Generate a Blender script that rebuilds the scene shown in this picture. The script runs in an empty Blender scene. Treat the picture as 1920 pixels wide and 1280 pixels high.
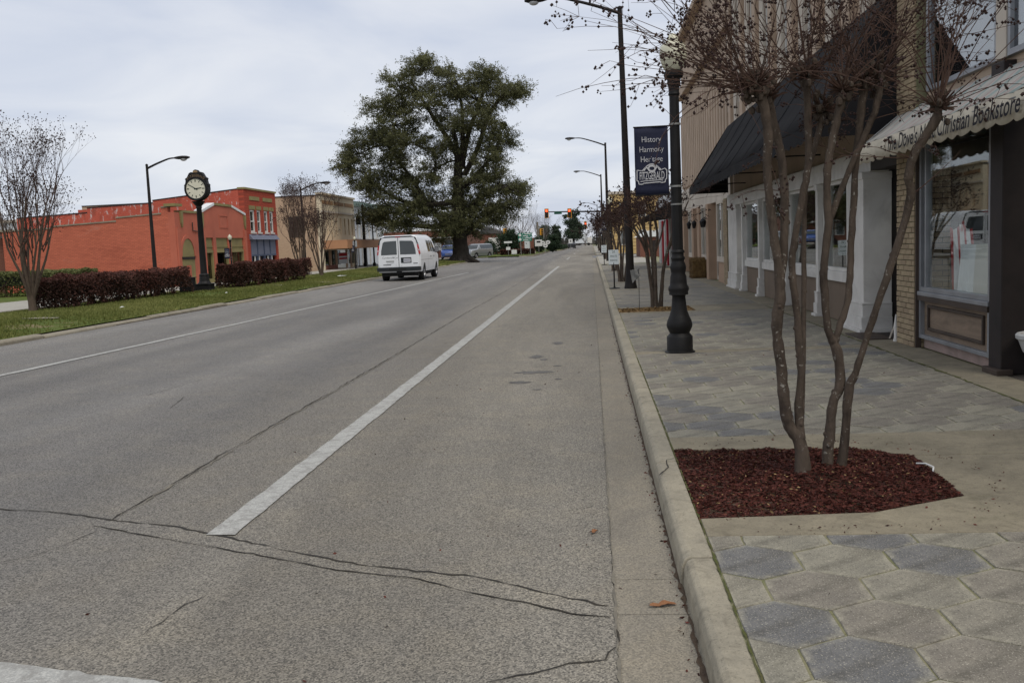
import bpy, bmesh, math, random
import numpy as np
from mathutils import Vector, Matrix
D = bpy.data
sc = bpy.context.scene
col = sc.collection
R = math.radians
rng = random.Random(7)

# ---------------------------------------------------------------- camera, sky, sun, exposure
def make_camera():
    yaw, pitch, roll, h, f = 0.08792, -0.10275, -0.04213, 1.64, 1770.0
    w = Vector((-math.sin(yaw)*math.cos(pitch), math.cos(yaw)*math.cos(pitch), math.sin(pitch)))
    r0 = Vector((math.cos(yaw), math.sin(yaw), 0)); u0 = r0.cross(w)
    c, s = math.cos(roll), math.sin(roll)
    r = c*r0 + s*u0; u = -s*r0 + c*u0
    cam = D.cameras.new('camera'); o = D.objects.new('camera', cam); col.objects.link(o)
    m = Matrix((r, u, -w)).transposed().to_4x4(); m.translation = (0, 0, h)
    o.matrix_world = m
    cam.sensor_fit = 'HORIZONTAL'; cam.sensor_width = 36.0; cam.lens = 36.0*f/1920.0
    cam.clip_start = 0.1; cam.clip_end = 3000
    sc.camera = o
make_camera()
SUN_EL, SUN_AZ = 57, 148         # azimuth clockwise from +Y (down the street); the light comes from behind
def make_world():
    w = D.worlds.new('World'); sc.world = w; w.use_nodes = True
    nt = w.node_tree; N = nt.nodes; L = nt.links; N.clear()
    out = N.new('ShaderNodeOutputWorld'); bg = N.new('ShaderNodeBackground'); bg2 = N.new('ShaderNodeBackground'); mx = N.new('ShaderNodeMixShader')
    sky = N.new('ShaderNodeTexSky'); sky.sky_type = 'NISHITA'; sky.sun_disc = False
    sky.sun_elevation = R(SUN_EL); sky.sun_rotation = R(SUN_AZ)
    bg.inputs[1].default_value = 0.12; L.new(sky.outputs[0], bg.inputs[0])
    tc = N.new('ShaderNodeTexCoord'); sep = N.new('ShaderNodeSeparateXYZ'); L.new(tc.outputs['Generated'], sep.inputs[0])
    def mt(op, a, b):
        n = N.new('ShaderNodeMath'); n.operation = op
        for i, v in enumerate((a, b)):
            if isinstance(v, (int, float)): n.inputs[i].default_value = v
            else: L.new(v, n.inputs[i])
        return n.outputs[0]
    zz = mt('ADD', mt('MAXIMUM', sep.outputs[2], 0.0), 0.12)
    cx = N.new('ShaderNodeCombineXYZ'); L.new(mt('DIVIDE', sep.outputs[0], zz), cx.inputs[0]); L.new(mt('DIVIDE', sep.outputs[1], zz), cx.inputs[1])
    mp = N.new('ShaderNodeMapping'); mp.inputs['Scale'].default_value = (0.85, 0.75, 1); L.new(cx.outputs[0], mp.inputs[0])
    nz = N.new('ShaderNodeTexNoise'); nz.inputs['Scale'].default_value = 1.1; nz.inputs['Detail'].default_value = 6; nz.inputs['Roughness'].default_value = 0.5; nz.inputs['Distortion'].default_value = 0.6
    L.new(mp.outputs[0], nz.inputs[0])
    cr = N.new('ShaderNodeValToRGB'); e = cr.color_ramp.elements
    e[0].position = 0.36; e[0].color = (0.470, 0.510, 0.602, 1); e[1].position = 0.66; e[1].color = (0.640, 0.655, 0.692, 1)
    L.new(nz.outputs[0], cr.inputs[0]); L.new(cr.outputs[0], bg2.inputs[0]); bg2.inputs[1].default_value = 1.0
    mx.inputs[0].default_value = 0.93          # thick cloud over a little blue
    L.new(bg.outputs[0], mx.inputs[1]); L.new(bg2.outputs[0], mx.inputs[2]); L.new(mx.outputs[0], out.inputs[0])
make_world()
def make_sun():
    l = D.lights.new('sun', 'SUN'); l.energy = 1.5; l.angle = R(35); l.color = (1.0, 0.94, 0.84)
    o = D.objects.new('sun', l); col.objects.link(o)
    az, el = R(SUN_AZ), R(SUN_EL)
    d = Vector((math.sin(az)*math.cos(el), math.cos(az)*math.cos(el), math.sin(el)))
    o.rotation_euler = d.to_track_quat('Z', 'Y').to_euler(); o.location = d*60
make_sun()
vs = sc.view_settings
vs.view_transform = 'Standard'; vs.look = 'None'; vs.exposure = 0.35; vs.gamma = 1.0; vs.use_curve_mapping = False

# ---------------------------------------------------------------- materials
MATS = {}
class NT:
    def __init__(s, name):
        s.m = D.materials.new(name); s.m.use_nodes = True; s.t = s.m.node_tree; s.N = s.t.nodes; s.L = s.t.links
        s.b = s.N['Principled BSDF']; s.out = s.N['Material Output']
        s.tc = s.N.new('ShaderNodeTexCoord'); s.co = s.tc.outputs['Object']
    def link(s, a, b): s.L.new(a, b)
    def val(s, inp, v):
        if isinstance(v, (int, float)): inp.default_value = v
        elif isinstance(v, tuple): inp.default_value = (v + (1,))[:4] if inp.type == 'RGBA' else v
        else: s.L.new(v, inp)
    def map(s, scale=(1, 1, 1), rot=(0, 0, 0), loc=(0, 0, 0), co=None):
        n = s.N.new('ShaderNodeMapping'); n.inputs['Scale'].default_value = scale; n.inputs['Rotation'].default_value = rot; n.inputs['Location'].default_value = loc
        s.L.new(co or s.co, n.inputs[0]); return n.outputs[0]
    def noise(s, scale, detail=4, rough=0.55, dist=0, co=None):
        n = s.N.new('ShaderNodeTexNoise'); n.inputs['Scale'].default_value = scale; n.inputs['Detail'].default_value = detail
        n.inputs['Roughness'].default_value = rough; n.inputs['Distortion'].default_value = dist
        s.L.new(co or s.co, n.inputs['Vector']); return n.outputs[0]
    def voro(s, scale, feature='F1', co=None, out='Distance'):
        n = s.N.new('ShaderNodeTexVoronoi'); n.feature = feature; n.inputs['Scale'].default_value = scale
        s.L.new(co or s.co, n.inputs['Vector']); return n.outputs[out]
    def ramp(s, fac, a, b, ca=(0, 0, 0), cb=(1, 1, 1)):
        n = s.N.new('ShaderNodeValToRGB'); e = n.color_ramp.elements
        e[0].position = a; e[1].position = b; e[0].color = (*ca, 1); e[1].color = (*cb, 1)
        s.L.new(fac, n.inputs[0]); return n.outputs[0]
    def mix(s, fac, a, b, mode='MIX'):
        n = s.N.new('ShaderNodeMix'); n.data_type = 'RGBA'; n.blend_type = mode
        s.val(n.inputs[0], fac); s.val(n.inputs[6], a); s.val(n.inputs[7], b); return n.outputs[2]
    def math(s, op, a, b=0.0):
        n = s.N.new('ShaderNodeMath'); n.operation = op; s.val(n.inputs[0], a); s.val(n.inputs[1], b); return n.outputs[0]
    def sep(s, co=None):
        n = s.N.new('ShaderNodeSeparateXYZ'); s.L.new(co or s.co, n.inputs[0]); return n.outputs
    def comb(s, x, y, z=0.0):
        n = s.N.new('ShaderNodeCombineXYZ'); s.val(n.inputs[0], x); s.val(n.inputs[1], y); s.val(n.inputs[2], z); return n.outputs[0]
    def attr(s, name, out='Fac'):
        n = s.N.new('ShaderNodeAttribute'); n.attribute_name = name; return n.outputs[out]
    def rand(s): return s.N.new('ShaderNodeObjectInfo').outputs['Random']
    def bump(s, h, strength=0.4, dist=0.01):
        n = s.N.new('ShaderNodeBump'); n.inputs['Strength'].default_value = strength; n.inputs['Distance'].default_value = dist
        s.L.new(h, n.inputs['Height']); s.L.new(n.outputs[0], s.b.inputs['Normal'])
    def done(s, color, rough=0.8, spec=0.3, metal=0.0):
        s.val(s.b.inputs['Base Color'], color); s.val(s.b.inputs['Roughness'], rough)
        s.b.inputs['Specular IOR Level'].default_value = spec; s.b.inputs['Metallic'].default_value = metal
        MATS[s.m.name] = s.m; return s.m
def pm(name, c, c2=None, scale=3.0, rough=0.75, bump=0.15, bscale=40, bdist=0.005, spec=0.3, metal=0.0, grime=0.0, lo=0.35, hi=0.7):
    """a plain surface: two tones of noise, fine relief, optional blotchy dirt"""
    t = NT(name); c2 = c2 or tuple(x*0.8 for x in c)
    k = t.mix(t.ramp(t.noise(scale, 5), lo, hi), c, c2)
    if grime: k = t.mix(t.math('MULTIPLY', t.ramp(t.noise(scale*0.6, 6, 0.7, 1.0), 0.5, 0.75), grime), k, (0.07, 0.06, 0.05))
    if bump: t.bump(t.noise(bscale, 4), bump, bdist)
    return t.done(k, rough, spec, metal)
def leafmat(name, dark, light, rough=0.7, trans=0.25):
    t = NT(name)
    k = t.mix(t.attr('tint'), dark, light)
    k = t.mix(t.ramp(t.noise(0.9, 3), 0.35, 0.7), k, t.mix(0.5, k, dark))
    t.done(k, rough, 0.15)
    tr = t.N.new('ShaderNodeBsdfTranslucent'); t.L.new(k, tr.inputs[0]); ms = t.N.new('ShaderNodeMixShader'); ms.inputs[0].default_value = trans
    t.L.new(t.b.outputs[0], ms.inputs[1]); t.L.new(tr.outputs[0], ms.inputs[2]); t.L.new(ms.outputs[0], t.out.inputs[0])
    return t.m
def brickmat(name, c1, c2, mortar, axis, bw=0.21, bh=0.075, ms=0.012, paint=None, bump=0.5, peel=None):
    """courses of brick for walls too far off for single bricks; axis = 'x' for walls running along x, 'y' along y"""
    t = NT(name); s = t.sep(); u = s[0] if axis == 'x' else s[1]
    co = t.comb(u, s[2])
    n = t.N.new('ShaderNodeTexBrick'); t.L.new(co, n.inputs['Vector']); n.inputs['Scale'].default_value = 1.0
    n.inputs['Brick Width'].default_value = bw; n.inputs['Row Height'].default_value = bh; n.inputs['Mortar Size'].default_value = ms; n.inputs['Mortar Smooth'].default_value = 0.3; n.inputs['Bias'].default_value = 0.0
    n.inputs['Color1'].default_value = (*c1, 1); n.inputs['Color2'].default_value = (*c2, 1); n.inputs['Mortar'].default_value = (*mortar, 1)
    big = t.ramp(t.noise(0.5, 6, 0.65, 0.4), 0.35, 0.7)
    k = t.mix(t.math('MULTIPLY', big, 0.45), n.outputs[0], t.mix(0.4, c1, mortar))
    if paint:
        k = t.mix(t.ramp(t.noise(0.35, 3), 0.3, 0.75), k, t.mix(0.55, n.outputs[0], paint))
        k = t.mix(t.math('MULTIPLY', t.ramp(t.noise(1.3, 6, 0.72, 0.4, t.map((0.35, 1, 1.6))), 0.52, 0.72), 0.4), k, (0.20, 0.05, 0.032))
        k = t.mix(t.math('MULTIPLY', t.ramp(t.noise(0.8, 6, 0.75, 0.4, t.map((0.6, 1, 1.2), loc=(3, 0, 7))), 0.60, 0.75), 0.35), k, (0.55, 0.33, 0.26))
    if peel:
        st = t.map((2.2, 2.2, 0.8)); f = t.ramp(t.noise(1.9, 7, 0.72, 0.6, st), 0.565, 0.61)
        k = t.mix(t.math('MULTIPLY', f, 0.85), k, peel)
        f2 = t.ramp(t.noise(1.1, 5, 0.7, 0.3, t.map((1.1, 1.1, 0.5), loc=(9, 4, 2))), 0.56, 0.72)
        k = t.mix(t.math('MULTIPLY', f2, 0.6), k, (0.12, 0.045, 0.03))
    t.bump(n.outputs['Fac'], -bump, 0.006)
    return t.done(k, 0.85, 0.2)
def glassmat(name, tint=(0.55, 0.6, 0.6), ior=1.55, boost=0.05):
    t = NT(name); gl = t.N.new('ShaderNodeBsdfGlossy'); gl.inputs['Roughness'].default_value = 0.015; gl.inputs['Color'].default_value = (0.92, 0.95, 0.96, 1)
    tr = t.N.new('ShaderNodeBsdfTransparent'); tr.inputs[0].default_value = (*tint, 1)
    lw = t.N.new('ShaderNodeLayerWeight'); lw.inputs[0].default_value = 0.5; f0 = ((ior-1)/(ior+1))**2 + boost      # Schlick, the same from both sides
    fr = t.math('ADD', t.math('MULTIPLY', t.math('POWER', lw.outputs['Facing'], 5.0), 1 - f0), f0)
    bp = t.N.new('ShaderNodeBump'); bp.inputs['Strength'].default_value = 0.02; bp.inputs['Distance'].default_value = 0.02
    t.L.new(t.noise(1.2, 2), bp.inputs['Height']); t.L.new(bp.outputs[0], gl.inputs['Normal'])
    ms = t.N.new('ShaderNodeMixShader'); t.L.new(fr, ms.inputs[0])
    t.L.new(tr.outputs[0], ms.inputs[1]); t.L.new(gl.outputs[0], ms.inputs[2]); t.L.new(ms.outputs[0], t.out.inputs[0])
    t.N.remove(t.b); MATS[name] = t.m; return t.m

def asphalt(name='asphalt', gain=(1, 1, 1), lanes=True, contrast=1.6):
    t = NT(name); s = t.sep()
    fine = t.noise(135, 3, 0.7); ag = t.voro(140, out='Color'); agf = t.N.new('ShaderNodeRGBToBW'); t.L.new(ag, agf.inputs[0])
    # parking lane (towards the kerb) is browner, the driven lanes bluer and smoother
    lane = t.ramp(t.math('ADD', t.math('MULTIPLY', s[0], 0.10), t.math('ADD', t.math('MULTIPLY', t.noise(0.35, 4), 0.25), 0.72)), 0.42, 0.66, (0, 0, 0), (1, 1, 1))
    base = t.mix(lane, (0.206, 0.199, 0.190), (0.236, 0.220, 0.190))
    base = t.mix(1.0, base, gain, 'MULTIPLY')
    base = t.mix(t.ramp(t.noise(0.30, 6, 0.6, 0.5, t.map((1.8, 0.22, 1))), 0.38, 0.68), base, t.mix(1.0, base, (0.68, 0.675, 0.68), 'MULTIPLY'))
    if lanes:
        for xc in (-3.75, -5.55, -6.9):                     # tyre-polished tracks
            d = t.math('ABSOLUTE', t.math('SUBTRACT', t.math('ADD', s[0], t.math('MULTIPLY', t.noise(0.25, 2), 0.5)), xc + 0.25))
            base = t.mix(t.math('MULTIPLY', t.ramp(d, 0.12, 0.60, (1, 1, 1), (0, 0, 0)), 0.36), base, (0.10, 0.10, 0.103))
    base = t.mix(t.ramp(t.noise(2.2, 5, 0.65), 0.45, 0.8), base, t.mix(1.0, base, (1.18, 1.15, 1.08), 'MULTIPLY'))
    base = t.mix(t.math('MULTIPLY', t.ramp(t.noise(0.9, 7, 0.75, 1.0, t.map(loc=(8, 2, 0))), 0.56, 0.74), 0.45), base, (0.11, 0.10, 0.09))
    c = 0.36*contrast
    k = t.mix(t.ramp(agf.outputs[0], 0.15, 0.9), t.mix(1.0, base, (1-c, 1-c, 1-c), 'MULTIPLY'), t.mix(1.0, base, (1+c, 1+c*0.95, 1+c*0.85), 'MULTIPLY'))
    k = t.mix(t.math('MULTIPLY', t.ramp(fine, 0.61, 0.73), 0.8), k, (0.36, 0.335, 0.285))
    k = t.mix(t.math('MULTIPLY', t.ramp(t.noise(90, 3, 0.6, co=t.map(loc=(5, 3, 0))), 0.60, 0.72), 0.8), k, (0.06, 0.06, 0.062))
    t.bump(t.mix(0.5, agf.outputs[0], fine), 0.5*contrast, 0.005)
    return t.done(k, 0.88, 0.25)
def concrete(name, c, c2, stain=(0.10, 0.085, 0.06), s=1.0, st=0.45, green=0.0):
    t = NT(name)
    k = t.mix(t.ramp(t.noise(1.4*s, 6, 0.65, 0.3), 0.3, 0.72), c, c2)
    k = t.mix(t.math('MULTIPLY', t.ramp(t.noise(3.1*s, 7, 0.72, 0.8, t.map(loc=(4, 1, 2))), 0.52, 0.78), st), k, stain)
    k = t.mix(t.math('MULTIPLY', t.ramp(t.noise(14*s, 6, 0.75, 0.5), 0.48, 0.68), 0.45), k, t.mix(1.0, k, (0.6, 0.59, 0.57), 'MULTIPLY'))
    k = t.mix(t.ramp(t.noise(110, 3, 0.7), 0.56, 0.70), k, t.mix(1.0, k, (0.55, 0.55, 0.55), 'MULTIPLY'))
    k = t.mix(t.ramp(t.noise(85, 2, 0.6, co=t.map(loc=(2, 8, 0))), 0.62, 0.72), k, t.mix(1.0, k, (1.3, 1.3, 1.3), 'MULTIPLY'))
    if green: k = t.mix(t.math('MULTIPLY', t.ramp(t.noise(2.0, 5, 0.7), 0.55, 0.75), green), k, (0.09, 0.10, 0.04))
    t.bump(t.noise(90, 5, 0.7), 0.3, 0.004)
    return t.done(k, 0.85, 0.25)
def hexmat():
    t = NT('hex_paver'); r = t.rand(); e = t.attr('edge')
    n1 = t.ramp(t.noise(3.5, 6, 0.65, 0.4), 0.3, 0.72)
    grey = t.mix(n1, (0.312, 0.290, 0.226), (0.188, 0.176, 0.142))
    grey = t.mix(t.ramp(r, 0.2, 0.55), grey, t.mix(n1, (0.262, 0.236, 0.190), (0.158, 0.142, 0.120)))
    pale = t.mix(n1, (0.325, 0.300, 0.232), (0.235, 0.216, 0.170))
    blue = t.mix(n1, (0.190, 0.186, 0.178), (0.112, 0.112, 0.113))
    n = t.N.new('ShaderNodeValToRGB'); el = n.color_ramp.elements; n.color_ramp.interpolation = 'CONSTANT'
    el[0].position = 0; el[0].color = (0, 0, 0, 1); el[1].position = 0.84; el[1].color = (1, 1, 1, 1); t.L.new(r, n.inputs[0])
    k = t.mix(n.outputs[0], grey, blue)
    k = t.mix(t.math('GREATER_THAN', t.math('SUBTRACT', 0.10, r), 0.0), k, pale)
    ring = t.math('MULTIPLY', t.ramp(e, 0.25, 1.0), t.ramp(t.noise(9, 4, 0.7, 0.3), 0.38, 0.6))
    k = t.mix(t.math('MULTIPLY', ring, 0.62), k, (0.42, 0.39, 0.30))
    k = t.mix(t.math('MULTIPLY', t.ramp(t.noise(2.3, 6, 0.75, 1.2, t.map(loc=(3, 3, 3))), 0.48, 0.70), 0.6), k, (0.070, 0.064, 0.052))
    k = t.mix(t.math('MULTIPLY', t.ramp(t.noise(26, 6, 0.78, 0.6), 0.47, 0.66), 0.5), k, t.mix(1.0, k, (0.55, 0.54, 0.52), 'MULTIPLY'))
    k = t.mix(t.ramp(t.noise(130, 2, 0.7), 0.58, 0.70), k, (0.42, 0.39, 0.32))
    k = t.mix(t.ramp(t.noise(110, 2, 0.7, co=t.map(loc=(7, 2, 0))), 0.58, 0.72), k, (0.06, 0.058, 0.05))
    t.bump(t.mix(0.5, t.noise(80, 5, 0.7), t.noise(9, 4, 0.6)), 0.6, 0.006)
    return t.done(k, 0.82, 0.25)
def grassmat():
    t = NT('lawn')
    k = t.mix(t.ramp(t.noise(1.1, 5, 0.6), 0.35, 0.7), (0.130, 0.155, 0.040), (0.085, 0.120, 0.026))
    k = t.mix(t.ramp(t.noise(35, 3, 0.7), 0.35, 0.7), k, t.mix(1.0, k, (0.55, 0.6, 0.5), 'MULTIPLY'))
    k = t.mix(t.ramp(t.noise(0.55, 5, 0.65, 0.6, t.map(loc=(2, 5, 0))), 0.60, 0.68), k, (0.22, 0.17, 0.10))
    t.bump(t.noise(30, 4), 0.8, 0.04)
    return t.done(k, 0.95, 0.1)
def stripecanvas():
    # faded pale canvas with soft green and red stripes running down the slope (real dye)
    t = NT('striped_canvas'); s = t.sep(); y = t.math('FRACT', t.math('MULTIPLY', s[1], 1.0/0.42))
    g = t.ramp(t.math('ABSOLUTE', t.math('SUBTRACT', y, 0.30)), 0.10, 0.13, (1, 1, 1), (0, 0, 0)); r = t.ramp(t.math('ABSOLUTE', t.math('SUBTRACT', y, 0.62)), 0.02, 0.045, (1, 1, 1), (0, 0, 0))
    k = t.mix(g, (0.46, 0.43, 0.38), (0.30, 0.36, 0.335)); k = t.mix(r, k, (0.42, 0.25, 0.245))
    k = t.mix(t.math('MULTIPLY', t.ramp(t.noise(2.5, 6, 0.7, 0.5), 0.45, 0.75), 0.5), k, (0.13, 0.115, 0.095))
    t.bump(t.noise(6, 3), 0.2, 0.02)
    return t.done(k, 0.9, 0.1)
asphalt(); asphalt('asphalt_old', (1.06, 1.06, 1.06), False, 1.7); asphalt('gutter', (1.04, 1.01, 0.95), False, 0.8); grassmat(); hexmat(); stripecanvas()
concrete('kerb', (0.375, 0.335, 0.252), (0.240, 0.218, 0.170), s=2.2, st=0.8)
concrete('kerb_low', (0.30, 0.27, 0.21), (0.22, 0.19, 0.14), s=1.2, st=0.6)
concrete('walk', (0.300, 0.262, 0.186), (0.180, 0.158, 0.116), s=1.7, st=0.7, green=0.25)
concrete('walk_pale', (0.38, 0.36, 0.31), (0.30, 0.28, 0.24), s=0.5, st=0.3)
concrete('mortar', (0.28, 0.255, 0.165), (0.15, 0.155, 0.07), stain=(0.05, 0.075, 0.02), s=2.5, st=0.7)
pm('soil', (0.10, 0.07, 0.045), (0.06, 0.042, 0.03), 8, 0.95, 0.8, 60, 0.02)
pm('ground', (0.12, 0.13, 0.06), (0.16, 0.14, 0.08), 0.05, 0.95, 0.0)
pm('road_far', (0.17, 0.17, 0.17), (0.14, 0.14, 0.142), 0.4, 0.9, 0.3, 60)
def paint():
    t = NT('road_paint'); f = t.ramp(t.noise(9, 7, 0.8, 0.6), 0.42, 0.54)
    k = t.mix(t.ramp(t.noise(90, 3, 0.7), 0.38, 0.62), (0.30, 0.30, 0.285), (0.47, 0.465, 0.43))
    k = t.mix(t.math('MULTIPLY', t.math('SUBTRACT', 1.0, f), 0.7), k, (0.23, 0.222, 0.205)); t.bump(t.noise(95, 3), 0.5, 0.005)
    return t.done(k, 0.8, 0.25)
paint()
pm('crack', (0.030, 0.028, 0.026), (0.05, 0.042, 0.03), 6, 0.95, 0.4, 60)
pm('crack_fill', (0.20, 0.18, 0.14), (0.11, 0.10, 0.085), 9, 0.9, 0.4, 60)
pm('oil_stain', (0.085, 0.080, 0.075), (0.13, 0.124, 0.114), 9, 0.8, 0.5, 120, lo=0.3, hi=0.6)
pm('moss', (0.07, 0.085, 0.02), (0.10, 0.09, 0.035), 12, 0.95, 0.8, 50, 0.02)
pm('black_metal', (0.0085, 0.0082, 0.0085), (0.015, 0.014, 0.0135), 6, 0.55, 0.2, 60, spec=0.22)
pm('dark_bronze', (0.012, 0.010, 0.0095), (0.020, 0.0165, 0.0145), 3, 0.6, 0.05, 40, spec=0.2)
pm('lamp_glass', (0.62, 0.60, 0.46), (0.52, 0.50, 0.38), 5, 0.35, 0.0, spec=0.5)
pm('lens', (0.5, 0.5, 0.5), (0.4, 0.4, 0.4), 5, 0.2, 0.0, spec=0.5)
pm('white_paint', (0.66, 0.64, 0.60), (0.55, 0.53, 0.49), 2.5, 0.5, 0.06, 30, grime=0.3)
pm('tan_panel', (0.175, 0.130, 0.092), (0.145, 0.108, 0.078), 2, 0.7, 0.08, 30)
pm('brown_panel', (0.07, 0.050, 0.038), (0.045, 0.034, 0.027), 3, 0.7, 0.1, 30)
pm('dark_wood', (0.026, 0.019, 0.017), (0.014, 0.011, 0.0105), 3, 0.65, 0.2, 30)
pm('awning_black', (0.0125, 0.0125, 0.014), (0.022, 0.021, 0.022), 1.2, 0.9, 0.25, 12, 0.01, spec=0.1, grime=0.2)
pm('stucco', (0.50, 0.385, 0.290), (0.415, 0.32, 0.24), 0.9, 0.88, 0.3, 70, grime=0.18)
pm('cream_trim', (0.56, 0.50, 0.42), (0.46, 0.40, 0.33), 1.2, 0.8, 0.1, 40, grime=0.15)
pm('tan_trim', (0.40, 0.27, 0.185), (0.33, 0.23, 0.155), 1.6, 0.75, 0.1, 40)
pm('pink_base', (0.36, 0.265, 0.235), (0.26, 0.20, 0.175), 3.5, 0.85, 0.3, 50, grime=0.5)
pm('grey_metal', (0.30, 0.31, 0.325), (0.22, 0.225, 0.235), 3, 0.42, 0.04, 30, spec=0.5, metal=0.4)
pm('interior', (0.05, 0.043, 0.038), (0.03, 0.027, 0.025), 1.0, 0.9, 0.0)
pm('interior_floor', (0.12, 0.10, 0.08), (0.09, 0.075, 0.06), 1.0, 0.8, 0.0)
pm('blind', (0.045, 0.042, 0.040), (0.03, 0.03, 0.03), 2, 0.6, 0.0)
pm('cloth_white', (0.80, 0.81, 0.82), (0.62, 0.63, 0.65), 2, 0.9, 0.1, 20)
pm('cloth_red', (0.42, 0.03, 0.035), (0.32, 0.02, 0.03), 2, 0.85, 0.1, 20)
pm('ceramic', (0.55, 0.55, 0.54), (0.42, 0.42, 0.41), 3, 0.4, 0.1, 20, grime=0.35)
pm('white_sign', (0.66, 0.71, 0.72), (0.60, 0.65, 0.66), 2, 0.5, 0.0)
pm('sign_ink', (0.02, 0.03, 0.025), None, 2, 0.7, 0.0)
pm('sign_green_ink', (0.02, 0.06, 0.05), None, 2, 0.7, 0.0)
pm('banner_navy', (0.012, 0.015, 0.036), (0.018, 0.021, 0.045), 2, 0.8, 0.1, 15, 0.01)
pm('banner_ink', (0.55, 0.55, 0.56), (0.45, 0.45, 0.46), 4, 0.8, 0.0)
pm('awning_ink', (0.018, 0.017, 0.022), None, 3, 0.9, 0.0)
def barkmat(name, c, c2, spot, amt):
    t = NT(name); k = t.mix(t.ramp(t.noise(9, 6, 0.7, 0.8, t.map((1, 1, 0.35))), 0.3, 0.7), c, c2)
    k = t.mix(t.math('MULTIPLY', t.ramp(t.noise(42, 3, 0.6, 0.4), 0.62 - amt, 0.67 - amt), t.ramp(t.noise(4.5, 3, 0.5), 0.42, 0.6)), k, spot)
    k = t.mix(t.math('MULTIPLY', t.ramp(t.noise(7, 5, 0.7, 0.3), 0.52, 0.7), 0.5), k, (0.03, 0.024, 0.02))
    t.bump(t.noise(38, 6, 0.75, 0.8, t.map((1, 1, 0.35))), 1.0, 0.014); return t.done(k, 0.9, 0.15)
barkmat('bark', (0.125, 0.096, 0.074), (0.050, 0.038, 0.030), (0.32, 0.30, 0.26), 0.0)
barkmat('bark_far', (0.125, 0.092, 0.068), (0.08, 0.06, 0.046), (0.17, 0.15, 0.12), -0.06)
pm('oak_bark', (0.040, 0.033, 0.026), (0.022, 0.018, 0.015), 3, 0.95, 0.9, 12, 0.05)
pm('twig', (0.060, 0.032, 0.024), (0.095, 0.058, 0.042), 10, 0.9, 0.0)
pm('twig_grey', (0.135, 0.112, 0.098), (0.10, 0.082, 0.072), 3, 0.9, 0.0)
pm('seed_pod', (0.026, 0.014, 0.012), (0.045, 0.022, 0.018), 30, 0.8, 0.0)
pm('wall_orange', (0.48, 0.138, 0.084), (0.40, 0.112, 0.07), 0.9, 0.9, 0.15, 30, grime=0.16)
pm('olive_trim', (0.27, 0.225, 0.095), (0.20, 0.165, 0.075), 1.2, 0.85, 0.1, 20, grime=0.25)
pm('blue_front', (0.085, 0.105, 0.155), (0.065, 0.08, 0.125), 1.5, 0.7, 0.05, 20)
pm('blue_panel', (0.155, 0.165, 0.215), (0.13, 0.14, 0.185), 1.5, 0.7, 0.05, 20)
pm('cream_wall', (0.70, 0.60, 0.43), (0.62, 0.53, 0.38), 0.5, 0.88, 0.1, 20, grime=0.12)
pm('orange_fascia', (0.42, 0.22, 0.115), (0.34, 0.17, 0.09), 0.8, 0.8, 0.05, 20)
pm('board_tan', (0.33, 0.19, 0.085), (0.26, 0.15, 0.07), 1.5, 0.8, 0.1, 20)
pm('white_wall', (0.62, 0.64, 0.65), (0.55, 0.57, 0.58), 0.5, 0.85, 0.05, 20, grime=0.1)
pm('green_cornice', (0.20, 0.27, 0.245), (0.16, 0.22, 0.20), 1.5, 0.8, 0.05, 20)
pm('dark_void', (0.020, 0.020, 0.022), (0.012, 0.012, 0.013), 1, 0.6, 0.0)
pm('roof_tar', (0.06, 0.06, 0.06), (0.09, 0.085, 0.08), 1, 0.95, 0.1, 10)
pm('coping', (0.30, 0.26, 0.19), (0.20, 0.17, 0.13), 1.5, 0.85, 0.1, 20, grime=0.3)
pm('white_coping', (0.70, 0.71, 0.70), (0.6, 0.6, 0.6), 1.5, 0.6, 0.0)
pm('van_white', (0.74, 0.755, 0.775), (0.72, 0.735, 0.755), 1.0, 0.28, 0.0, spec=0.5)
pm('rubber', (0.014, 0.014, 0.014), (0.022, 0.021, 0.02), 9, 0.85, 0.1, 60)
pm('bumper_black', (0.016, 0.020, 0.023), (0.024, 0.027, 0.03), 4, 0.5, 0.05, 60)
pm('car_glass', (0.028, 0.038, 0.040), (0.020, 0.026, 0.028), 1, 0.04, 0.0, spec=0.9)
pm('tail_red', (0.42, 0.016, 0.020), (0.34, 0.012, 0.016), 6, 0.18, 0.0, spec=0.6)
pm('tail_clear', (0.6, 0.42, 0.42), None, 6, 0.18, 0.0, spec=0.6)
pm('hub_grey', (0.32, 0.32, 0.33), (0.24, 0.24, 0.25), 6, 0.35, 0.0, metal=0.7)
pm('plate', (0.55, 0.55, 0.58), (0.48, 0.48, 0.52), 9, 0.5, 0.0)
pm('car_blue', (0.018, 0.060, 0.24), (0.015, 0.05, 0.20), 1, 0.25, 0.0, spec=0.6)
pm('car_silver', (0.32, 0.33, 0.34), (0.28, 0.29, 0.30), 1, 0.3, 0.0, spec=0.6, metal=0.5)
pm('car_dark', (0.025, 0.026, 0.028), None, 1, 0.3, 0.0, spec=0.6)
pm('signal_yellow', (0.62, 0.29, 0.025), (0.55, 0.25, 0.02), 3, 0.5, 0.0)
pm('lens_dark', (0.03, 0.03, 0.025), None, 3, 0.3, 0.0)
pm('road_sign_green', (0.010, 0.17, 0.115), (0.008, 0.15, 0.10), 3, 0.45, 0.0)
pm('street_blade_green', (0.01, 0.075, 0.045), None, 3, 0.45, 0.0)
pm('galvanised', (0.26, 0.26, 0.25), (0.20, 0.20, 0.19), 3, 0.5, 0.0, metal=0.3)
pm('sign_back', (0.42, 0.43, 0.43), (0.36, 0.37, 0.37), 2, 0.45, 0.0, metal=0.3)
pm('pole_wood', (0.20, 0.175, 0.145), (0.15, 0.13, 0.105), 2, 0.9, 0.2, 20)
pm('clock_face', (0.66, 0.63, 0.50), (0.60, 0.57, 0.45), 3, 0.4, 0.0)
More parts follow.
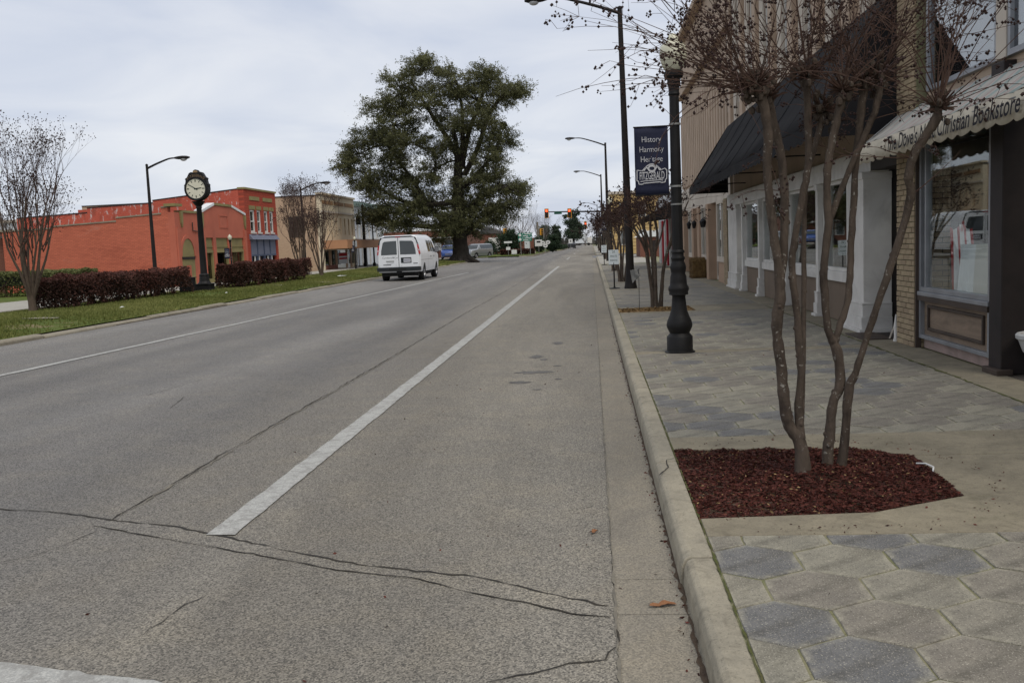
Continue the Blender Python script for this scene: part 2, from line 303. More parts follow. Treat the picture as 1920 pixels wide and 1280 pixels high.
pm('gilt', (0.30, 0.20, 0.11), (0.22, 0.15, 0.08), 3, 0.5, 0.0)
pm('straw', (0.22, 0.145, 0.058), (0.10, 0.062, 0.026), 9, 0.95, 0.8, 40, 0.03)
pm('yellow_siding', (0.56, 0.40, 0.175), (0.48, 0.34, 0.15), 0.8, 0.85, 0.05, 20)
pm('dead_leaf', (0.26, 0.12, 0.055), (0.17, 0.075, 0.035), 20, 0.8, 0.2, 60)
pm('paper', (0.7, 0.7, 0.68), None, 9, 0.8, 0.0)
t_ = NT('red_light'); t_.b.inputs['Emission Color'].default_value = (1.0, 0.06, 0.02, 1); t_.b.inputs['Emission Strength'].default_value = 4.0; t_.done((0.8, 0.05, 0.03), 0.3)
t_ = NT('lamp_shade_glow'); t_.b.inputs['Emission Color'].default_value = (1.0, 0.42, 0.10, 1); t_.b.inputs['Emission Strength'].default_value = 0.35; t_.done((0.6, 0.35, 0.15), 0.8)
glassmat('shop_glass', (0.93, 0.95, 0.94), 1.5, 0.0); glassmat('upper_glass', (0.45, 0.47, 0.50), 1.9, 0.15); glassmat('far_glass', (0.4, 0.42, 0.43), 1.6, 0.03)
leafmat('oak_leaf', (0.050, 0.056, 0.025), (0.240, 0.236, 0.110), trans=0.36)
leafmat('mistletoe', (0.07, 0.075, 0.02), (0.20, 0.19, 0.05))
leafmat('purple_leaf', (0.036, 0.024, 0.017), (0.150, 0.058, 0.046))
leafmat('green_leaf', (0.040, 0.052, 0.016), (0.215, 0.225, 0.090))
leafmat('hazed_evergreen_leaf', (0.018, 0.032, 0.018), (0.060, 0.090, 0.048))  # lightened so that distance haze is painted into the leaf colour
leafmat('hazed_pine_leaf', (0.035, 0.052, 0.035), (0.105, 0.135, 0.085))  # haze of the far view is put into these paler needle tones
leafmat('grass_blade', (0.095, 0.115, 0.026), (0.255, 0.255, 0.085))
leafmat('mulch_red', (0.024, 0.009, 0.007), (0.165, 0.050, 0.036), trans=0.0)
leafmat('mulch_tan', (0.13, 0.075, 0.030), (0.42, 0.29, 0.14), trans=0.0)
brickmat('brick_red_paint', (0.58, 0.160, 0.092), (0.42, 0.112, 0.067), (0.28, 0.078, 0.05), 'x', paint=(0.54, 0.158, 0.095), bump=0.6)
brickmat('brick_red_peel', (0.52, 0.115, 0.070), (0.43, 0.088, 0.056), (0.37, 0.08, 0.055), 'x', peel=(0.58, 0.52, 0.49))
brickmat('brick_red_front', (0.40, 0.072, 0.040), (0.33, 0.058, 0.034), (0.24, 0.05, 0.032), 'y', bh=0.16, ms=0.02)
brickmat('brick_tan', (0.50, 0.345, 0.225), (0.40, 0.265, 0.172), (0.43, 0.33, 0.24), 'x', bump=0.4)
brickmat('brick_brown', (0.20, 0.070, 0.045), (0.15, 0.052, 0.035), (0.17, 0.10, 0.075), 'x')
brickmat('brick_brown_y', (0.20, 0.070, 0.045), (0.15, 0.052, 0.035), (0.17, 0.10, 0.075), 'y')
t_ = NT('cream_brick'); t_k = t_.mix(t_.ramp(t_.rand(), 0.0, 1.0), (0.40, 0.315, 0.20), (0.29, 0.22, 0.145)); t_k = t_.mix(t_.ramp(t_.noise(6, 5, 0.7), 0.4, 0.8), t_k, (0.24, 0.18, 0.12)); t_.bump(t_.noise(60, 4), 0.4, 0.004); t_.done(t_k, 0.85, 0.2)
t_ = NT('wood_panel'); t_k = t_.mix(t_.ramp(t_.noise(3, 6, 0.7, 1.5, t_.map((1, 0.35, 2.2))), 0.3, 0.75), (0.270, 0.200, 0.142), (0.125, 0.094, 0.070)); t_.bump(t_.noise(20, 5, 0.7, 0, t_.map((1, 0.2, 2))), 0.4, 0.004); t_.done(t_k, 0.75, 0.25)

# ---------------------------------------------------------------- mesh helpers
BASE = {}
class MB:
    def __init__(s): s.v = []; s.f = []; s.mi = []; s.cur = 0
    def add(s, vs, fs):
        n = len(s.v); s.v += [tuple(p) for p in vs]
        s.f += [tuple(i + n for i in f) for f in fs]; s.mi += [s.cur]*len(fs); return s
    def box(s, x0, x1, y0, y1, z0, z1):
        v = [(x, y, z) for z in (z0, z1) for y in (y0, y1) for x in (x0, x1)]
        return s.add(v, [(0, 2, 3, 1), (4, 5, 7, 6), (0, 1, 5, 4), (2, 6, 7, 3), (0, 4, 6, 2), (1, 3, 7, 5)])
    def obb(s, c, h, m):
        v = [Vector(c) + m @ Vector((sx*h[0], sy*h[1], sz*h[2])) for sz in (-1, 1) for sy in (-1, 1) for sx in (-1, 1)]
        return s.add(v, [(0, 2, 3, 1), (4, 5, 7, 6), (0, 1, 5, 4), (2, 6, 7, 3), (0, 4, 6, 2), (1, 3, 7, 5)])
    def bar(s, a, b, w, t):
        a, b = Vector(a), Vector(b); d = b - a; q = d.to_track_quat('Z', 'Y').to_matrix()
        return s.obb((a + b)/2, (w/2, t/2, d.length/2), q)
    def prism(s, poly, ax, a, b):
        """polygon in the plane normal to ax, from a to b along ax"""
        put = {'x': lambda p, t: (t, p[0], p[1]), 'y': lambda p, t: (p[0], t, p[1]), 'z': lambda p, t: (p[0], p[1], t)}[ax]
        n = len(poly); v = [put(p, a) for p in poly] + [put(p, b) for p in poly]
        return s.add(v, [tuple(range(n))[::-1], tuple(range(n, 2*n))] + [(i, (i+1) % n, n + (i+1) % n, n + i) for i in range(n)])
    def lathe(s, prof, cx, cy, n=24, cap=True):
        v = []; fs = []
        for r, z in prof:
            for k in range(n):
                a = 2*math.pi*k/n; v.append((cx + r*math.cos(a), cy + r*math.sin(a), z))
        for i in range(len(prof) - 1):
            for k in range(n):
                k2 = (k+1) % n; fs.append((i*n + k, i*n + k2, (i+1)*n + k2, (i+1)*n + k))
        if cap: fs += [tuple(range(n))[::-1], tuple(range((len(prof)-1)*n, len(prof)*n))]
        return s.add(v, fs)
    def tube(s, pts, rad, n=8, cap=True):
        pts = [Vector(p) for p in pts]; m = len(pts)
        if isinstance(rad, (int, float)): rad = [rad]*m
        v = []; up = None
        for i, p in enumerate(pts):
            d = (pts[min(i+1, m-1)] - pts[max(i-1, 0)])
            d = d.normalized() if d.length > 1e-9 else Vector((0, 0, 1))
            if up is None: up = d.orthogonal().normalized()
            up = up - d*up.dot(d); up = up.normalized() if up.length > 1e-6 else d.orthogonal().normalized()
            sd = d.cross(up)
            for k in range(n):
                a = 2*math.pi*k/n; v.append(p + (up*math.cos(a) + sd*math.sin(a))*rad[i])
        fs = [(i*n + k, i*n + (k+1) % n, (i+1)*n + (k+1) % n, (i+1)*n + k) for i in range(m-1) for k in range(n)]
        if cap: fs += [tuple(range(n))[::-1], tuple(range((m-1)*n, m*n))]
        return s.add(v, fs)
    def ball(s, c, r, sq=(1, 1, 1), n=8, m=5):
        prof = []
        v = [(c[0], c[1], c[2] - r*sq[2])]
        for i in range(1, m):
            a = math.pi*i/m
            for k in range(n):
                b = 2*math.pi*k/n; v.append((c[0] + r*sq[0]*math.sin(a)*math.cos(b), c[1] + r*sq[1]*math.sin(a)*math.sin(b), c[2] - r*sq[2]*math.cos(a)))
        v.append((c[0], c[1], c[2] + r*sq[2])); e = len(v) - 1
        fs = [(0, 1 + (k+1) % n, 1 + k) for k in range(n)] + [(e, 1 + (m-2)*n + k, 1 + (m-2)*n + (k+1) % n) for k in range(n)]
        fs += [(1 + i*n + k, 1 + i*n + (k+1) % n, 1 + (i+1)*n + (k+1) % n, 1 + (i+1)*n + k) for i in range(m-2) for k in range(n)]
        return s.add(v, fs)
    def build(s, name, mat, parent=None, smooth=False, bevel=0):
        me = D.meshes.new(name); off = BASE.get(parent, (0, 0, 0))
        me.from_pydata([(x-off[0], y-off[1], z-off[2]) for x, y, z in s.v], [], s.f)
        for mm in (mat if isinstance(mat, (list, tuple)) else [mat]): me.materials.append(MATS[mm])
        if isinstance(mat, (list, tuple)): me.polygons.foreach_set('material_index', s.mi)
        if smooth: me.polygons.foreach_set('use_smooth', [True]*len(me.polygons)); me.set_sharp_from_angle(angle=R(42))
        me.update()
        bm = bmesh.new(); bm.from_mesh(me); bmesh.ops.recalc_face_normals(bm, faces=bm.faces); bm.to_mesh(me); bm.free()
        o = D.objects.new(name, me); col.objects.link(o); BASE[o] = off
        if parent: o.parent = parent
        if bevel:
            b = o.modifiers.new('bevel', 'BEVEL'); b.width = bevel; b.segments = 2; b.limit_method = 'ANGLE'
        return o
def tag(o, label=None, cat=None, group=None, kind=None):
    for k, v in (('label', label), ('category', cat), ('group', group), ('kind', kind)):
        if v: o[k] = v
    return o
def thing(name, label, cat, loc=(0, 0, 0), group=None, local=False):
    """an Empty at the thing's base; its parts are given in world coordinates unless local"""
    o = D.objects.new(name, None); col.objects.link(o); o.location = loc; o.empty_display_size = 0.2
    BASE[o] = (0, 0, 0) if local else tuple(loc)
    return tag(o, label, cat, group)
def struct(name, mb, mat, **k): return tag(mb.build(name, mat, **k), kind='structure')
def copy_tree(o, parent=None):
    c = o.copy(); col.objects.link(c); c.parent = parent
    for ch in list(o.children): copy_tree(ch, c)
    return c
def place(proto, loc, rz, label, first):
    o = proto if first else copy_tree(proto)
    o.location = loc; o.rotation_euler = (0, 0, rz); o['label'] = label
    return o
def leafy(name, mat, parent, C, size, tint=None, seed=1, flat=0.0, aspect=0.5, kind=None, long=None):
    """many small leaf-shaped faces at points C (n,3)"""
    r = np.random.default_rng(seed); n = len(C); C = np.asarray(C, float) - np.array(BASE.get(parent, (0, 0, 0)))
    a = r.normal(size=(n, 3)); a[:, 2] *= (1 - flat)
    if long is not None: a = a*0.35 + np.asarray(long)
    a /= np.linalg.norm(a, axis=1)[:, None]
    b = np.cross(a, r.normal(size=(n, 3))); b /= np.linalg.norm(b, axis=1)[:, None] + 1e-9
    s = np.asarray(size)*np.ones(n)
    a *= s[:, None]; b *= (s*aspect)[:, None]
    V = np.stack([C - a, C + b, C + a, C - b], 1).reshape(-1, 3)
    me = D.meshes.new(name); me.vertices.add(4*n); me.vertices.foreach_set('co', V.ravel())
    me.loops.add(4*n); me.loops.foreach_set('vertex_index', np.arange(4*n, dtype=np.int32))
    me.polygons.add(n); me.polygons.foreach_set('loop_start', np.arange(0, 4*n, 4, dtype=np.int32))
    me.polygons.foreach_set('loop_total', np.full(n, 4, dtype=np.int32))
    me.update(calc_edges=True)
    at = me.attributes.new('tint', 'FLOAT', 'POINT'); tv = r.random(n) if tint is None else np.asarray(tint)
    at.data.foreach_set('value', np.repeat(np.clip(tv, 0, 1), 4))
    me.materials.append(MATS[mat]); o = D.objects.new(name, me); col.objects.link(o); BASE[o] = BASE.get(parent, (0, 0, 0))
    if parent: o.parent = parent
    if kind: o['kind'] = kind
    return o
def text(name, s, mat, parent, origin, right, up, height, depth=0.004, squeeze=1.0, shear=0.0, align='LEFT', spacing=1.0, offset=0.0):
    """lettering as a thin mesh: origin is the left end of the base line"""
    cu = D.curves.new('t', 'FONT'); cu.body = s; cu.size = 1.0; cu.extrude = 0.0; cu.shear = shear; cu.align_x = align; cu.space_character = spacing; cu.offset = offset; cu.resolution_u = 3
    ob = D.objects.new('t', cu); col.objects.link(ob); dg = bpy.context.evaluated_depsgraph_get(); dg.update()
    me = D.meshes.new_from_object(ob.evaluated_get(dg)); D.objects.remove(ob); D.curves.remove(cu)
    k = height/0.70; ri, u = Vector(right).normalized(), Vector(up).normalized(); nn = ri.cross(u)
    off = Vector(BASE.get(parent, (0, 0, 0))); og = Vector(origin) - off
    for v in me.vertices: v.co = og + ri*(v.co.x*k*squeeze) + u*(v.co.y*k) + nn*depth
    me.name = name; me.materials.clear(); me.materials.append(MATS[mat])
    o = D.objects.new(name, me); col.objects.link(o); BASE[o] = tuple(off)
    if parent: o.parent = parent
    return o
def zr(x): return 0.02*min(10.5, max(0.0, -x))
def grow(mb, p, d, ln, r, depth, rg, spread=0.45, up=0.1, tips=None, n=5, kids=(2, 3), shrink=0.72, seg=3, bend=0.16):
    """one limb with its forks"""
    pts = [p.copy()]; rad = [r]; q = p.copy(); dd = d.normalized()
    for i in range(seg):
        dd = (dd + Vector((rg.gauss(0, bend), rg.gauss(0, bend), rg.gauss(0, bend) + up*0.5))).normalized()
        q = q + dd*(ln/seg); pts.append(q.copy()); rad.append(r*(1 - 0.42*(i+1)/seg))
    mb.tube(pts, rad, max(3, n), cap=False)
    if depth == 0:
        if tips is not None: tips.append((q, dd))
        return
    for k in range(rg.randint(*kids)):
        ax = Vector((rg.gauss(0, 1), rg.gauss(0, 1), rg.gauss(0, 0.6))); ax = (ax - dd*ax.dot(dd)).normalized()
        nd = (dd + ax*rg.uniform(0.5, 1.3)*spread*1.4 + Vector((0, 0, up))).normalized()
        st = pts[-1] if k < 2 else pts[rg.randint(1, seg)]
        grow(mb, st, nd, ln*shrink*rg.uniform(0.75, 1.2), rad[-1]*(0.95 if k == 0 else 0.72), depth-1, rg, spread, up, tips, n-1, kids, shrink, max(2, seg), bend)
# ================================================================ the setting
g = MB(); g.add([(-900, -60, -0.10), (900, -60, -0.10), (900, 1500, -0.10), (-900, 1500, -0.10)], [(0, 1, 2, 3)]); struct('ground', g, 'ground')
# ---- roadway: falls 2 % towards the gutter
m = MB()
ys = [-25, 0, 5, 10, 20, 40, 80, 160, 320, 700]
for a, b in zip(ys[:-1], ys[1:]):
    m.add([(-10.55, a, 0.211), (0.05, a, 0.0), (0.05, b, 0.0), (-10.55, b, 0.211)], [(0, 1, 2, 3)])
road = struct('road', m, 'asphalt')
def ribbon(name, pts, w, mat, parent, dz=0.004, jit=0.3, zf=zr, step=0.06, rough=0.012, tip=0.35):
    P = []
    for (x0, y0), (x1, y1) in zip(pts[:-1], pts[1:]):
        n = max(1, int(math.hypot(x1-x0, y1-y0)/step))
        P += [(x0 + (x1-x0)*i/n + rng.gauss(0, rough), y0 + (y1-y0)*i/n + rng.gauss(0, rough)) for i in range(n)]
    P.append(pts[-1]); v = []; fs = []
    for i, (x, y) in enumerate(P):
        a = P[max(0, i-1)]; b = P[min(len(P)-1, i+1)]; dx, dy = b[0]-a[0], b[1]-a[1]; l = math.hypot(dx, dy) or 1
        ww = w*(1 + rng.uniform(-jit, jit) + (0.45*math.sin(i*0.37 + w*900)*math.sin(i*0.11) if 'crack' in name else 0))*(tip if i in (0, len(P)-1) else 1)/2
        for sg in (-1, 1):
            X, Y = x - sg*dy/l*ww, y + sg*dx/l*ww; v.append((X, Y, zf(X) + dz))
        if i: fs.append((2*i-2, 2*i-1, 2*i+1, 2*i))
    mb = MB(); mb.add(v, fs); return mb.build(name, mat, parent)
MAIN = [(-3.86, 5.64), (-3.42, 5.57), (-2.98, 5.41), (-2.47, 5.26), (-1.66, 4.84), (-1.18, 4.62), (-0.63, 4.48), (-0.41, 4.36), (-0.21, 4.24), (0.02, 4.12)]
MAIN2 = [(-3.04, 5.30), (-2.40, 5.02), (-1.88, 4.80), (-1.34, 4.56), (-0.90, 4.44), (-0.60, 4.26), (-0.36, 4.16), (-0.15, 4.03), (0.03, 4.0)]
mb = MB(); mb.add([(x, y, zr(x) + 0.003) for x, y in MAIN[2:]] + [(x, y, zr(x) + 0.003) for x, y in MAIN2[::-1]], [tuple(range(len(MAIN) - 2 + len(MAIN2)))]); mb.build('asphalt_patch', 'asphalt_old', road)
ribbon('crack', [(-9.5, 7.9), (-6.5, 6.7)] + MAIN, 0.013, 'crack', road, 0.006, 0.6, rough=0.006)
ribbon('crack', MAIN2, 0.007, 'crack', road, 0.006, 0.6, rough=0.006)
ribbon('crack', [(-2.99, 5.41), (-3.0, 8), (-2.98, 14.6), (-3.02, 22), (-2.95, 34), (-3.0, 60)], 0.012, 'crack', road, 0.005, 0.8, step=0.12, rough=0.008)
ribbon('crack_filler', [(-2.965, 5.5), (-2.97, 8), (-2.95, 14.6)], 0.012, 'crack_fill', road, 0.007, 0.9)
for pts, w in (([(-3.23, 4.61), (-3.05, 4.79), (-2.96, 5.2)], 0.008), ([(-1.98, 3.74), (-1.95, 3.88), (-1.94, 4.03), (-1.88, 4.20)], 0.010),
               ([(-0.44, 3.36), (-0.28, 3.45), (-0.14, 3.53), (0.0, 3.57), (0.05, 3.76), (0.045, 3.9)], 0.018), ([(-4.4, 9.3), (-4.5, 9.7), (-4.6, 10.1)], 0.012),
               ([(-5.1, 10.2), (-5.0, 11.0), (-4.95, 11.5)], 0.012), ([(-6.2, 15), (-4.4, 15.8), (-3.0, 16.6)], 0.012), ([(-7.4, 24), (-5.2, 25.2), (-3.1, 25)], 0.014), ([(-8.6, 19), (-8.2, 22), (-8.7, 26)], 0.012)):
    ribbon('crack', pts, w*0.5, 'crack', road, 0.005, 0.6, rough=0.006)
for cx, cy, sx, sy in ((-0.79, 11.8, 0.24, 0.14), (-0.90, 10.95, 0.15, 0.10), (-0.66, 10.4, 0.06, 0.05), (-0.45, 11.2, 0.05, 0.06), (-0.84, 13.4, 0.10, 0.20), (-0.72, 13.1, 0.07, 0.1), (-0.5, 12.4, 0.07, 0.06), (-0.6, 15.2, 0.10, 0.2)):
    mb = MB(); n = 30; mb.add([(cx + sx*math.cos(6.283*k/n)*rng.uniform(0.45, 1.25), cy + sy*math.sin(6.283*k/n)*rng.uniform(0.45, 1.25), 0) for k in range(n)], [tuple(range(n))])
    mb.v = [(x, y, zr(x) + 0.004) for x, y, z in mb.v]; mb.build('oil_stain', 'oil_stain', road)
def marking(name, p, q, w, dz=0.008, rag=True):
    return ribbon(name, [p, q], w, 'road_paint', road, dz, 0.05 if rag else 0.0, step=0.12, rough=0.003, tip=1.0)
marking('lane_line', (-2.18, 5.12), (-2.2, 62), 0.165)
for a, b in ((84, 97), (118, 128), (150, 160), (190, 200)): marking('lane_dash', (-2.25, a), (-2.25, b), 0.13)
ribbon('edge_line', [(-8.15, 4), (-8.0, 12), (-7.75, 20), (-7.35, 36), (-6.95, 53)], 0.12, 'road_paint', road, 0.008, 0.05, step=0.5, rough=0.004)
ribbon('stop_line', [(-4.2, 3.55), (-2.41, 3.28), (-1.70, 3.14)], 0.34, 'road_paint', road, 0.008, 0.05, step=0.05, rough=0.004, tip=1.0)
# ---- concrete gutter with joints
m = MB(); jy = [-12, -6, 0, 3.62, 4.03, 4.46, 9.6, 14.1] + [20 + 6*i for i in range(12)]
gut = None
root_g = struct('gutter', MB().add([(0.05, -25, -0.012), (0.40, -25, -0.012), (0.40, 700, -0.012), (0.05, 700, -0.012)], [(0, 1, 2, 3)]), 'crack')
for a, b in zip(jy[:-1], jy[1:]):
    mb = MB(); dz = rng.uniform(-0.002, 0.002); mb.box(0.053, 0.385, a + 0.002, b - 0.002, -0.03, 0.001 + dz); mb.build('gutter_slab', 'gutter', root_g)
mb = MB(); mb.box(0.058, 0.385, jy[-1], 700, -0.03, 0.001); mb.build('gutter_slab', 'gutter', root_g)
ribbon('moss_line', [(0.052, 3.3), (0.05, 9), (0.052, 14)], 0.010, 'crack_fill', root_g, 0.006, 0.9, zf=lambda x: 0, rough=0.0025)
ribbon('dirt_line', [(0.366, 2.5), (0.366, 9), (0.366, 24)], 0.018, 'soil', root_g, 0.005, 0.8, zf=lambda x: 0, step=0.05, rough=0.003)
# ---- kerb stones
kerb = struct('kerb', MB().box(0.40, 0.515, -25, 90, -0.06, 0.10), 'mortar')
jk = [-8, -5, -2, 0.4, 2.3, 4.38, 6.32, 8.2, 10.0, 12.5] + [15.2 + 2.9*i for i in range(26)]
for i, (a, b) in enumerate(zip(jk[:-1], jk[1:])):
    dx, dz = rng.uniform(-0.004, 0.004), rng.uniform(-0.004, 0.003)
    if i == 4: dx, dz = 0.012, -0.006
    mb = MB(); mb.prism([(0.365+dx, -0.03), (0.372+dx, 0.085), (0.386+dx, 0.122), (0.412+dx, 0.141+dz), (0.522, 0.141+dz), (0.522, -0.03)], 'y', a + 0.006, b - 0.006)
    mb.build('kerb_stone', 'kerb', kerb, bevel=0.008)
for a, b in ((104, 140), (140, 190), (190, 260)):
    mb = MB(); mb.prism([(0.365, -0.03), (0.372, 0.085), (0.386, 0.122), (0.412, 0.141), (0.522, 0.141), (0.522, -0.03)], 'y', a, b); mb.build('kerb_stone', 'kerb', kerb)
ribbon('crack', [(0.375, 5.93), (0.44, 6.1), (0.46, 6.35), (0.52, 6.42)], 0.008, 'crack', kerb, 0.143, zf=lambda x: 0, step=0.04, rough=0.006)
# ---- pavement: bed, concrete bands, hexagonal pavers
walk = struct('sidewalk', MB().box(0.515, 12, -25, 4.8, -0.05, 0.1315).box(0.515, 12, 4.8, 6.9, -0.05, 0.118).box(0.515, 12, 6.9, 19.3, -0.05, 0.1315).box(0.515, 12, 19.3, 20.8, -0.05, 0.118).box(0.515, 12, 20.8, 90, -0.05, 0.1315), 'mortar')
def slab(poly, z=0.140, mat='walk', name='concrete_slab', bev=0.006):
    mb = MB(); mb.prism(poly, 'z', 0.05, z + rng.uniform(-0.0015, 0.0015)); return mb.build(name, mat, walk, bevel=bev)
XR = 3.56
slab([(0.532, 4.69), (XR, 4.69), (XR, 5.34), (2.025, 5.34), (1.45, 5.05), (0.532, 4.985)])
slab([(2.03, 5.347), (XR, 5.347), (XR, 6.333), (2.075, 6.333)])
slab([(0.532, 6.665), (1.75, 6.605), (2.075, 6.34), (XR, 6.34), (XR, 7.075), (0.532, 7.075)])
slab([(0.532, 12.36), (XR, 12.36), (XR, 12.62), (0.532, 12.62)])
slab([(0.532, 19.2), (XR, 19.2), (XR, 19.5), (0.532, 19.5)]); slab([(0.532, 20.65), (XR, 20.65), (XR, 20.95), (0.532, 20.95)]); slab([(2.06, 19.505), (XR, 19.505), (XR, 20.645), (2.06, 20.645)])
for a in (28.4, 33.2, 44.5, 58.0): slab([(0.532, a), (XR, a), (XR, a + 0.3), (0.532, a + 0.3)])
for a, b in ((60.0, 90.0), (104.0, 150.0), (150.0, 260.0)):
    mb = MB(); mb.box(0.53, 4.05, a, b, 0.0, 0.139); mb.build('concrete_slab', 'walk_pale', walk)
jy2 = [-6 + 1.52*i for i in range(43)]
for a, b in zip(jy2[:-1], jy2[1:]): slab([(XR + 0.012, a + 0.003), (4.045, a + 0.003), (4.045, b - 0.003), (XR + 0.012, b - 0.003)], 0.142)
ribbon('moss_line', [(XR + 0.006, 6), (XR + 0.006, 20)], 0.028, 'moss', walk, 0.1425, 1.0, zf=lambda x: 0, step=0.05, rough=0.010)
ribbon('moss_line', [(0.527, 2.5), (0.527, 12)], 0.008, 'moss', walk, 0.139, 1.0, zf=lambda x: 0, step=0.05, rough=0.002)
HR, HW = 0.2367, 0.41
def clip(poly, x0, x1, y0, y1):
    for k, lim, sg in ((0, x0, 1), (0, x1, -1), (1, y0, 1), (1, y1, -1)):
        out = []
        for i in range(len(poly)):
            p, q = poly[i], poly[(i+1) % len(poly)]; a, b = (p[k]-lim)*sg, (q[k]-lim)*sg
            if a >= 0: out.append(p)
            if a*b < 0:
                t = a/(a-b); out.append((p[0] + (q[0]-p[0])*t, p[1] + (q[1]-p[1])*t))
        poly = out
        if len(poly) < 3: return []
    return poly
def paver_mesh(poly, c):
    """top in two rings (rim worn), sides dropping into the joint"""
    n = len(poly); cx = sum(p[0] for p in poly)/n; cy = sum(p[1] for p in poly)/n; v = []; e = []
    for k, z, ed in ((1.0, -0.05, 1), (1.0, -0.004, 1), (0.985, 0.0, 1), (0.74, 0.0012, 0)):
        for p in poly: v.append((cx + (p[0]-cx)*k - c[0], cy + (p[1]-cy)*k - c[1], z)); e.append(ed)
    fs = [(r*n + i, r*n + (i+1) % n, (r+1)*n + (i+1) % n, (r+1)*n + i) for r in range(3) for i in range(n)] + [tuple(range(3*n, 4*n))]
    me = D.meshes.new('paver'); me.from_pydata(v, [], fs); me.update()
    at = me.attributes.new('edge', 'FLOAT', 'POINT'); at.data.foreach_set('value', e); me.materials.append(MATS['hex_paver']); return me
GAP = 0.972
hexes = []
for y0, y1 in ((2.55, 4.682), (7.083, 12.352), (12.628, 19.192), (20.958, 28.392), (28.708, 33.19), (33.51, 44.49), (44.81, 57.99)):
    j0 = math.floor((y0 - 3.958)/(1.5*HR)) - 1; j1 = math.ceil((y1 - 3.958)/(1.5*HR)) + 1
    for j in range(j0, j1 + 1):
        for i in range(-3, 9):
            cx = 0.9025 + HW*(i + 0.5*(j % 2)); cy = 3.958 + 1.5*HR*j
            full = [(cx + HR*GAP*math.sin(k*math.pi/3), cy + HR*GAP*math.cos(k*math.pi/3)) for k in range(6)]
            c = clip(full, 0.535, XR, y0, y1)
            if not c: continue
            area = abs(sum(c[a][0]*c[(a+1) % len(c)][1] - c[(a+1) % len(c)][0]*c[a][1] for a in range(len(c))))/2
            if area < 0.004: continue
            hexes.append((cy, cx, c, area > 0.139))
hexes.sort(key=lambda h: h[0])
def ragged(poly, a=0.0022, per=4):
    out = []
    for i in range(len(poly)):
        p, q = poly[i], poly[(i+1) % len(poly)]
        for s_ in range(per):
            t = s_/per; c_ = 0.006 if s_ == 0 and rng.random() < 0.25 else 0.0; f_ = 1 - c_*2
            out.append(((p[0] + (q[0]-p[0])*t) + rng.gauss(0, a), (p[1] + (q[1]-p[1])*t) + rng.gauss(0, a)))
    return out
wholes = [paver_mesh(ragged([(HR*GAP*math.sin(k*math.pi/3), HR*GAP*math.cos(k*math.pi/3)) for k in range(6)]), (0, 0)) for _ in range(7)]
rest = MB()
for q, (cy, cx, c, full) in enumerate(hexes):
    z = 0.1385 + rng.uniform(-0.0022, 0.0022)
    if q < 298:
        me = rng.choice(wholes) if full else paver_mesh(ragged(c, 0.0015, 2), (cx, cy))
        o = D.objects.new('paver', me); col.objects.link(o); o.parent = walk; o.location = (cx, cy, z)
        o.rotation_euler = (rng.gauss(0, 0.005), rng.gauss(0, 0.005), (math.pi/3)*rng.randint(0, 5) if full else 0)
    else: rest.prism(c, 'z', 0.09, z)
t_ = NT('hex_paver_far'); t_w = t_.voro(2.6, out='Color'); t_bw = t_.N.new('ShaderNodeRGBToBW'); t_.L.new(t_w, t_bw.inputs[0])
t_k = t_.mix(t_.ramp(t_bw.outputs[0], 0.25, 0.8), (0.25, 0.228, 0.178), (0.165, 0.156, 0.138)); t_k = t_.mix(t_.ramp(t_.noise(3, 6, 0.7), 0.4, 0.75), t_k, (0.20, 0.18, 0.145)); t_.bump(t_.noise(60, 4), 0.3, 0.004); t_.done(t_k, 0.8, 0.3)
tag(rest.build('paver_field', 'hex_paver_far', walk), kind='stuff')
# ---- mulch beds
def mulch(name, poly, z, n, mat, label, size, mound, seed):
    xs = [p[0] for p in poly]; ysq = [p[1] for p in poly]; r = np.random.default_rng(seed)
    P = np.stack([r.uniform(min(xs), max(xs), n*2), r.uniform(min(ysq), max(ysq), n*2)], 1); k = len(poly); ins = np.zeros(len(P), bool)
    for i in range(k):
        (xa, ya), (xb, yb) = poly[i], poly[(i+1) % k]
        c = ((ya > P[:, 1]) != (yb > P[:, 1])) & (P[:, 0] < (xb-xa)*(P[:, 1]-ya)/((yb-ya) or 1e-9) + xa); ins ^= c
    P = P[ins][:n]; cx, cy = np.mean(xs), np.mean(ysq)
    d = np.hypot((P[:, 0]-cx)/(max(xs)-min(xs)), (P[:, 1]-cy)/(max(ysq)-min(ysq)))*2
    Z = z + mound*np.clip(1-d, 0, 1) + 0.03*np.exp(-(np.hypot(P[:, 0]-1.35, P[:, 1]-5.85)/0.25)**2) + 0.008*np.sin(P[:, 0]*23)*np.cos(P[:, 1]*19) + r.uniform(0, 0.022, len(P))
    t = np.clip(r.beta(1.6, 2.2, len(P)), 0, 1)
    o = leafy(name, mat, None, np.column_stack([P, Z]), r.uniform(*size, len(P)), t, seed, flat=0.75, aspect=0.32); tag(o, label, 'mulch', kind='stuff')
    b = MB(); b.prism(poly, 'z', 0.02, z + 0.006); b.build('soil', 'soil', o)
    if mat == 'mulch_red':
        q = r.random(len(P)) < 0.022; leafy('pale_chips', 'mulch_tan', o, np.column_stack([P, Z + 0.008])[q], r.uniform(0.004, 0.013, q.sum()), r.random(q.sum()), 12, flat=0.8, aspect=0.35, kind='stuff')
BED = [(0.53, 4.985), (1.45, 5.05), (2.025, 5.34), (2.075, 6.34), (1.75, 6.605), (0.53, 6.665)]
mulch('mulch_bed', BED, 0.122, 30000, 'mulch_red', 'dark red bark mulch around the nearest bare tree', (0.006, 0.021), 0.035, 3)
mulch('mulch_bed', [(0.53, 19.505), (2.055, 19.505), (2.055, 20.645), (0.53, 20.645)], 0.122, 3600, 'mulch_tan', 'tan leaf litter and chips under the second bare tree', (0.02, 0.05), 0.04, 4)
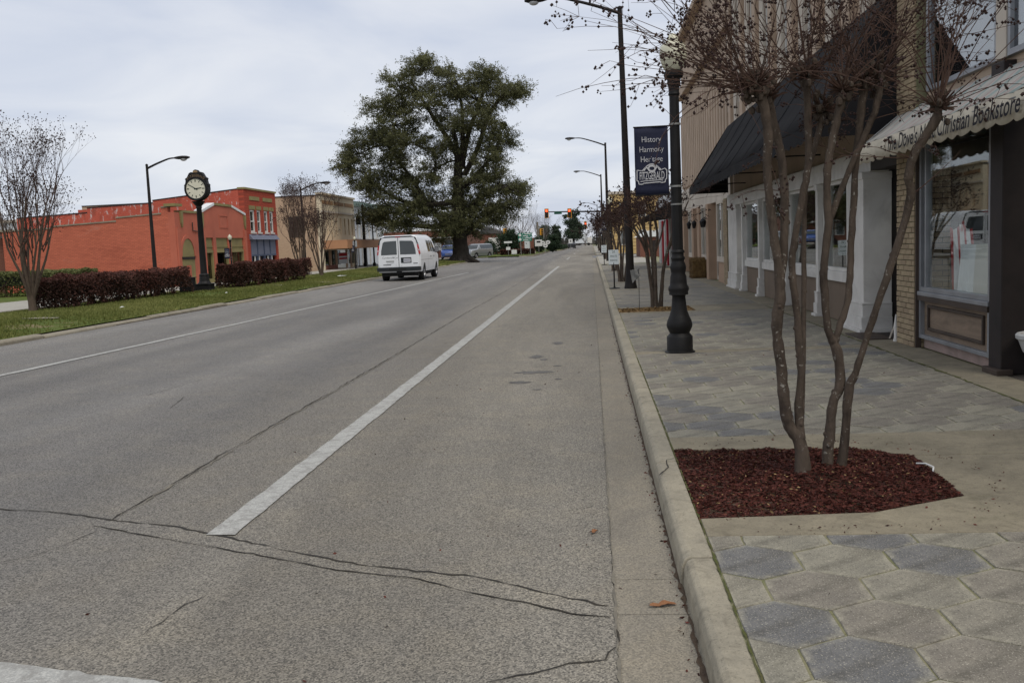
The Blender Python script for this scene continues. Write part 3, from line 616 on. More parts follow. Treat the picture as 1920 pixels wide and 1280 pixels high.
# ---- median, second carriageway, far pavement
def zmed(x): 
    t = (x + 16.5)/6.0; return 0.29 + 0.10*math.sin(math.pi*min(1, max(0, t)))
def lawn(name, x0, x1, y0, y1, zf, nx=8, ny=30, tip=0):
    v = []; fs = []
    for j in range(ny + 1):
        y = y0 + (y1-y0)*j/ny
        for i in range(nx + 1):
            x = x0 + (x1-x0)*i/nx; v.append((x, y, zf(x)))
    fs = [(j*(nx+1)+i, j*(nx+1)+i+1, (j+1)*(nx+1)+i+1, (j+1)*(nx+1)+i) for j in range(ny) for i in range(nx)]
    mb = MB(); mb.add(v, fs); return struct(name, mb, 'lawn', smooth=True)
med = lawn('median', -16.6, -10.72, -20, 88, zmed)
r = np.random.default_rng(5); n = 150000
Yg = 13 + 75*r.random(n)**1.7; Xg = r.uniform(-16.55, -10.74, n); Zg = np.array([zmed(x) for x in Xg])
pat = np.sin(Xg*1.3 + Yg*0.7) + np.sin(Xg*0.6 - Yg*0.45 + 1.3) + r.normal(0, 0.5, n); keep = pat > -1.3
gr = leafy('grass', 'grass_blade', None, np.column_stack([Xg, Yg, Zg + 0.015])[keep], (r.uniform(0.025, 0.06, n)*(0.7 + Yg/60))[keep], np.clip(0.5 + 0.22*pat + r.normal(0, 0.15, n), 0, 1)[keep], 6, aspect=0.25, long=(0, 0, 0.9))
tag(gr, 'short green grass covering the raised median', 'grass', kind='stuff')
mk = struct('median_kerb', MB().box(-10.70, -10.58, -20, 88, 0.05, 0.22), 'soil')
y = -20.0
while y < 88:
    l = rng.uniform(1.6, 3.2); b = min(88, y + l); dx = rng.uniform(-0.03, 0.03); dz = rng.uniform(-0.03, 0.012)
    mb = MB(); mb.prism([(-10.55+dx, 0.10), (-10.56+dx, 0.255+dz), (-10.60+dx, 0.285+dz), (-10.735+dx, 0.295+dz), (-10.735+dx, 0.1)], 'y', y + 0.012, b - 0.012); mb.build('kerb_stone', 'kerb_low', mk, bevel=0.015); y = b
m = MB(); m.add([(-19.0, -20, 0.03), (-16.6, -20, 0.12), (-16.6, 300, 0.12), (-19.0, 300, 0.03)], [(0, 1, 2, 3)]); struct('second_road', m, 'road_far')
struct('median_back_kerb', MB().box(-16.68, -16.56, -20, 88, 0.0, 0.285), 'kerb_low')
fw = struct('far_sidewalk', MB().box(-19.18, -19.03, -20, 300, 0.0, 0.14), 'kerb_low')
yy = -8.0
while yy < 130:
    MB().box(-21.85 if yy > 46 else -23.6, -19.185, yy + 0.01, yy + 1.79, 0.0, 0.15).build('concrete_slab', 'walk_pale', fw); yy += 1.8
m = MB(); m.add([(-60, -20, 0.13), (-23.61, -20, 0.13), (-23.61, 48.3, 0.13), (-60, 48.3, 0.13)], [(0, 1, 2, 3)]); struct('side_lawn', m, 'lawn')
m = MB(); m.add([(-60, 88.05, 0.212), (-10.5, 88.05, 0.212), (-10.5, 104, 0.212), (-60, 104, 0.212)], [(0, 1, 2, 3)]); struct('cross_street', m, 'road_far')
m = MB(); m.add([(0.06, 90.05, 0.004), (60, 90.05, 0.004), (60, 103.9, 0.004), (0.06, 103.9, 0.004)], [(0, 1, 2, 3)]); struct('cross_street_east', m, 'road_far')
for nm, x0, x1, y0, y1 in (('far_median', -13.2, -6.6, 106, 150), ('far_median', -10.8, -5.2, 158, 235)):
    c = MB(); pl = [(x0, y0 + 2), (x0 + 1.5, y0), (x1 - 1.5, y0), (x1, y0 + 2), (x1, y1), (x0, y1)]; c.prism(pl, 'z', 0.0, 0.30); o = struct(nm, c, 'kerb_low')
    c = MB(); c.prism([(x*0.97 + (x0+x1)/2*0.03, y) for x, y in pl], 'z', 0.1, 0.325); c.build('turf', 'lawn', o)
# ================================================================ right-hand shops
def frame_rect(mb, ax, c0, c1, u0, u1, z0, z1, w):
    """a four-sided frame; ax 'x': lies in a plane x=c0..c1 spanning y=u0..u1"""
    B = (lambda a, b, p, q: mb.box(c0, c1, a, b, p, q)) if ax == 'x' else (lambda a, b, p, q: mb.box(a, b, c0, c1, p, q))
    B(u0, u0 + w, z0, z1); B(u1 - w, u1, z0, z1); B(u0 + w, u1 - w, z0, z0 + w); B(u0 + w, u1 - w, z1 - w, z1); return mb
def room(parent, x0, x1, y0, y1, z0, z1):
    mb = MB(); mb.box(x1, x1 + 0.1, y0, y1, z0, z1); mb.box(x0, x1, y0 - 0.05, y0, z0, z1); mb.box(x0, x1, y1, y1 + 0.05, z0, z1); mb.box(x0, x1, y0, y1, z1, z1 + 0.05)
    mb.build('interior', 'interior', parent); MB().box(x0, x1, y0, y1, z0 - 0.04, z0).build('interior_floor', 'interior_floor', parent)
def bricks(parent, x0, x1, y0, y1, z0, z1, face, bw=0.205, bh=0.068, j=0.011):
    """single bricks on a pier: face 'x' looks up the street side (-x), face 'y' looks at us (-y)"""
    row = 0; z = z0; shared = {}
    while z + bh*0.6 < z1:
        h = min(bh, z1 - z); u0, u1 = (y0, y1) if face == 'x' else (x0, x1); u = u0 - (bw/2 if row % 2 else 0)
        while u < u1 - 0.02:
            a, b = max(u, u0), min(u + bw - j, u1)
            if b - a > 0.03:
                key = (round(b-a, 3), round(h, 3), face)
                if key not in shared:
                    mb = MB(); L = (b-a)/2
                    (mb.box(-0.018, 0.03, -L, L, 0, h - j) if face == 'x' else mb.box(-L, L, -0.018, 0.03, 0, h - j))
                    o = mb.build('brick', 'cream_brick', parent, bevel=0.004); shared[key] = o.data; me = o
                    o.parent = parent
                else:
                    me = D.objects.new('brick', shared[key]); col.objects.link(me); me.parent = parent
                off = BASE[parent]; p = rng.uniform(-0.003, 0.003)
                me.location = ((x0 + p, (a+b)/2, z) if face == 'x' else ((a+b)/2, y0 + p, z))
                me.location = (me.location[0]-off[0], me.location[1]-off[1], me.location[2]-off[2])
                if me.data.users == 1 and off != (0, 0, 0):      # the first one was built off-centre
                    for vv in me.data.vertices: vv.co += Vector(off)
            u += bw
        z += bh; row += 1
# ---- bookshop
bk = thing('bookstore_building', 'bookshop with a faded striped awning, cream brick pier and big display window', 'building', (4.05, 9, 0.14))
pier = MB().box(4.0, 4.45, 12.12, 12.8, 0.13, 6.3).build('brick_pier', 'mortar', bk)
bricks(pier, 3.995, 0, 12.13, 12.8, 0.145, 4.9, 'x'); bricks(pier, 4.005, 4.40, 12.115, 0, 0.145, 2.4, 'y')
MB().box(3.985, 4.05, 12.085, 12.112, 0.14, 2.6).build('pier_trim', 'brown_panel', bk)
m = MB(); m.box(4.08, 4.4, 10.0, 12.08, 0.142, 0.27); m.build('plinth', 'pink_base', bk, bevel=0.01)
m = MB(); frame_rect(m, 'x', 4.02, 4.14, 10.0, 12.085, 0.27, 0.80, 0.045); m.build('panel_frame', 'grey_metal', bk, bevel=0.004)
MB().box(4.075, 4.16, 10.046, 12.04, 0.316, 0.754).build('wood_panel', 'wood_panel', bk)
m = MB(); frame_rect(m, 'x', 4.045, 4.08, 10.22, 11.88, 0.38, 0.69, 0.035); m.build('panel_moulding', 'brown_panel', bk, bevel=0.008)
m = MB(); m.box(3.995, 4.16, 9.98, 12.085, 0.80, 0.85); m.build('window_sill', 'grey_metal', bk, bevel=0.006)
m = MB(); frame_rect(m, 'x', 4.02, 4.12, 9.985, 12.085, 0.851, 3.1, 0.055); m.box(4.03, 4.11, 11.88, 11.92, 0.9, 3.05); fo = m.build('window_frame', 'grey_metal', bk, bevel=0.004)
MB().box(4.06, 4.068, 10.04, 12.03, 0.905, 3.05).build('pane', 'shop_glass', fo)
m = MB(); m.box(4.0, 5.62, 10.0, 12.1, 0.74, 0.80); m.build('display_floor', 'brown_panel', bk)
m = MB(); m.box(5.58, 5.64, 10.0, 12.1, 0.8, 3.1); m.box(4.1, 5.6, 12.1, 12.12, 0.8, 3.1); m.box(4.1, 5.6, 10.0, 12.1, 3.1, 3.14); m.build('display_back', 'interior', bk)
m = MB(); m.box(4.42, 5.6, 9.95, 9.99, 0.14, 0.74); m.build('side_panel', 'dark_wood', bk)
m = MB(); frame_rect(m, 'y', 9.95, 9.99, 4.42, 5.6, 0.76, 3.1, 0.05); fo = m.build('side_window_frame', 'dark_wood', bk)
MB().box(4.47, 5.55, 9.966, 9.972, 0.81, 3.05).build('pane', 'shop_glass', fo)
m = MB(); m.box(4.0, 4.42, 9.66, 9.955, 0.14, 3.2); m.build('door_post', 'dark_wood', bk, bevel=0.01)
MB().box(3.94, 4.1, 9.60, 9.97, 0.138, 0.20).build('post_foot', 'brown_panel', bk, bevel=0.01)
m = MB(); m.box(5.7, 5.8, 3.5, 9.99, 0.14, 3.2); m.box(4.1, 5.7, 3.4, 3.5, 0.14, 3.2); m.build('entry_wall', 'dark_wood', bk)
m = MB(); frame_rect(m, 'x', 5.66, 5.70, 8.3, 9.5, 0.15, 2.4, 0.09); m.build('door_frame', 'dark_wood', bk); MB().box(4.06, 5.7, 3.5, 9.98, 0.1, 0.139).build('entry_floor', 'interior_floor', bk)
# upper storey
m = MB(); m.box(4.12, 4.5, 3.0, 12.1, 3.12, 3.25); m.box(4.12, 4.5, 3.0, 12.1, 5.6, 6.3); m.box(4.3, 4.5, 3.0, 12.1, 3.2, 5.6); m.build('upper_wall', 'stucco', bk)
for a, b in ((9.98, 11.98), (7.9, 9.74), (5.7, 7.7)):
    m = MB(); frame_rect(m, 'x', 4.06, 4.14, a, b, 3.24, 5.6, 0.06); fo = m.build('upper_window_frame', 'grey_metal', bk, bevel=0.004)
    MB().box(4.10, 4.106, a + 0.06, b - 0.06, 3.3, 5.54).build('pane', 'upper_glass', fo)
for a in (9.74, 7.7): MB().box(4.05, 4.2, a + 0.005, a + 0.235 if a > 9 else a + 0.195, 3.24, 5.6).build('mullion', 'cream_trim', bk)
# striped awning with a scalloped, lettered valance
m = MB(); ny = 60; Y0, Y1 = 4.0, 12.78; vv = []
for i in range(ny + 1):
    y = Y0 + (Y1-Y0)*i/ny; sag = 0.012*math.sin(i*2.1) + 0.01*math.sin(i*0.7)
    for t in (0, 0.33, 0.66, 1): vv.append((4.05 - 0.56*t, y, 3.13 - 0.425*t - 0.03*math.sin(math.pi*t) + sag*t))
m.add(vv, [(i*4+k, i*4+k+1, i*4+k+5, i*4+k+4) for i in range(ny) for k in range(3)])
aw = m.build('awning', 'striped_canvas', bk, smooth=True)
so = aw.modifiers.new('thick', 'SOLIDIFY'); so.thickness = 0.006
t_ = NT('valance_canvas'); t_k = t_.mix(t_.ramp(t_.noise(2.5, 6, 0.7, 0.5), 0.35, 0.75), (0.52, 0.47, 0.375), (0.36, 0.325, 0.26)); t_.bump(t_.noise(5, 3), 0.3, 0.03); t_.done(t_k, 0.9, 0.1)
m = MB(); vv = []; n = 264
for i in range(n + 1):
    y = Y0 + (Y1-Y0)*i/n; wob = 0.012*math.sin(y*9.3) + 0.008*math.sin(y*23); d = abs(math.sin(math.pi*y/0.285))**0.55
    vv += [(3.487 + wob*0.3, y, 2.705), (3.480 + wob, y, 2.46 + 0.045*(1-d))]
m.add(vv, [(2*i, 2*i+1, 2*i+3, 2*i+2) for i in range(n)]); va = m.build('valance', 'valance_canvas', aw, smooth=True)
so = va.modifiers.new('thick', 'SOLIDIFY'); so.thickness = 0.005
text('lettering', "The Dove's Nest Christian Bookstore", 'awning_ink', aw, (3.455, 11.5, 2.525), (0, -1, 0), (0, 0, 1), 0.165, depth=0.0, squeeze=0.95, shear=0.28, offset=0.012)
m = MB(); m.tube([(4.05, 12.76, 3.12), (3.50, 12.76, 2.68)], 0.012, 6); m.tube([(4.05, 12.76, 2.6), (3.50, 12.76, 2.66)], 0.012, 6); m.tube([(3.50, 12.76, 2.66), (3.50, 4, 2.66)], 0.012, 6); m.build('awning_frame', 'galvanised', bk)
# goods in the window, each its own thing
m = MB(); vv = []; nf, nz = 46, 9
for k in range(nz + 1):
    t = k/nz
    for i in range(nf + 1):
        s = i/nf; w = 0.42 + 0.14*t; y = 11.62 - w*s*0.95 + 0.06*t; x = 4.22 + 0.03*math.sin(s*22)*(0.3 + t) + 0.05*t + 0.10*s; vv.append((x, y, 1.62 - 0.74*t - 0.03*math.sin(s*9)))
fl = [(k*(nf+1)+i, k*(nf+1)+i+1, (k+1)*(nf+1)+i+1, (k+1)*(nf+1)+i) for k in range(nz) for i in range(nf)]
for i_, f in enumerate(fl): m.cur = (((i_ % nf)*7)//nf) % 2; m.add([], []); m.f.append(f); m.mi.append(m.cur)
m.v = vv; fg = m.build('striped_cloth', ['cloth_red', 'cloth_white'], smooth=True); tag(fg, 'red and white striped cloth hanging in the bookshop display window', 'cloth')
def cloth_table(label, cx, cy, w, d, zt):
    m = MB(); v = []; n = 40; per = []
    for i in range(n):
        a = 6.28318*i/n; c, s = math.cos(a), math.sin(a); k = 1/max(abs(c), abs(s)); k = 0.75*k + 0.25*1.15
        per.append((c*k, s*k, i))
    for lv, (z, ex) in enumerate(((zt, 0.96), (zt - 0.02, 1.0), (zt - 0.25, 1.05), (0.805, 1.12))):
        for c, s, i in per:
            f = ex + (0.05*math.sin(i*1.9)*(lv/3)); v.append((cx + c*f*w/2, cy + s*f*d/2, z))
    m.add(v, [(r_*n+i, r_*n+(i+1) % n, (r_+1)*n+(i+1) % n, (r_+1)*n+i) for r_ in range(3) for i in range(n)] + [tuple(range(n))[::-1]])
    tag(m.build('covered_table', 'cloth_white', smooth=True), label, 'table')
cloth_table('table under a white cloth just inside the bookshop window', 4.56, 10.98, 0.78, 0.42, 1.42)
m = MB()
for k in range(16): m.ball((4.30 + rng.uniform(-0.1, 0.2), 10.78 - rng.uniform(0, 0.25), 0.81), rng.uniform(0.03, 0.06), (1, 1.2, 0.5), 6, 4)
tag(m.build('crumpled_cloth', 'brown_panel', smooth=True), 'crumpled dark cloth on the bookshop window floor beside the table', 'cloth')
# white urn by the bookshop door
u = thing('urn_planter', 'white footed bowl planter by the bookshop door', 'planter', (4.33, 9.42, 0.14))
MB().lathe([(0.10, 0.14), (0.11, 0.16), (0.05, 0.20), (0.06, 0.24), (0.14, 0.30), (0.21, 0.40), (0.245, 0.50), (0.255, 0.515), (0.27, 0.525), (0.275, 0.56), (0.26, 0.575), (0.235, 0.57), (0.22, 0.53)], 4.33, 9.42, 32, cap=False).build('bowl', 'ceramic', u, smooth=True)
MB().lathe([(0.225, 0.53), (0.1, 0.545), (0.01, 0.55)], 4.33, 9.42, 20).build('soil', 'soil', u, smooth=True)
# ---- the shop with the big black awning, and the tall stucco front above both shops
bs = thing('shop_building', 'tall beige stucco shop front with a long black awning and white pilasters', 'building', (4.1, 20, 0.14))
m = MB(); m.box(4.16, 4.6, 12.82, 28.3, 2.78, 9.2); m.build('upper_wall', 'stucco', bs)
for i in range(15):
    y = 13.2 + i*1.03; MB().box(4.02, 4.165, y, y + 0.42, 4.7, 8.6).build('rib', 'cream_trim' if i % 2 else 'stucco', bs, bevel=0.02)
    if i % 2 == 0:
        m = MB(); frame_rect(m, 'x', 4.10, 4.17, y + 0.45, y + 1.0, 5.2, 8.3, 0.06); fo = m.build('upper_window', 'white_paint', bs); MB().box(4.13, 4.134, y + 0.51, y + 0.94, 5.26, 8.24).build('pane', 'upper_glass', fo)
m = MB(); m.box(3.90, 4.17, 12.82, 28.3, 8.6, 8.8); m.box(3.82, 4.17, 12.82, 28.3, 9.1, 9.25); m.build('cornice', 'cream_trim', bs, bevel=0.02)
MB().box(3.98, 4.25, 14.0, 28.28, 2.45, 2.78).build('lintel', 'white_paint', bs, bevel=0.01)
def column(parent, y0, y1, x0, x1, zt=2.449, nm='column'):
    m = MB(); m.box(x0 + 0.04, x1, y0 + 0.04, y1 - 0.04, 0.141, zt)
    for e, a, b in ((-0.035, 0.141, 0.19), (0.0, 0.19, 0.37), (0.018, 0.37, 0.55), (0.01, 0.55, 0.575)): m.box(x0 + e, x1, y0 + e, y1 - e, a + 0.0005, b)
    m.box(x0 + 0.02, x1, y0 + 0.02, y1 - 0.02, zt - 0.1, zt - 0.002); return m.build(nm, 'white_paint', parent, bevel=0.006)
column(bs, 14.02, 15.0, 3.86, 4.3); column(bs, 26.55, 28.2, 3.94, 4.3)
PY = [17.2, 20.0, 23.1, 25.6]
for y in PY: column(bs, y - 0.12, y + 0.12, 3.93, 4.25, nm='pilaster')
edges = [15.0] + PY
for a, b in zip(edges[:-1], edges[1:]):
    a2 = a + (0.0 if a == 15.0 else 0.1); b2 = b - 0.1
    MB().box(4.08, 4.2, a2, b2, 0.142, 0.80).build('base_panel', 'tan_panel', bs)
    MB().box(4.02, 4.22, a2, b2, 0.80, 0.965).build('window_sill', 'white_paint', bs, bevel=0.008)
    m = MB(); frame_rect(m, 'x', 4.06, 4.14, a2, b2, 0.966, 2.449, 0.06); fo = m.build('window_frame', 'white_paint', bs, bevel=0.004)
    MB().box(4.095, 4.102, a2 + 0.06, b2 - 0.06, 1.026, 2.389).build('pane', 'shop_glass', fo)
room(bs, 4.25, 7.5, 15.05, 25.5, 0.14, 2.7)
m = MB(); m.box(5.2, 5.25, 25.75, 26.5, 0.14, 2.45); m.box(4.3, 5.2, 25.68, 25.72, 0.14, 2.45); m.build('door_recess', 'dark_void', bs)
# window with blinds in the near bay
MB().box(4.50, 4.56, 12.85, 14.1, 0.142, 0.80).build('base_panel', 'brown_panel', bs); MB().box(4.46, 4.6, 12.85, 14.1, 0.80, 0.97).build('window_sill', 'white_paint', bs, bevel=0.006)
m = MB(); frame_rect(m, 'x', 4.48, 4.55, 12.85, 14.1, 0.971, 2.45, 0.05); fo = m.build('window_frame', 'dark_wood', bs); MB().box(4.51, 4.516, 12.9, 14.05, 1.02, 2.4).build('pane', 'shop_glass', fo)
for k in range(34):
    m = MB(); z = 1.05 + k*0.040; m.add([(4.56, 12.9, z), (4.59, 12.9, z + 0.022), (4.59, 14.05, z + 0.022), (4.56, 14.05, z)], [(0, 1, 2, 3)]); m.build('blind_slat', 'blind', bs)
m = MB(); m.box(5.2, 5.25, 12.85, 14.1, 0.1, 2.7); m.box(4.2, 5.2, 14.1, 14.14, 0.1, 2.7); m.box(3.99, 4.5, 12.84, 14.02, 2.46, 2.77); m.build('bay_wall', 'interior', bs); MB().box(4.06, 4.5, 12.82, 14.1, 0.1, 0.145).build('bay_floor', 'dark_wood', bs)
# black awning, closed ends
m = MB(); ny = 40; vv = []; A0, A1 = 12.86, 28.26
for i in range(ny + 1):
    y = A0 + (A1-A0)*i/ny; s_ = 0.014*math.sin(i*1.7) + 0.014*math.sin(i*0.61)
    for t in (0, .25, .5, .75, 1): vv.append((4.02 - 1.12*t, y, 4.75 - 1.72*t - 0.06*math.sin(math.pi*t) + s_*t))
m.add(vv, [(i*5+k, i*5+k+1, i*5+k+6, i*5+k+5) for i in range(ny) for k in range(4)])
ba = m.build('awning', 'awning_black', bs, smooth=True); so = ba.modifiers.new('thick', 'SOLIDIFY'); so.thickness = 0.008
for y in (A0, A1):
    m = MB(); m.prism([(4.02, 4.75), (2.9, 3.03), (2.9, 2.86), (4.02, 2.86)], 'y', y - 0.004, y + 0.004); m.build('awning_end', 'awning_black', ba)
m = MB(); vv = []; n = 300
for i in range(n + 1):
    y = A0 + (A1-A0)*i/n; d = abs(math.sin(math.pi*y/0.40))**0.6; vv += [(2.897, y, 3.03), (2.893, y, 2.815 + 0.05*(1-d))]
m.add(vv, [(2*i, 2*i+1, 2*i+3, 2*i+2) for i in range(n)]); m.build('valance', 'awning_black', ba)
for y in (A0 + 0.03, 17, 21, 25, A1 - 0.03):
    m = MB(); m.tube([(4.0, y, 4.58), (2.96, y, 2.96)], 0.014, 6); m.tube([(2.96, y, 2.95), (4.0, y, 2.95)], 0.014, 6); m.build('awning_rib', 'dark_bronze', ba)
for k_ in range(1, 8):
    y = A0 + (A1-A0)*k_/8; MB().tube([(4.02 - 1.12*t - 0.004, y, 4.75 - 1.72*t - 0.06*math.sin(math.pi*t) + 0.004) for t in (0, .2, .4, .6, .8, 1)], 0.006, 5).build('seam', 'awning_black', ba)
# lit table lamp behind the near window, leaning board, newel
tl = thing('table_lamp', 'small table lamp with a glowing orange shade behind the dark blinds', 'lamp', (4.85, 13.55, 0.97))
MB().lathe([(0.07, 0.97), (0.07, 0.99), (0.02, 1.02), (0.035, 1.10), (0.02, 1.2), (0.012, 1.28)], 4.85, 13.55, 14).build('base', 'dark_wood', tl, smooth=True); MB().lathe([(0.13, 1.27), (0.08, 1.50)], 4.85, 13.55, 18, cap=False).build('lamp_shade', 'lamp_shade_glow', tl, smooth=True)
MB().box(4.65, 5.1, 13.2, 13.9, 0.9, 0.968).build('shelf', 'interior', bs)
ea = thing('folding_sign', 'chalkboard leaning on a pale stick frame beside the brick pier', 'sign', (4.2, 12.95, 0.14))
m = MB(); m.bar((3.98, 13.12, 0.145), (4.2, 12.98, 0.85), 0.025, 0.02); m.build('leg', 'cream_trim', ea); m = MB(); m.bar((4.38, 12.9, 0.145), (4.22, 12.96, 0.85), 0.025, 0.02); m.build('leg', 'cream_trim', ea)
m = MB(); m.obb((4.2, 12.99, 0.55), (0.13, 0.012, 0.22), Matrix.Rotation(R(-12), 3, 'X')); m.build('board', 'sign_ink', ea)
m = MB(); m.tube([(4.10, 12.955, 0.52), (4.06, 12.955, 0.56), (4.10, 12.95, 0.61)], 0.006, 5); m.build('chalk_mark', 'paper', ea)
MB().lathe([(0.035, 0.14), (0.035, 0.16), (0.025, 0.19), (0.028, 0.36), (0.018, 0.42), (0.008, 0.5)], 3.985, 12.86, 12).build('white_stake', 'white_paint', smooth=True)
tag(D.objects['white_stake'], 'short turned white post at the foot of the brick pier', 'post')
tag(MB().box(3.62, 4.03, 13.1, 14.0, 0.1435, 0.155).build('door_mat', 'brown_panel', bevel=0.004), 'brown door mat in front of the big white column', 'mat')
# ---- second shop front along the street
s2 = thing('shop_building', 'beige stucco shop with tan pilasters, lanterns and narrow windows past the black awning', 'building', (4.1, 36, 0.14))
m = MB(); m.box(4.16, 4.6, 28.32, 43.0, 3.6, 10.0); m.build('upper_wall', 'stucco', s2)
m = MB(); m.box(4.08, 4.5, 28.32, 43.0, 2.72, 3.6); m.build('fascia', 'cream_trim', s2, bevel=0.01)
m = MB(); m.box(3.95, 4.17, 28.32, 43, 7.55, 7.95); m.box(3.86, 4.17, 28.32, 43, 9.8, 10.03); m.build('cornice', 'stucco', s2, bevel=0.02)
for i in range(22):
    y = 28.7 + i*0.65; MB().box(4.06, 4.165, y, y + 0.3, 3.7, 6.8).build('flute', 'stucco', s2, bevel=0.03)
m = MB(); m.box(3.99, 4.4, 28.32, 29.15, 0.13, 2.72); m.build('brick_pier', 'mortar', s2)
bricks(D.objects['brick_pier.001'] if 'brick_pier.001' in D.objects else m, 3.985, 0, 28.33, 29.14, 0.145, 2.71, 'x', bh=0.075)
seq = [(29.15, 31.2, 'w'), (31.2, 32.9, 'd'), (32.9, 33.5, 'p'), (33.5, 35.6, 'w'), (35.6, 36.3, 'p'), (36.3, 37.6, 'd'), (37.6, 38.2, 'p'), (38.2, 40.2, 'w'), (40.2, 41.4, 'd'), (41.4, 43.0, 'p')]
for a, b, k in seq:
    if k == 'p': MB().box(3.97, 4.3, a, b, 0.141, 2.719).build('pilaster', 'tan_trim', s2, bevel=0.01)
    elif k == 'w':
        MB().box(4.08, 4.2, a, b, 0.142, 0.80).build('base_panel', 'tan_trim', s2); MB().box(4.03, 4.2, a, b, 0.80, 0.87).build('window_sill', 'cream_trim', s2)
        m = MB(); frame_rect(m, 'x', 4.04, 4.14, a, b, 0.871, 2.718, 0.09); m.box(4.05, 4.13, (a+b)/2 - 0.05, (a+b)/2 + 0.05, 0.96, 2.63); fo = m.build('window_frame', 'cream_trim', s2); MB().box(4.09, 4.096, a + 0.09, b - 0.09, 0.96, 2.63).build('pane', 'shop_glass', fo)
    else:
        m = MB(); frame_rect(m, 'x', 4.25, 4.33, a, b, 0.145, 2.718, 0.12); fo = m.build('door_frame', 'cream_trim', s2); MB().box(4.28, 4.30, a + 0.12, b - 0.12, 0.2, 2.6).build('door', 'dark_wood', s2)
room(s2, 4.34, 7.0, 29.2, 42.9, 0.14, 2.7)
for y in (32.98, 33.4, 36.0, 37.9):
    ln = thing('wall_lantern', 'black wall lantern on the beige shop front, %s' % {32.98: 'nearest of the four', 33.4: 'second from the near end', 36.0: 'third from the near end', 37.9: 'farthest of the four'}[y], 'lantern', (3.9, y, 2.0), 'lanterns on the beige shop front')
    MB().tube([(3.97, y, 2.2), (3.9, y, 2.28), (3.84, y, 2.22)], 0.012, 6).build('bracket', 'black_metal', ln); MB().lathe([(0.05, 1.93), (0.09, 2.12), (0.10, 2.13), (0.03, 2.22)], 3.84, y, 8).build('lantern_case', 'black_metal', ln)
hb = thing('straw_bale', 'bound bale of brown straw standing against the beige shop', 'bale', (3.84, 34.9, 0.14))
r_ = np.random.default_rng(9); n = 2600; P = r_.uniform(-1, 1, (n, 3)); ax = r_.integers(0, 3, n); P[np.arange(n), ax] = np.sign(P[np.arange(n), ax])
m = MB(); m.box(3.56, 4.10, 34.3, 35.2, 0.145, 0.84); m.build('core', 'straw', hb, bevel=0.08)
leafy('straw', 'mulch_tan', hb, np.column_stack([3.83 + P[:, 0]*0.275, 34.75 + P[:, 1]*0.46, 0.49 + P[:, 2]*0.355]), r_.uniform(0.03, 0.08, n), r_.random(n)*0.5, 2, aspect=0.12, kind='stuff')
for y in (34.6, 34.95): MB().box(3.545, 4.115, y, y + 0.02, 0.142, 0.856).build('twine', 'dark_wood', hb)
# ---- third shop, low brick building, yellow building
s3 = thing('shop_building', 'low white and red shop with a small dark awning beyond the beige shop', 'building', (4.1, 52, 0.14))
m = MB(); m.box(4.1, 9, 46.5, 58.5, 2.6, 4.0); m.box(4.1, 9, 46.4, 46.5, 0.14, 4.0); m.box(4.1, 9, 58.4, 58.5, 0.14, 4.0); m.build('wall', 'white_wall', s3)
for i, a in enumerate((46.5, 48.2, 49.9, 51.6, 53.3, 55.0, 56.7)):
    MB().box(4.05, 4.3, a, a + 0.45, 0.141, 2.599).build('pilaster', ('white_paint', 'cloth_red')[i % 2], s3); MB().box(4.2, 4.24, a + 0.45, a + 1.7, 0.141, 2.599).build('shop_window', 'far_glass', s3)
MB().box(4.3, 8, 46.6, 58.3, 0.1, 0.15).build('interior_floor', 'interior', s3); MB().box(6.5, 6.6, 46.6, 58.3, 0.15, 2.6).build('interior', 'interior', s3)
m = MB(); m.prism([(4.08, 3.45), (2.55, 2.62), (2.55, 2.45), (2.6, 2.45), (4.08, 2.6)], 'y', 44.8, 51.0); m.build('awning', 'awning_black', s3)
lb = thing('brick_building', 'low red-brown brick hut with two doors beside the far lawn patch', 'building', (5.6, 80, 0.0))
MB().box(3.9, 7.4, 77.5, 84, 0.0, 1.75).build('wall', 'brick_brown', lb); MB().prism([(3.7, 1.75), (7.6, 1.75), (6.6, 2.25), (4.7, 2.25)], 'y', 77.3, 84.2).build('roof', 'white_coping', lb)
for x in (4.7, 5.5): MB().box(x, x + 0.5, 77.46, 77.5, 0.1, 1.45).build('door', 'dark_wood', lb)
tag(MB().box(5.2, 9, 62, 76, 0.05, 0.16).build('grass_patch', 'lawn'), kind='structure')
yb = thing('yellow_building', 'two-storey yellow building with horizontal boards closing the view behind the pavement trees', 'building', (9, 108, 0))
MB().box(2.2, 24, 106, 122, 0, 6.6).build('wall', 'yellow_siding', yb); MB().box(2.05, 24.1, 105.85, 122.1, 6.6, 6.9).build('cornice', 'cream_trim', yb)
for k in range(16): MB().box(2.19, 24, 105.975, 106.0, 0.5 + k*0.38, 0.53 + k*0.38).build('board_joint', 'board_tan', yb)
for x in (3.2, 5.2, 7.2, 9.2):
    for z in (1.0, 4.0): fo = MB().box(x, x + 0.9, 105.95, 105.99, z, z + 1.6).build('window', 'white_paint', yb); MB().box(x + 0.1, x + 0.8, 105.93, 105.952, z + 0.1, z + 1.5).build('pane', 'far_glass', fo)
for i, (y0, y1, h, mt, lab) in enumerate(((126, 150, 5.0, 'brick_brown_y', 'brown brick shop row far along the right pavement'), (152, 185, 4.2, 'cream_wall', 'cream shop row farther along the right pavement'), (188, 240, 4.8, 'brick_brown_y', 'farthest brick shop row on the right side'))):
    b = thing('shop_row', lab, 'building', (5, y0, 0)); MB().box(4.2, 14, y0, y1, 0, h).build('wall', mt, b); MB().box(4.1, 14, y0 - 0.1, y1 + 0.1, h, h + 0.2).build('coping', 'coping', b)
    k = y0 + 1
    while k < y1 - 3: MB().box(4.14, 4.2, k, k + 2.4, 0.6, 2.6).build('shop_window', 'far_glass', b); k += 4
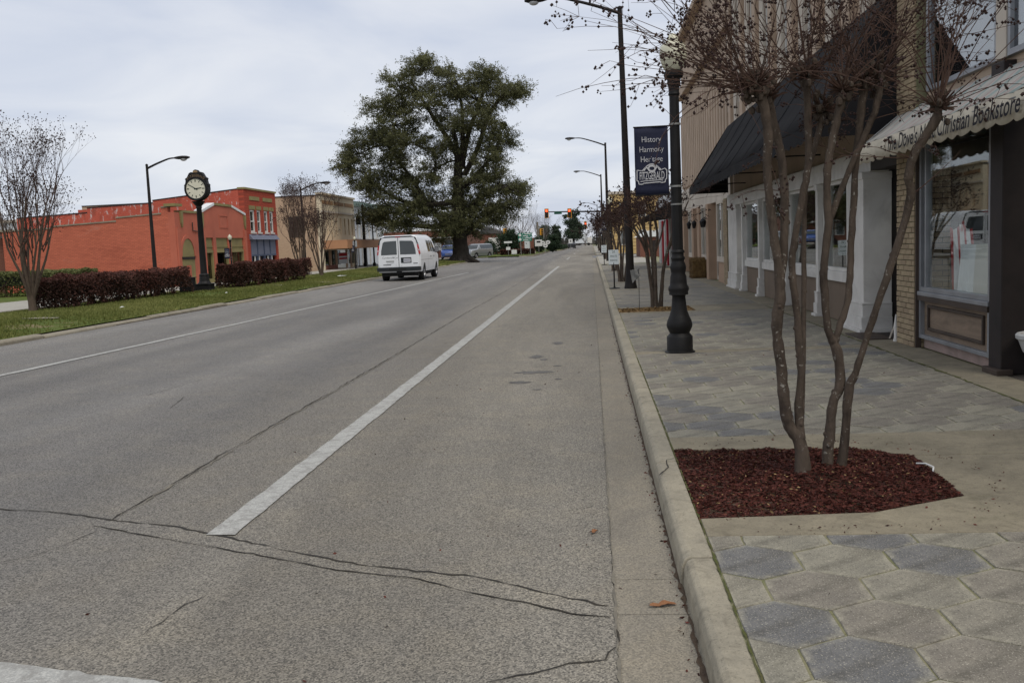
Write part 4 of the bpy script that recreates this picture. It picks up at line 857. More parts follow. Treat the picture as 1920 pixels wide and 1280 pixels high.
# ================================================================ trees on the pavement
STEMS = {
'T1': [(1.252, 5.8, 0.108, 0.0426), (1.229, 5.8, 0.359, 0.0393), (1.166, 5.8, 0.463, 0.036), (1.142, 5.8, 0.582, 0.0344), (1.125, 5.8, 0.786, 0.0328), (1.105, 5.8, 0.973, 0.0328), (1.101, 5.8, 1.116, 0.0328), (1.125, 5.8, 1.276, 0.0328), (1.117, 5.8, 1.373, 0.0295)],
'T1L': [(1.117, 5.8, 1.366, 0.0262), (1.092, 5.787, 1.591, 0.0262), (1.064, 5.773, 1.81, 0.0261), (1.046, 5.76, 2.026, 0.026), (1.053, 5.747, 2.222, 0.0276), (1.028, 5.733, 2.375, 0.0292), (0.99, 5.72, 2.482, 0.0355)],
'T1R': [(1.12, 5.8, 1.357, 0.0262), (1.146, 5.817, 1.48, 0.0263), (1.159, 5.833, 1.7, 0.0264), (1.164, 5.85, 1.884, 0.0264), (1.151, 5.867, 2.082, 0.0249), (1.116, 5.883, 2.266, 0.0266), (1.083, 5.9, 2.427, 0.0317)],
'T2': [(1.229, 5.8, 0.385, 0.0295), (1.228, 5.817, 0.597, 0.0246), (1.247, 5.833, 0.798, 0.0231), (1.239, 5.85, 0.976, 0.0231), (1.232, 5.867, 1.145, 0.0215), (1.212, 5.883, 1.366, 0.0216), (1.214, 5.9, 1.476, 0.0217), (1.245, 5.917, 1.64, 0.0217), (1.289, 5.933, 1.86, 0.0218), (1.326, 5.95, 2.027, 0.0219), (1.334, 5.967, 2.232, 0.0219), (1.331, 5.983, 2.457, 0.0237), (1.335, 6.0, 2.555, 0.0305)],
'T2b': [(1.241, 5.82, 0.487, 0.0164), (1.265, 5.86, 0.777, 0.0149), (1.279, 5.9, 1.022, 0.015), (1.291, 5.94, 1.361, 0.0151), (1.307, 5.98, 1.696, 0.0152), (1.331, 6.02, 1.98, 0.0153), (1.4, 6.06, 2.174, 0.0171), (1.449, 6.1, 2.355, 0.0207)],
'T3': [(1.412, 5.92, 0.10, 0.0368), (1.422, 5.917, 0.261, 0.0334), (1.435, 5.914, 0.386, 0.0317), (1.452, 5.911, 0.574, 0.0301), (1.49, 5.909, 0.667, 0.03), (1.499, 5.906, 0.764, 0.03), (1.477, 5.903, 0.903, 0.03), (1.448, 5.9, 0.98, 0.0267)],
'T3L': [(1.455, 5.9, 0.964, 0.0233), (1.422, 5.894, 1.044, 0.0233), (1.409, 5.889, 1.183, 0.0233), (1.396, 5.883, 1.359, 0.0233), (1.402, 5.878, 1.469, 0.0232), (1.424, 5.872, 1.689, 0.0232), (1.415, 5.867, 1.905, 0.0232), (1.431, 5.861, 2.09, 0.0232), (1.471, 5.856, 2.275, 0.0232), (1.508, 5.85, 2.443, 0.0264)],
'T3R': [(1.467, 5.9, 0.963, 0.02), (1.495, 5.919, 1.04, 0.0201), (1.548, 5.938, 1.181, 0.0201), (1.573, 5.956, 1.349, 0.0202), (1.586, 5.975, 1.57, 0.0203), (1.608, 5.994, 1.849, 0.0203), (1.627, 6.013, 2.071, 0.0204), (1.655, 6.031, 2.287, 0.0221), (1.686, 6.05, 2.495, 0.0273)],
'T4': [(1.493, 5.92, 0.10, 0.0268), (1.526, 5.893, 0.435, 0.0266), (1.54, 5.867, 0.672, 0.0282), (1.578, 5.84, 0.787, 0.0214), (1.624, 5.813, 0.971, 0.0213), (1.676, 5.787, 1.154, 0.0213), (1.733, 5.76, 1.35, 0.0228), (1.808, 5.733, 1.614, 0.0227), (1.853, 5.707, 1.824, 0.0242), (1.832, 5.68, 1.918, 0.0257), (1.844, 5.653, 2.03, 0.024), (1.906, 5.627, 2.15, 0.0238), (1.969, 5.6, 2.262, 0.0316)],
'T3x': [(1.431, 5.9, 1.689, 0.02), (1.527, 5.938, 1.901, 0.0184), (1.617, 5.975, 2.091, 0.0186), (1.738, 6.013, 2.344, 0.0204), (1.781, 6.05, 2.522, 0.0256)]}
def smooth_path(P, k=4):
    """Catmull-Rom through (x, y, z, r)"""
    out = []
    for i in range(len(P) - 1):
        p0, p1, p2, p3 = P[max(0, i-1)], P[i], P[i+1], P[min(len(P)-1, i+2)]
        for s in range(k):
            t = s/k; out.append(tuple(0.5*(2*b + (c-a)*t + (2*a-5*b+4*c-d)*t*t + (3*b-a-3*c+d)*t**3) for a, b, c, d in zip(p0, p1, p2, p3)))
    return out + [P[-1]]
def stem(P, rg, flare=False, n=14):
    Q = smooth_path(P); m = MB(); pts = []; rad = []
    for i, q in enumerate(Q):
        f = 1 + (0.55*max(0, 1 - i/4)**2 if flare else 0) + rg.gauss(0, 0.05)
        pts.append((q[0] + rg.gauss(0, 0.0016), q[1] + rg.gauss(0, 0.002), q[2])); rad.append(q[3]*f)
    m.tube(pts, rad, n)
    for _ in range(len(P)//2 + 1):                      # pruning scars and knots
        i = rg.randint(2, len(Q)-2); q = Q[i]; a = rg.uniform(0, 6.28)
        c = (q[0] + math.cos(a)*q[3]*0.8, q[1] + math.sin(a)*q[3]*0.8, q[2]); m.ball(c, q[3]*rg.uniform(0.35, 0.6), (1, 1, 1.2), 7, 5)
    return m
def shoots(tw, pods, head, cnt, rg, ln=(0.45, 1.1), outx=0.0, r0=0.0042, pods_per=(9, 20), podr=0.0088, droop=0.25):
    """whippy shoots from a pollard knuckle; sprays of dry seed capsules near their tips"""
    for _ in range(cnt):
        a = rg.uniform(0, 6.283); el = rg.uniform(0.05, 1.45)
        d = Vector((math.cos(a)*math.cos(el) + outx, math.sin(a)*math.cos(el), math.sin(el)*1.05)).normalized()
        L = rg.uniform(*ln); p = Vector(head) + d*0.03; pts = [p.copy()]; sg = 7
        bend = Vector((rg.gauss(0, .13), rg.gauss(0, .13), rg.gauss(0, .10)))
        for i in range(sg):
            d = (d + bend*0.5 + Vector((rg.gauss(0, .065), rg.gauss(0, .065), rg.gauss(0, .065) - droop*0.12))).normalized(); p = p + d*(L/sg); pts.append(p.copy())
        tw.tube(pts, [r0*(1 - 0.75*i/sg) for i in range(sg+1)], 4, cap=False)
        for _f in range(rg.randint(0, 2)):                # forks half way up
            i = rg.randint(2, 4); fd = (pts[i+1] - pts[i]).normalized() + Vector((rg.gauss(0, .45), rg.gauss(0, .45), rg.gauss(0, .3))); q = pts[i]; fp = [q]
            for j in range(4): fd = (fd.normalized() + Vector((rg.gauss(0, .16), rg.gauss(0, .16), rg.gauss(0, .16)))).normalized(); q = q + fd*(L*0.12); fp.append(q)
            tw.tube(fp, [r0*0.55, r0*0.48, r0*0.4, r0*0.32, r0*0.22], 4, cap=False)
            for c in range(rg.randint(2, 6)): w = fp[rg.randint(3, 4)] + Vector((rg.gauss(0, .012), rg.gauss(0, .012), rg.gauss(0, .012))); pods.append((w, podr*rg.uniform(0.6, 1.1)))
        if rg.random() < 0.22: continue
        for b in range(rg.randint(2, 5)):
            i = rg.randint(sg-3, sg); q = pts[i]; dd = (d*0.6 + Vector((rg.gauss(0, .7), rg.gauss(0, .7), rg.gauss(0, .6)))).normalized(); l2 = rg.uniform(0.06, 0.22)
            e = q + dd*l2 + Vector((0, 0, rg.uniform(-.03, .02))); mid = (q + e)/2 + Vector((0, 0, rg.uniform(-.01, .02))); tw.tube([q, mid, e], [r0*0.4, r0*0.32, r0*0.24], 3, cap=False)
            for c in range(rg.randint(*pods_per)//3):
                t = rg.uniform(0.35, 1.0); w = q.lerp(e, t) + Vector((rg.gauss(0, .011), rg.gauss(0, .011), rg.gauss(0, .011)))
                pods.append((w, podr*rg.uniform(0.7, 1.2))); tw.tube([q.lerp(e, t), w], r0*0.28, 3, cap=False)
def pod_mesh(mb, pods):
    for p, r in pods:
        x, y, z = p; mb.add([(x-r, y, z), (x+r, y, z), (x, y-r, z), (x, y+r, z), (x, y, z-r), (x, y, z+r*1.2)], [(0, 2, 5), (2, 1, 5), (1, 3, 5), (3, 0, 5), (2, 0, 4), (1, 2, 4), (3, 1, 4), (0, 3, 4)])
rg = random.Random(21)
ct = thing('crape_myrtle', 'bare multi-stemmed pollarded tree in the red mulch bed, nearest of all', 'tree', (1.35, 5.85, 0.12))
for k, P in STEMS.items(): stem(P, rg, k in ('T1', 'T3', 'T4')).build('stem', 'bark', ct, smooth=True)
heads = [(0.99, 5.72, 2.50, 30, -0.45), (0.93, 5.70, 2.47, 30, -0.85), (1.083, 5.9, 2.44, 26, -0.15), (1.335, 6.0, 2.57, 20, 0), (1.449, 6.1, 2.38, 14, 0), (1.508, 5.85, 2.46, 26, 0), (1.686, 6.05, 2.51, 26, 0.1), (1.781, 6.05, 2.54, 24, 0.2), (1.969, 5.6, 2.30, 34, 0.25)]
tw = MB(); pods = []; hd = MB()
for x, y, z, c, ox in heads:
    for k in range(26):
        hd.ball((x + rg.gauss(0, 0.026), y + rg.gauss(0, 0.026), z + rg.gauss(0.005, 0.045)), rg.uniform(0.010, 0.026), (1, 1, 1.2), 6, 4)
    for k in range(60):                                   # stubs of cut shoots
        a = rg.uniform(0, 6.28); d = Vector((math.cos(a), math.sin(a), rg.uniform(-0.3, 1.2))).normalized(); p = Vector((x, y, z)); tw.tube([p, p + d*rg.uniform(0.05, 0.12)], [0.0065, 0.004], 4)
    shoots(tw, pods, (x, y, z), int(c*0.9), rg, (0.5, 1.2), outx=ox)
# limp side twigs lower on the stems
for k in ('T2', 'T3R', 'T4', 'T1R'):
    P = STEMS[k]
    for _ in range(4): q = P[rg.randint(len(P)-5, len(P)-2)]; shoots(tw, pods, q[:3], 1, rg, (0.25, 0.5))
hd.build('pollard_knuckle', 'bark', ct, smooth=True)['kind'] = 'stuff'
tw.build('twigs', 'twig', ct)['kind'] = 'stuff'; m = MB(); pod_mesh(m, pods); m.build('seed_pods', 'seed_pod', ct)['kind'] = 'stuff'
# the other pavement trees: one prototype of middle size, copied, plus the second tree
def street_tree(name, label, loc, H, nst, spread, seed, podr=0.02, cnt=16, ln=(0.5, 1.2), twr=0.006, mat='bark', group=None):
    rg = random.Random(seed); t = thing(name, label, 'tree', (0, 0, 0), group, local=True); tw = MB(); pods = []
    for s in range(nst):
        a = 6.28*s/nst + rg.uniform(-.4, .4); sp = spread*rg.uniform(0.6, 1.1); z = -0.05; r = 0.045*rg.uniform(0.75, 1.1)*H/3.2; P = []
        for i in range(6):
            u = i/5; P.append((math.cos(a)*(0.09 + sp*u**1.4) + rg.gauss(0, 0.03)*u, math.sin(a)*(0.09 + sp*u**1.4) + rg.gauss(0, 0.03)*u, z + (H*0.68)*u, r*(1 - 0.45*u)))
        stem(P, rg, True, 8).build('stem', mat, t, smooth=True)
        hd = P[-1]; tips = []
        shoots(tw, pods, hd[:3], cnt, rg, ln, outx=math.cos(a)*0.2, r0=twr, podr=podr, pods_per=(6, 12), droop=0.1)
        br = MB()
        for k in range(2):
            e = P[rg.randint(3, 4)]; d = Vector((math.cos(a + rg.uniform(-1, 1)), math.sin(a + rg.uniform(-1, 1)), 1.6)).normalized(); q = Vector(e[:3]) + d*H*0.25
            br.tube([e[:3], Vector(e[:3]) + d*H*0.12 + Vector((0.02, 0.02, 0)), q], [r*0.5, r*0.4, r*0.3], 6); shoots(tw, pods, q, cnt//2, rg, ln, r0=twr, podr=podr, pods_per=(6, 12), droop=0.1)
        br.build('branch', mat, t, smooth=True)['kind'] = 'stuff'
    tw.build('twigs', 'twig', t)['kind'] = 'stuff'; m = MB(); pod_mesh(m, pods); m.build('seed_pods', 'seed_pod', t)['kind'] = 'stuff'
    t.location = loc; return t
street_tree('crape_myrtle', 'bare slender tree in the tan leaf-litter bed, second from the front', (1.32, 20.3, 0.14), 3.0, 5, 0.42, 5, podr=0.016, cnt=14, ln=(0.4, 0.95), group='bare trees along the right pavement')
pt = street_tree('crape_myrtle', 'bare dark-twigged tree on the pavement past the first tall pole', (1.05, 34.0, 0.14), 3.3, 4, 0.4, 8, podr=0.028, cnt=15, ln=(0.5, 1.1), twr=0.008, group='bare trees along the right pavement')
for i, (y, lb) in enumerate(((46.0, 'bare tree beside the third shop with the small dark awning'), (61.0, 'bare tree on the pavement just past the small white sign board'), (75.0, 'bare tree on the pavement level with the low brick hut'), (112.0, 'bare tree on the pavement just beyond the cross street'), (135.0, 'farthest bare tree standing on the right pavement'))):
    o = copy_tree(pt); o.location = (1.05 + 0.15*(i % 2), y, 0.14); o.rotation_euler = (0, 0, i*1.3 + 0.6); o['label'] = lb; o.scale = (1, 1, 1 + 0.06*i)

# ================================================================ lamp posts with banners
def lamp_post():
    t = thing('lamp_post', '', 'lamp post', (0, 0, 0), 'black lamp posts with banners', local=True)
    MB().lathe([(0.195, 0), (0.198, 0.02), (0.172, 0.03), (0.168, 0.05), (0.168, 0.215), (0.160, 0.225), (0.150, 0.235)], 0, 0, 32).build('base', 'black_metal', t, smooth=True)
    MB().lathe([(0.150, 0.235), (0.128, 0.262), (0.138, 0.285), (0.164, 0.34), (0.168, 0.37), (0.158, 0.42), (0.128, 0.49), (0.104, 0.56), (0.092, 0.66), (0.086, 0.74), (0.092, 0.755), (0.126, 0.765), (0.122, 0.80), (0.134, 0.83), (0.132, 0.86), (0.112, 0.89), (0.108, 0.93), (0.104, 1.0), (0.090, 1.04), (0.096, 1.07), (0.104, 1.11), (0.102, 1.14), (0.082, 1.19), (0.080, 1.21), (0.090, 1.225), (0.090, 1.245), (0.078, 1.26), (0.078, 1.30), (0.088, 1.31), (0.086, 1.33), (0.074, 1.345)], 0, 0, 32).build('turned_shaft', 'black_metal', t, smooth=True)
    m = MB(); v = []; n = 48; lv = [(0.072, 1.345), (0.071, 1.9), (0.062, 3.3)]      # fluted shaft
    for r, z in lv:
        for k in range(n): a = 6.28318*k/n; rr = r*(1 - 0.07*(k % 4 == 0) - 0.03*(k % 4 in (1, 3))); v.append((rr*math.cos(a), rr*math.sin(a), z))
    m.add(v, [(i*n+k, i*n+(k+1) % n, (i+1)*n+(k+1) % n, (i+1)*n+k) for i in range(2) for k in range(n)]); m.build('fluted_shaft', 'black_metal', t, smooth=True)
    MB().lathe([(0.062, 3.3), (0.075, 3.32), (0.066, 3.35), (0.072, 3.42), (0.085, 3.45), (0.082, 3.50), (0.115, 3.53), (0.125, 3.555), (0.120, 3.60), (0.10, 3.615)], 0, 0, 24).build('capital', 'black_metal', t, smooth=True)
    MB().lathe([(0.10, 3.615), (0.135, 3.66), (0.168, 3.76), (0.172, 3.82), (0.165, 3.90), (0.140, 3.94), (0.090, 3.955), (0.075, 3.97), (0.070, 4.02), (0.050, 4.055), (0.018, 4.075), (0.004, 4.08)], 0, 0, 24).build('globe', 'lamp_glass', t, smooth=True)
    for z in (2.16, 2.945): MB().lathe([(0.0745, z - 0.012), (0.0745, z + 0.012)], 0, 0, 20).build('band', 'galvanised', t)
    MB().lathe([(0.0745, 1.92), (0.0745, 1.94)], 0, 0, 20).build('band', 'galvanised', t)
    for z in (2.06, 2.93): MB().tube([(-0.06, 0, z), (-0.53, 0, z)], 0.009, 6).build('banner_arm', 'black_metal', t)
    m = MB(); v = []; nx, nz = 8, 10
    for j in range(nz+1):
        for i in range(nx+1): v.append((-0.09 - 0.43*i/nx, 0.012*math.sin(j*0.9)*math.sin(i*0.5) + 0.006*math.sin(i), 2.055 + 0.88*j/nz))
    m.add(v, [(j*(nx+1)+i, j*(nx+1)+i+1, (j+1)*(nx+1)+i+1, (j+1)*(nx+1)+i) for j in range(nz) for i in range(nx)])
    bn = m.build('banner', 'banner_navy', t, smooth=True); so = bn.modifiers.new('t', 'SOLIDIFY'); so.thickness = 0.004; so.offset = 0
    for s, z, h in (('History', 2.735, 0.072), ('Harmony', 2.610, 0.072), ('Heritage', 2.485, 0.072)): text('lettering', s, 'banner_ink', bn, (-0.305, -0.016, z), (1, 0, 0), (0, 0, 1), h, 0.0, 0.80, align='CENTER', offset=-0.008)
    text('emblem_lettering', 'FITZGERALD', 'banner_ink', bn, (-0.305, -0.016, 2.262), (1, 0, 0), (0, 0, 1), 0.098, 0.0, 0.42, align='CENTER', spacing=0.95, offset=0.004)
    Y = -0.016
    def stroke(pts, w, nm='emblem_line'):
        m = MB()
        for a, b in zip(pts[:-1], pts[1:]):
            dx, dz = b[0]-a[0], b[1]-a[1]; l = math.hypot(dx, dz) or 1; ox, oz = -dz/l*w/2, dx/l*w/2; m.add([(a[0]+ox, Y, a[1]+oz), (b[0]+ox, Y, b[1]+oz), (b[0]-ox, Y, b[1]-oz), (a[0]-ox, Y, a[1]-oz)], [(0, 1, 2, 3)])
        return m.build(nm, 'banner_ink', bn)
    cx = -0.305
    stroke([(cx-.19, 2.385), (cx-.195, 2.25), (cx-.175, 2.245), (cx-.17, 2.205), (cx-.12, 2.205), (cx-.11, 2.215), (cx+.10, 2.225), (cx+.12, 2.215), (cx+.165, 2.22), (cx+.17, 2.255), (cx+.185, 2.26), (cx+.19, 2.37), (cx+.165, 2.395)], 0.011)
    stroke([(cx-.15, 2.238), (cx-.10, 2.243), (cx+.10, 2.25), (cx+.14, 2.243)], 0.009); stroke([(cx-.19, 2.385), (cx-.11, 2.372)], 0.009); stroke([(cx+.165, 2.395), (cx+.1, 2.372)], 0.009)
    stroke([(cx-.125 + 0.25*i/12, 2.372 + 0.085*math.sin(math.pi*i/12)) for i in range(13)], 0.012)      # arch over the name
    stroke([(cx + 0.045*math.cos(a), 2.40 + 0.036*math.sin(a)) for a in [6.283*i/12 for i in range(13)]], 0.024)  # round crest inside
    stroke([(cx-.10, 2.375), (cx-.075, 2.42), (cx-.05, 2.40)], 0.016); stroke([(cx+.10, 2.375), (cx+.075, 2.425), (cx+.05, 2.40)], 0.016)
    return t
lp = lamp_post()
for i, (x, y, lb) in enumerate(((1.11, 12.45, 'big black ornate lamp post with navy banner, nearest on the pavement'), (1.15, 57.0, 'black lamp post with banner behind the small white sign board'), (1.15, 83.0, 'black lamp post with banner before the right cross street'), (1.15, 118.0, 'farthest black lamp post on the right pavement'),
                         (-19.9, 51.0, 'black lamp post with banner before the olive-trimmed red shop'), (-19.6, 77.5, 'black lamp post with banner before the cream building'))):
    place(lp, (x, y, 0.13), -0.02*i if i < 4 else 0.15, lb, i == 0)
    if i >= 4: D.objects['lamp_post.%03d' % i].scale = (0.66, 0.66, 0.66)
# tall cobra-head street lights
def street_light(H, arm, r0, rise):
    t = thing('street_light', '', 'street light', (0, 0, 0), 'tall street lights', local=True)
    MB().lathe([(r0*1.55, 0), (r0*1.55, 0.06), (r0*1.45, 0.10), (r0*1.3, 0.22), (r0*1.05, 0.50), (r0, 0.55)], 0, 0, 16).build('base', 'dark_bronze', t, smooth=True)
    MB().lathe([(r0, 0.55), (r0*0.55, H)], 0, 0, 16).build('pole', 'dark_bronze', t, smooth=True)
    MB().lathe([(r0*0.62, H), (r0*0.62, H + 0.06), (0.01, H + 0.09)], 0, 0, 12).build('cap', 'dark_bronze', t)
    P = [(0, 0, H - 0.12), (-arm*0.3, 0, H - 0.12 + rise*0.42), (-arm*0.6, 0, H - 0.12 + rise*0.78), (-arm*0.8, 0, H - 0.12 + rise*0.97), (-arm, 0, H - 0.12 + rise)]
    MB().tube(smooth_arm(P), [0.052 - 0.022*i/16 for i in range(17)], 8).build('arm', 'dark_bronze', t, smooth=True)
    x = -arm; z = H - 0.12 + rise; m = MB(); v = []; n = 10; prof = ((0.05, 0.04, 0.04), (-0.1, 0.10, 0.07), (-0.32, 0.155, 0.085), (-0.52, 0.13, 0.07), (-0.64, 0.05, 0.03))
    for dx, w, h in prof:
        for k in range(n): a = 6.283*k/n; v.append((x + dx, math.cos(a)*w, z + math.sin(a)*h))
    m.add(v, [(i*n+k, i*n+(k+1) % n, (i+1)*n+(k+1) % n, (i+1)*n+k) for i in range(len(prof)-1) for k in range(n)] + [tuple(range(n)), tuple(range(4*n, 5*n))]); m.build('lamp_head', 'dark_bronze', t, smooth=True)
    m = MB(); m.ball((x - 0.36, 0, z - 0.055), 0.12, (1.3, 1, 0.85), 12, 7); m.build('lens', 'lens', t, smooth=True); return t
def smooth_arm(P, n=17):
    Q = smooth_path([(*p, 0) for p in P], 8); return [Q[round(i*(len(Q)-1)/(n-1))][:3] for i in range(n)]
sl = street_light(8.30, 2.2, 0.125, 0.62)
for i, (x, y, lb) in enumerate(((1.15, 29.1, 'tall dark street light pole on the right pavement, nearest of all'), (1.2, 68.5, 'second tall street light on the right pavement'), (1.2, 100.8, 'third tall street light on the right pavement'), (1.3, 185, 'fourth tall street light on the right pavement'), (1.3, 262, 'fifth and farthest tall street light on the right pavement'))):
    place(sl, (x, y, 0.13), -0.10 if i == 0 else 0, lb, i == 0)
    if i == 0: sl.rotation_euler = (R(0.3), R(-0.6), -0.10)
s2l = street_light(5.62, 1.35, 0.095, 0.40)
for i, (x, y, lb) in enumerate(((-19.55, 41.0, 'shorter street light rising behind the dark red hedge by the red wall'), (-18.5, 60.0, 'shorter street light among the bare trees before the tan brick wall'))): place(s2l, (x, y, 0.14), math.pi, lb, i == 0)
# parking sign boards on small stands
def parking_sign(loc, label, full):
    t = thing('parking_sign', label, 'sign', loc, 'parking sign boards on the pavement'); x, y, z = loc
    MB().lathe([(0.17, z), (0.17, z + 0.02), (0.04, z + 0.035), (0.03, z + 0.06)], x, y, 20).build('foot', 'black_metal', t); MB().tube([(x, y, z + 0.03), (x, y, z + 0.8)], 0.022, 8).build('post', 'black_metal', t)
    bd = MB().box(x - 0.155, x + 0.155, y - 0.018, y - 0.006, z + 0.74, z + 1.19).build('board', 'white_sign', t, bevel=0.004)
    if full:
        for s, dz, h in (('20', 0.355, 0.075), ('MINUTE', 0.225, 0.060), ('PARKING', 0.10, 0.055)): text('lettering', s, 'sign_green_ink', bd, (x, y - 0.0195, z + 0.74 + dz), (1, 0, 0), (0, 0, 1), h, 0.0, 0.85 if s == '20' else 0.68, align='CENTER')
    else:
        for s, dz, h in (('20', 0.34, 0.07), ('MINUTE', 0.21, 0.058), ('PARKING', 0.09, 0.055)): text('lettering', s, 'sign_green_ink', bd, (x, y - 0.0195, z + 0.74 + dz), (1, 0, 0), (0, 0, 1), h, 0.0, 0.68, align='CENTER')
parking_sign((0.66, 29.3, 0.14), 'white twenty minute parking board on a black stand, nearer one', True); parking_sign((0.73, 57.6, 0.14), 'smaller white parking board farther along the kerb', False)
st = thing('garden_stake', 'thin wire stake with a scrap of white cloth in the tan bed', 'stake', (0.95, 19.8, 0.14))
MB().tube([(0.95, 19.8, 0.13), (0.955, 19.8, 0.98), (0.965, 19.8, 1.03)], 0.006, 5).build('wire', 'dark_bronze', st)
m = MB(); v = []; 
for j in range(5):
    for i in range(7): v.append((0.95 - 0.17*i/6 + 0.03*j*0.3, 19.8 + 0.03*math.sin(i*1.3 + j), 1.0 - 0.035*j - 0.09*(i/6 if j else 0)*j*0.35 + 0.012*math.sin(i*2)))
m.add(v, [(j*7+i, j*7+i+1, (j+1)*7+i+1, (j+1)*7+i) for j in range(4) for i in range(6)]); m.build('cloth_scrap', 'galvanised', st, smooth=True)
# leaves and litter on the ground
def dead_leaf(label, x, y, z, s, rz):
    m = MB(); v = [(0, 0, .006)]; n = 22
    for k in range(n):
        a = 6.283*k/n; rr = s*(0.55 + 0.45*abs(math.cos(a*2.5)))*(1.25 if abs(math.cos(a)) > 0.8 else 0.8); v.append((rr*math.cos(a), 0.62*rr*math.sin(a), 0.004 + 0.014*abs(math.sin(a*1.5))))
    m.add(v, [(0, 1+k, 1+(k+1) % n) for k in range(n)]); o = m.build('dead_leaf', 'dead_leaf'); o.location = (x, y, z + 0.003); o.rotation_euler = (0, 0, rz); tag(o, label, 'leaf', 'dead leaves on the road')
dead_leaf('large curled tan leaf in the gutter', 0.26, 4.12, 0.0, 0.055, 0.1); dead_leaf('small brown leaf on the asphalt near the gutter', -0.04, 5.2, 0.0, 0.035, 1.0)
r_ = np.random.default_rng(31); n = 420
X_ = np.where(r_.random(n) < 0.6, 0.36 - np.abs(r_.normal(0, 0.02, n)), r_.uniform(-2.5, 3.4, n)); Y_ = 2.6 + 16*r_.random(n)**1.3
Z_ = np.where(X_ > 0.4, 0.146, np.where(X_ > 0.366, 0.1, 0.006 + 0.02*np.clip(-X_, 0, 3)*1.0)); k_ = (X_ < 0.366) | (X_ > 0.53)
o = leafy('leaf_debris', 'mulch_red', None, np.column_stack([X_, Y_, Z_])[k_], r_.uniform(0.005, 0.014, n)[k_], r_.random(n)[k_], 4, flat=0.9); tag(o, 'tiny brown leaf bits along the gutter and pavement', 'debris', kind='stuff')
r_ = np.random.default_rng(8); n = 260; th = r_.uniform(0, 6.283, n); ed = np.array([(1.3 + 0.98*np.cos(a)*(1 + abs(g)), 5.83 + 1.02*np.sin(a)*(1 + abs(g)), 0.146) for a, g in zip(th, r_.normal(0, .10, n))]); ed = ed[(ed[:, 0] > 0.55)]
tag(leafy('spilled_chips', 'mulch_red', None, ed, r_.uniform(0.005, 0.014, len(ed)), None, 9, flat=0.9, aspect=0.35), 'stray bark chips spilled round the red mulch bed', 'mulch', kind='stuff')
tag(MB().tube([(2.0, 6.05, 0.155), (2.04, 6.0, 0.165), (2.06, 5.92, 0.162), (2.03, 5.84, 0.158)], 0.0055, 6).build('plastic_strip', 'paper', smooth=True), 'curled white plastic strip lying at the edge of the red mulch', 'litter')
# ================================================================ the median: hedges, clock, trees
def hedge(name, label, x0, x1, y0, y1, z0, z1, mat, n, size, seed, leggy=0.35):
    r = np.random.default_rng(seed); t = thing(name, label, 'hedge', ((x0+x1)/2, (y0+y1)/2, z0))
    P = np.column_stack([r.uniform(x0, x1, n), r.uniform(y0, y1, n), z0 + (z1-z0)*r.random(n)**0.75])
    # crowd the leaves near the clipped faces, thin them near the ground
    k = r.random(n) < 0.75; ax = r.choice(4, n, p=[.3, .3, .14, .26]); e = np.abs(r.normal(0, 0.07, n))
    P[k & (ax == 0), 0] = x1 - e[k & (ax == 0)]; P[k & (ax == 1), 0] = x0 + e[k & (ax == 1)]; P[k & (ax == 2), 1] = y0 + e[k & (ax == 2)]; P[k & (ax == 3), 2] = z1 - e[k & (ax == 3)]
    bump_ = 0.06*np.sin(P[:, 1]*2.1 + seed) + 0.04*np.sin(P[:, 1]*5.3) + 0.03*np.sin(P[:, 0]*6); P[:, 2] += bump_*((P[:, 2]-z0)/(z1-z0)); P[:, 0] += 0.05*np.sin(P[:, 1]*3.1 + P[:, 2]*4)
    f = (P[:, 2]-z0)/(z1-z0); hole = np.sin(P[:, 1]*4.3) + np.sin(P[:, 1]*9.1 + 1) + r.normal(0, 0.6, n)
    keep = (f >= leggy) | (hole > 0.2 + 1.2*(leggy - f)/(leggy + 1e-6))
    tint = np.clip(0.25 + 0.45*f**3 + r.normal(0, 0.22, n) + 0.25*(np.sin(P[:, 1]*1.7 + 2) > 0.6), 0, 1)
    leafy('foliage', mat, t, P[keep], r.uniform(size*0.6, size*1.3, n)[keep], tint[keep], seed, kind='stuff')
    m = MB(); rg = random.Random(seed); y = y0 + 0.15
    while y < y1:
        for _ in range(2):
            b = Vector((rg.uniform(x0 + .25, x1 - .25), y, z0 - 0.03))
            for q in range(3): m.tube([b, b + Vector((rg.gauss(0, .1), rg.gauss(0, .1), (z1-z0)*0.45)), b + Vector((rg.gauss(0, .25), rg.gauss(0, .25), (z1-z0)*0.9))], [0.018, 0.012, 0.006], 4, cap=False)
        y += 0.45
    m.build('stems', 'twig', t)['kind'] = 'stuff'
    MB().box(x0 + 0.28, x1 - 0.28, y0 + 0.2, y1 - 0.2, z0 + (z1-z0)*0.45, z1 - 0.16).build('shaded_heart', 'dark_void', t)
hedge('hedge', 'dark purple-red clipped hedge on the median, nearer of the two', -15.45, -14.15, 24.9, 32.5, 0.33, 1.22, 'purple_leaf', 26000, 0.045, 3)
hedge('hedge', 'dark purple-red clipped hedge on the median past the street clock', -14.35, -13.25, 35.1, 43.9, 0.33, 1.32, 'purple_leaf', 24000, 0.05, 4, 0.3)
hedge('hedge', 'long green clipped hedge in front of the orange-red side wall', -34.0, -23.9, 42.6, 44.1, 0.13, 1.25, 'green_leaf', 30000, 0.06, 5, 0.0)
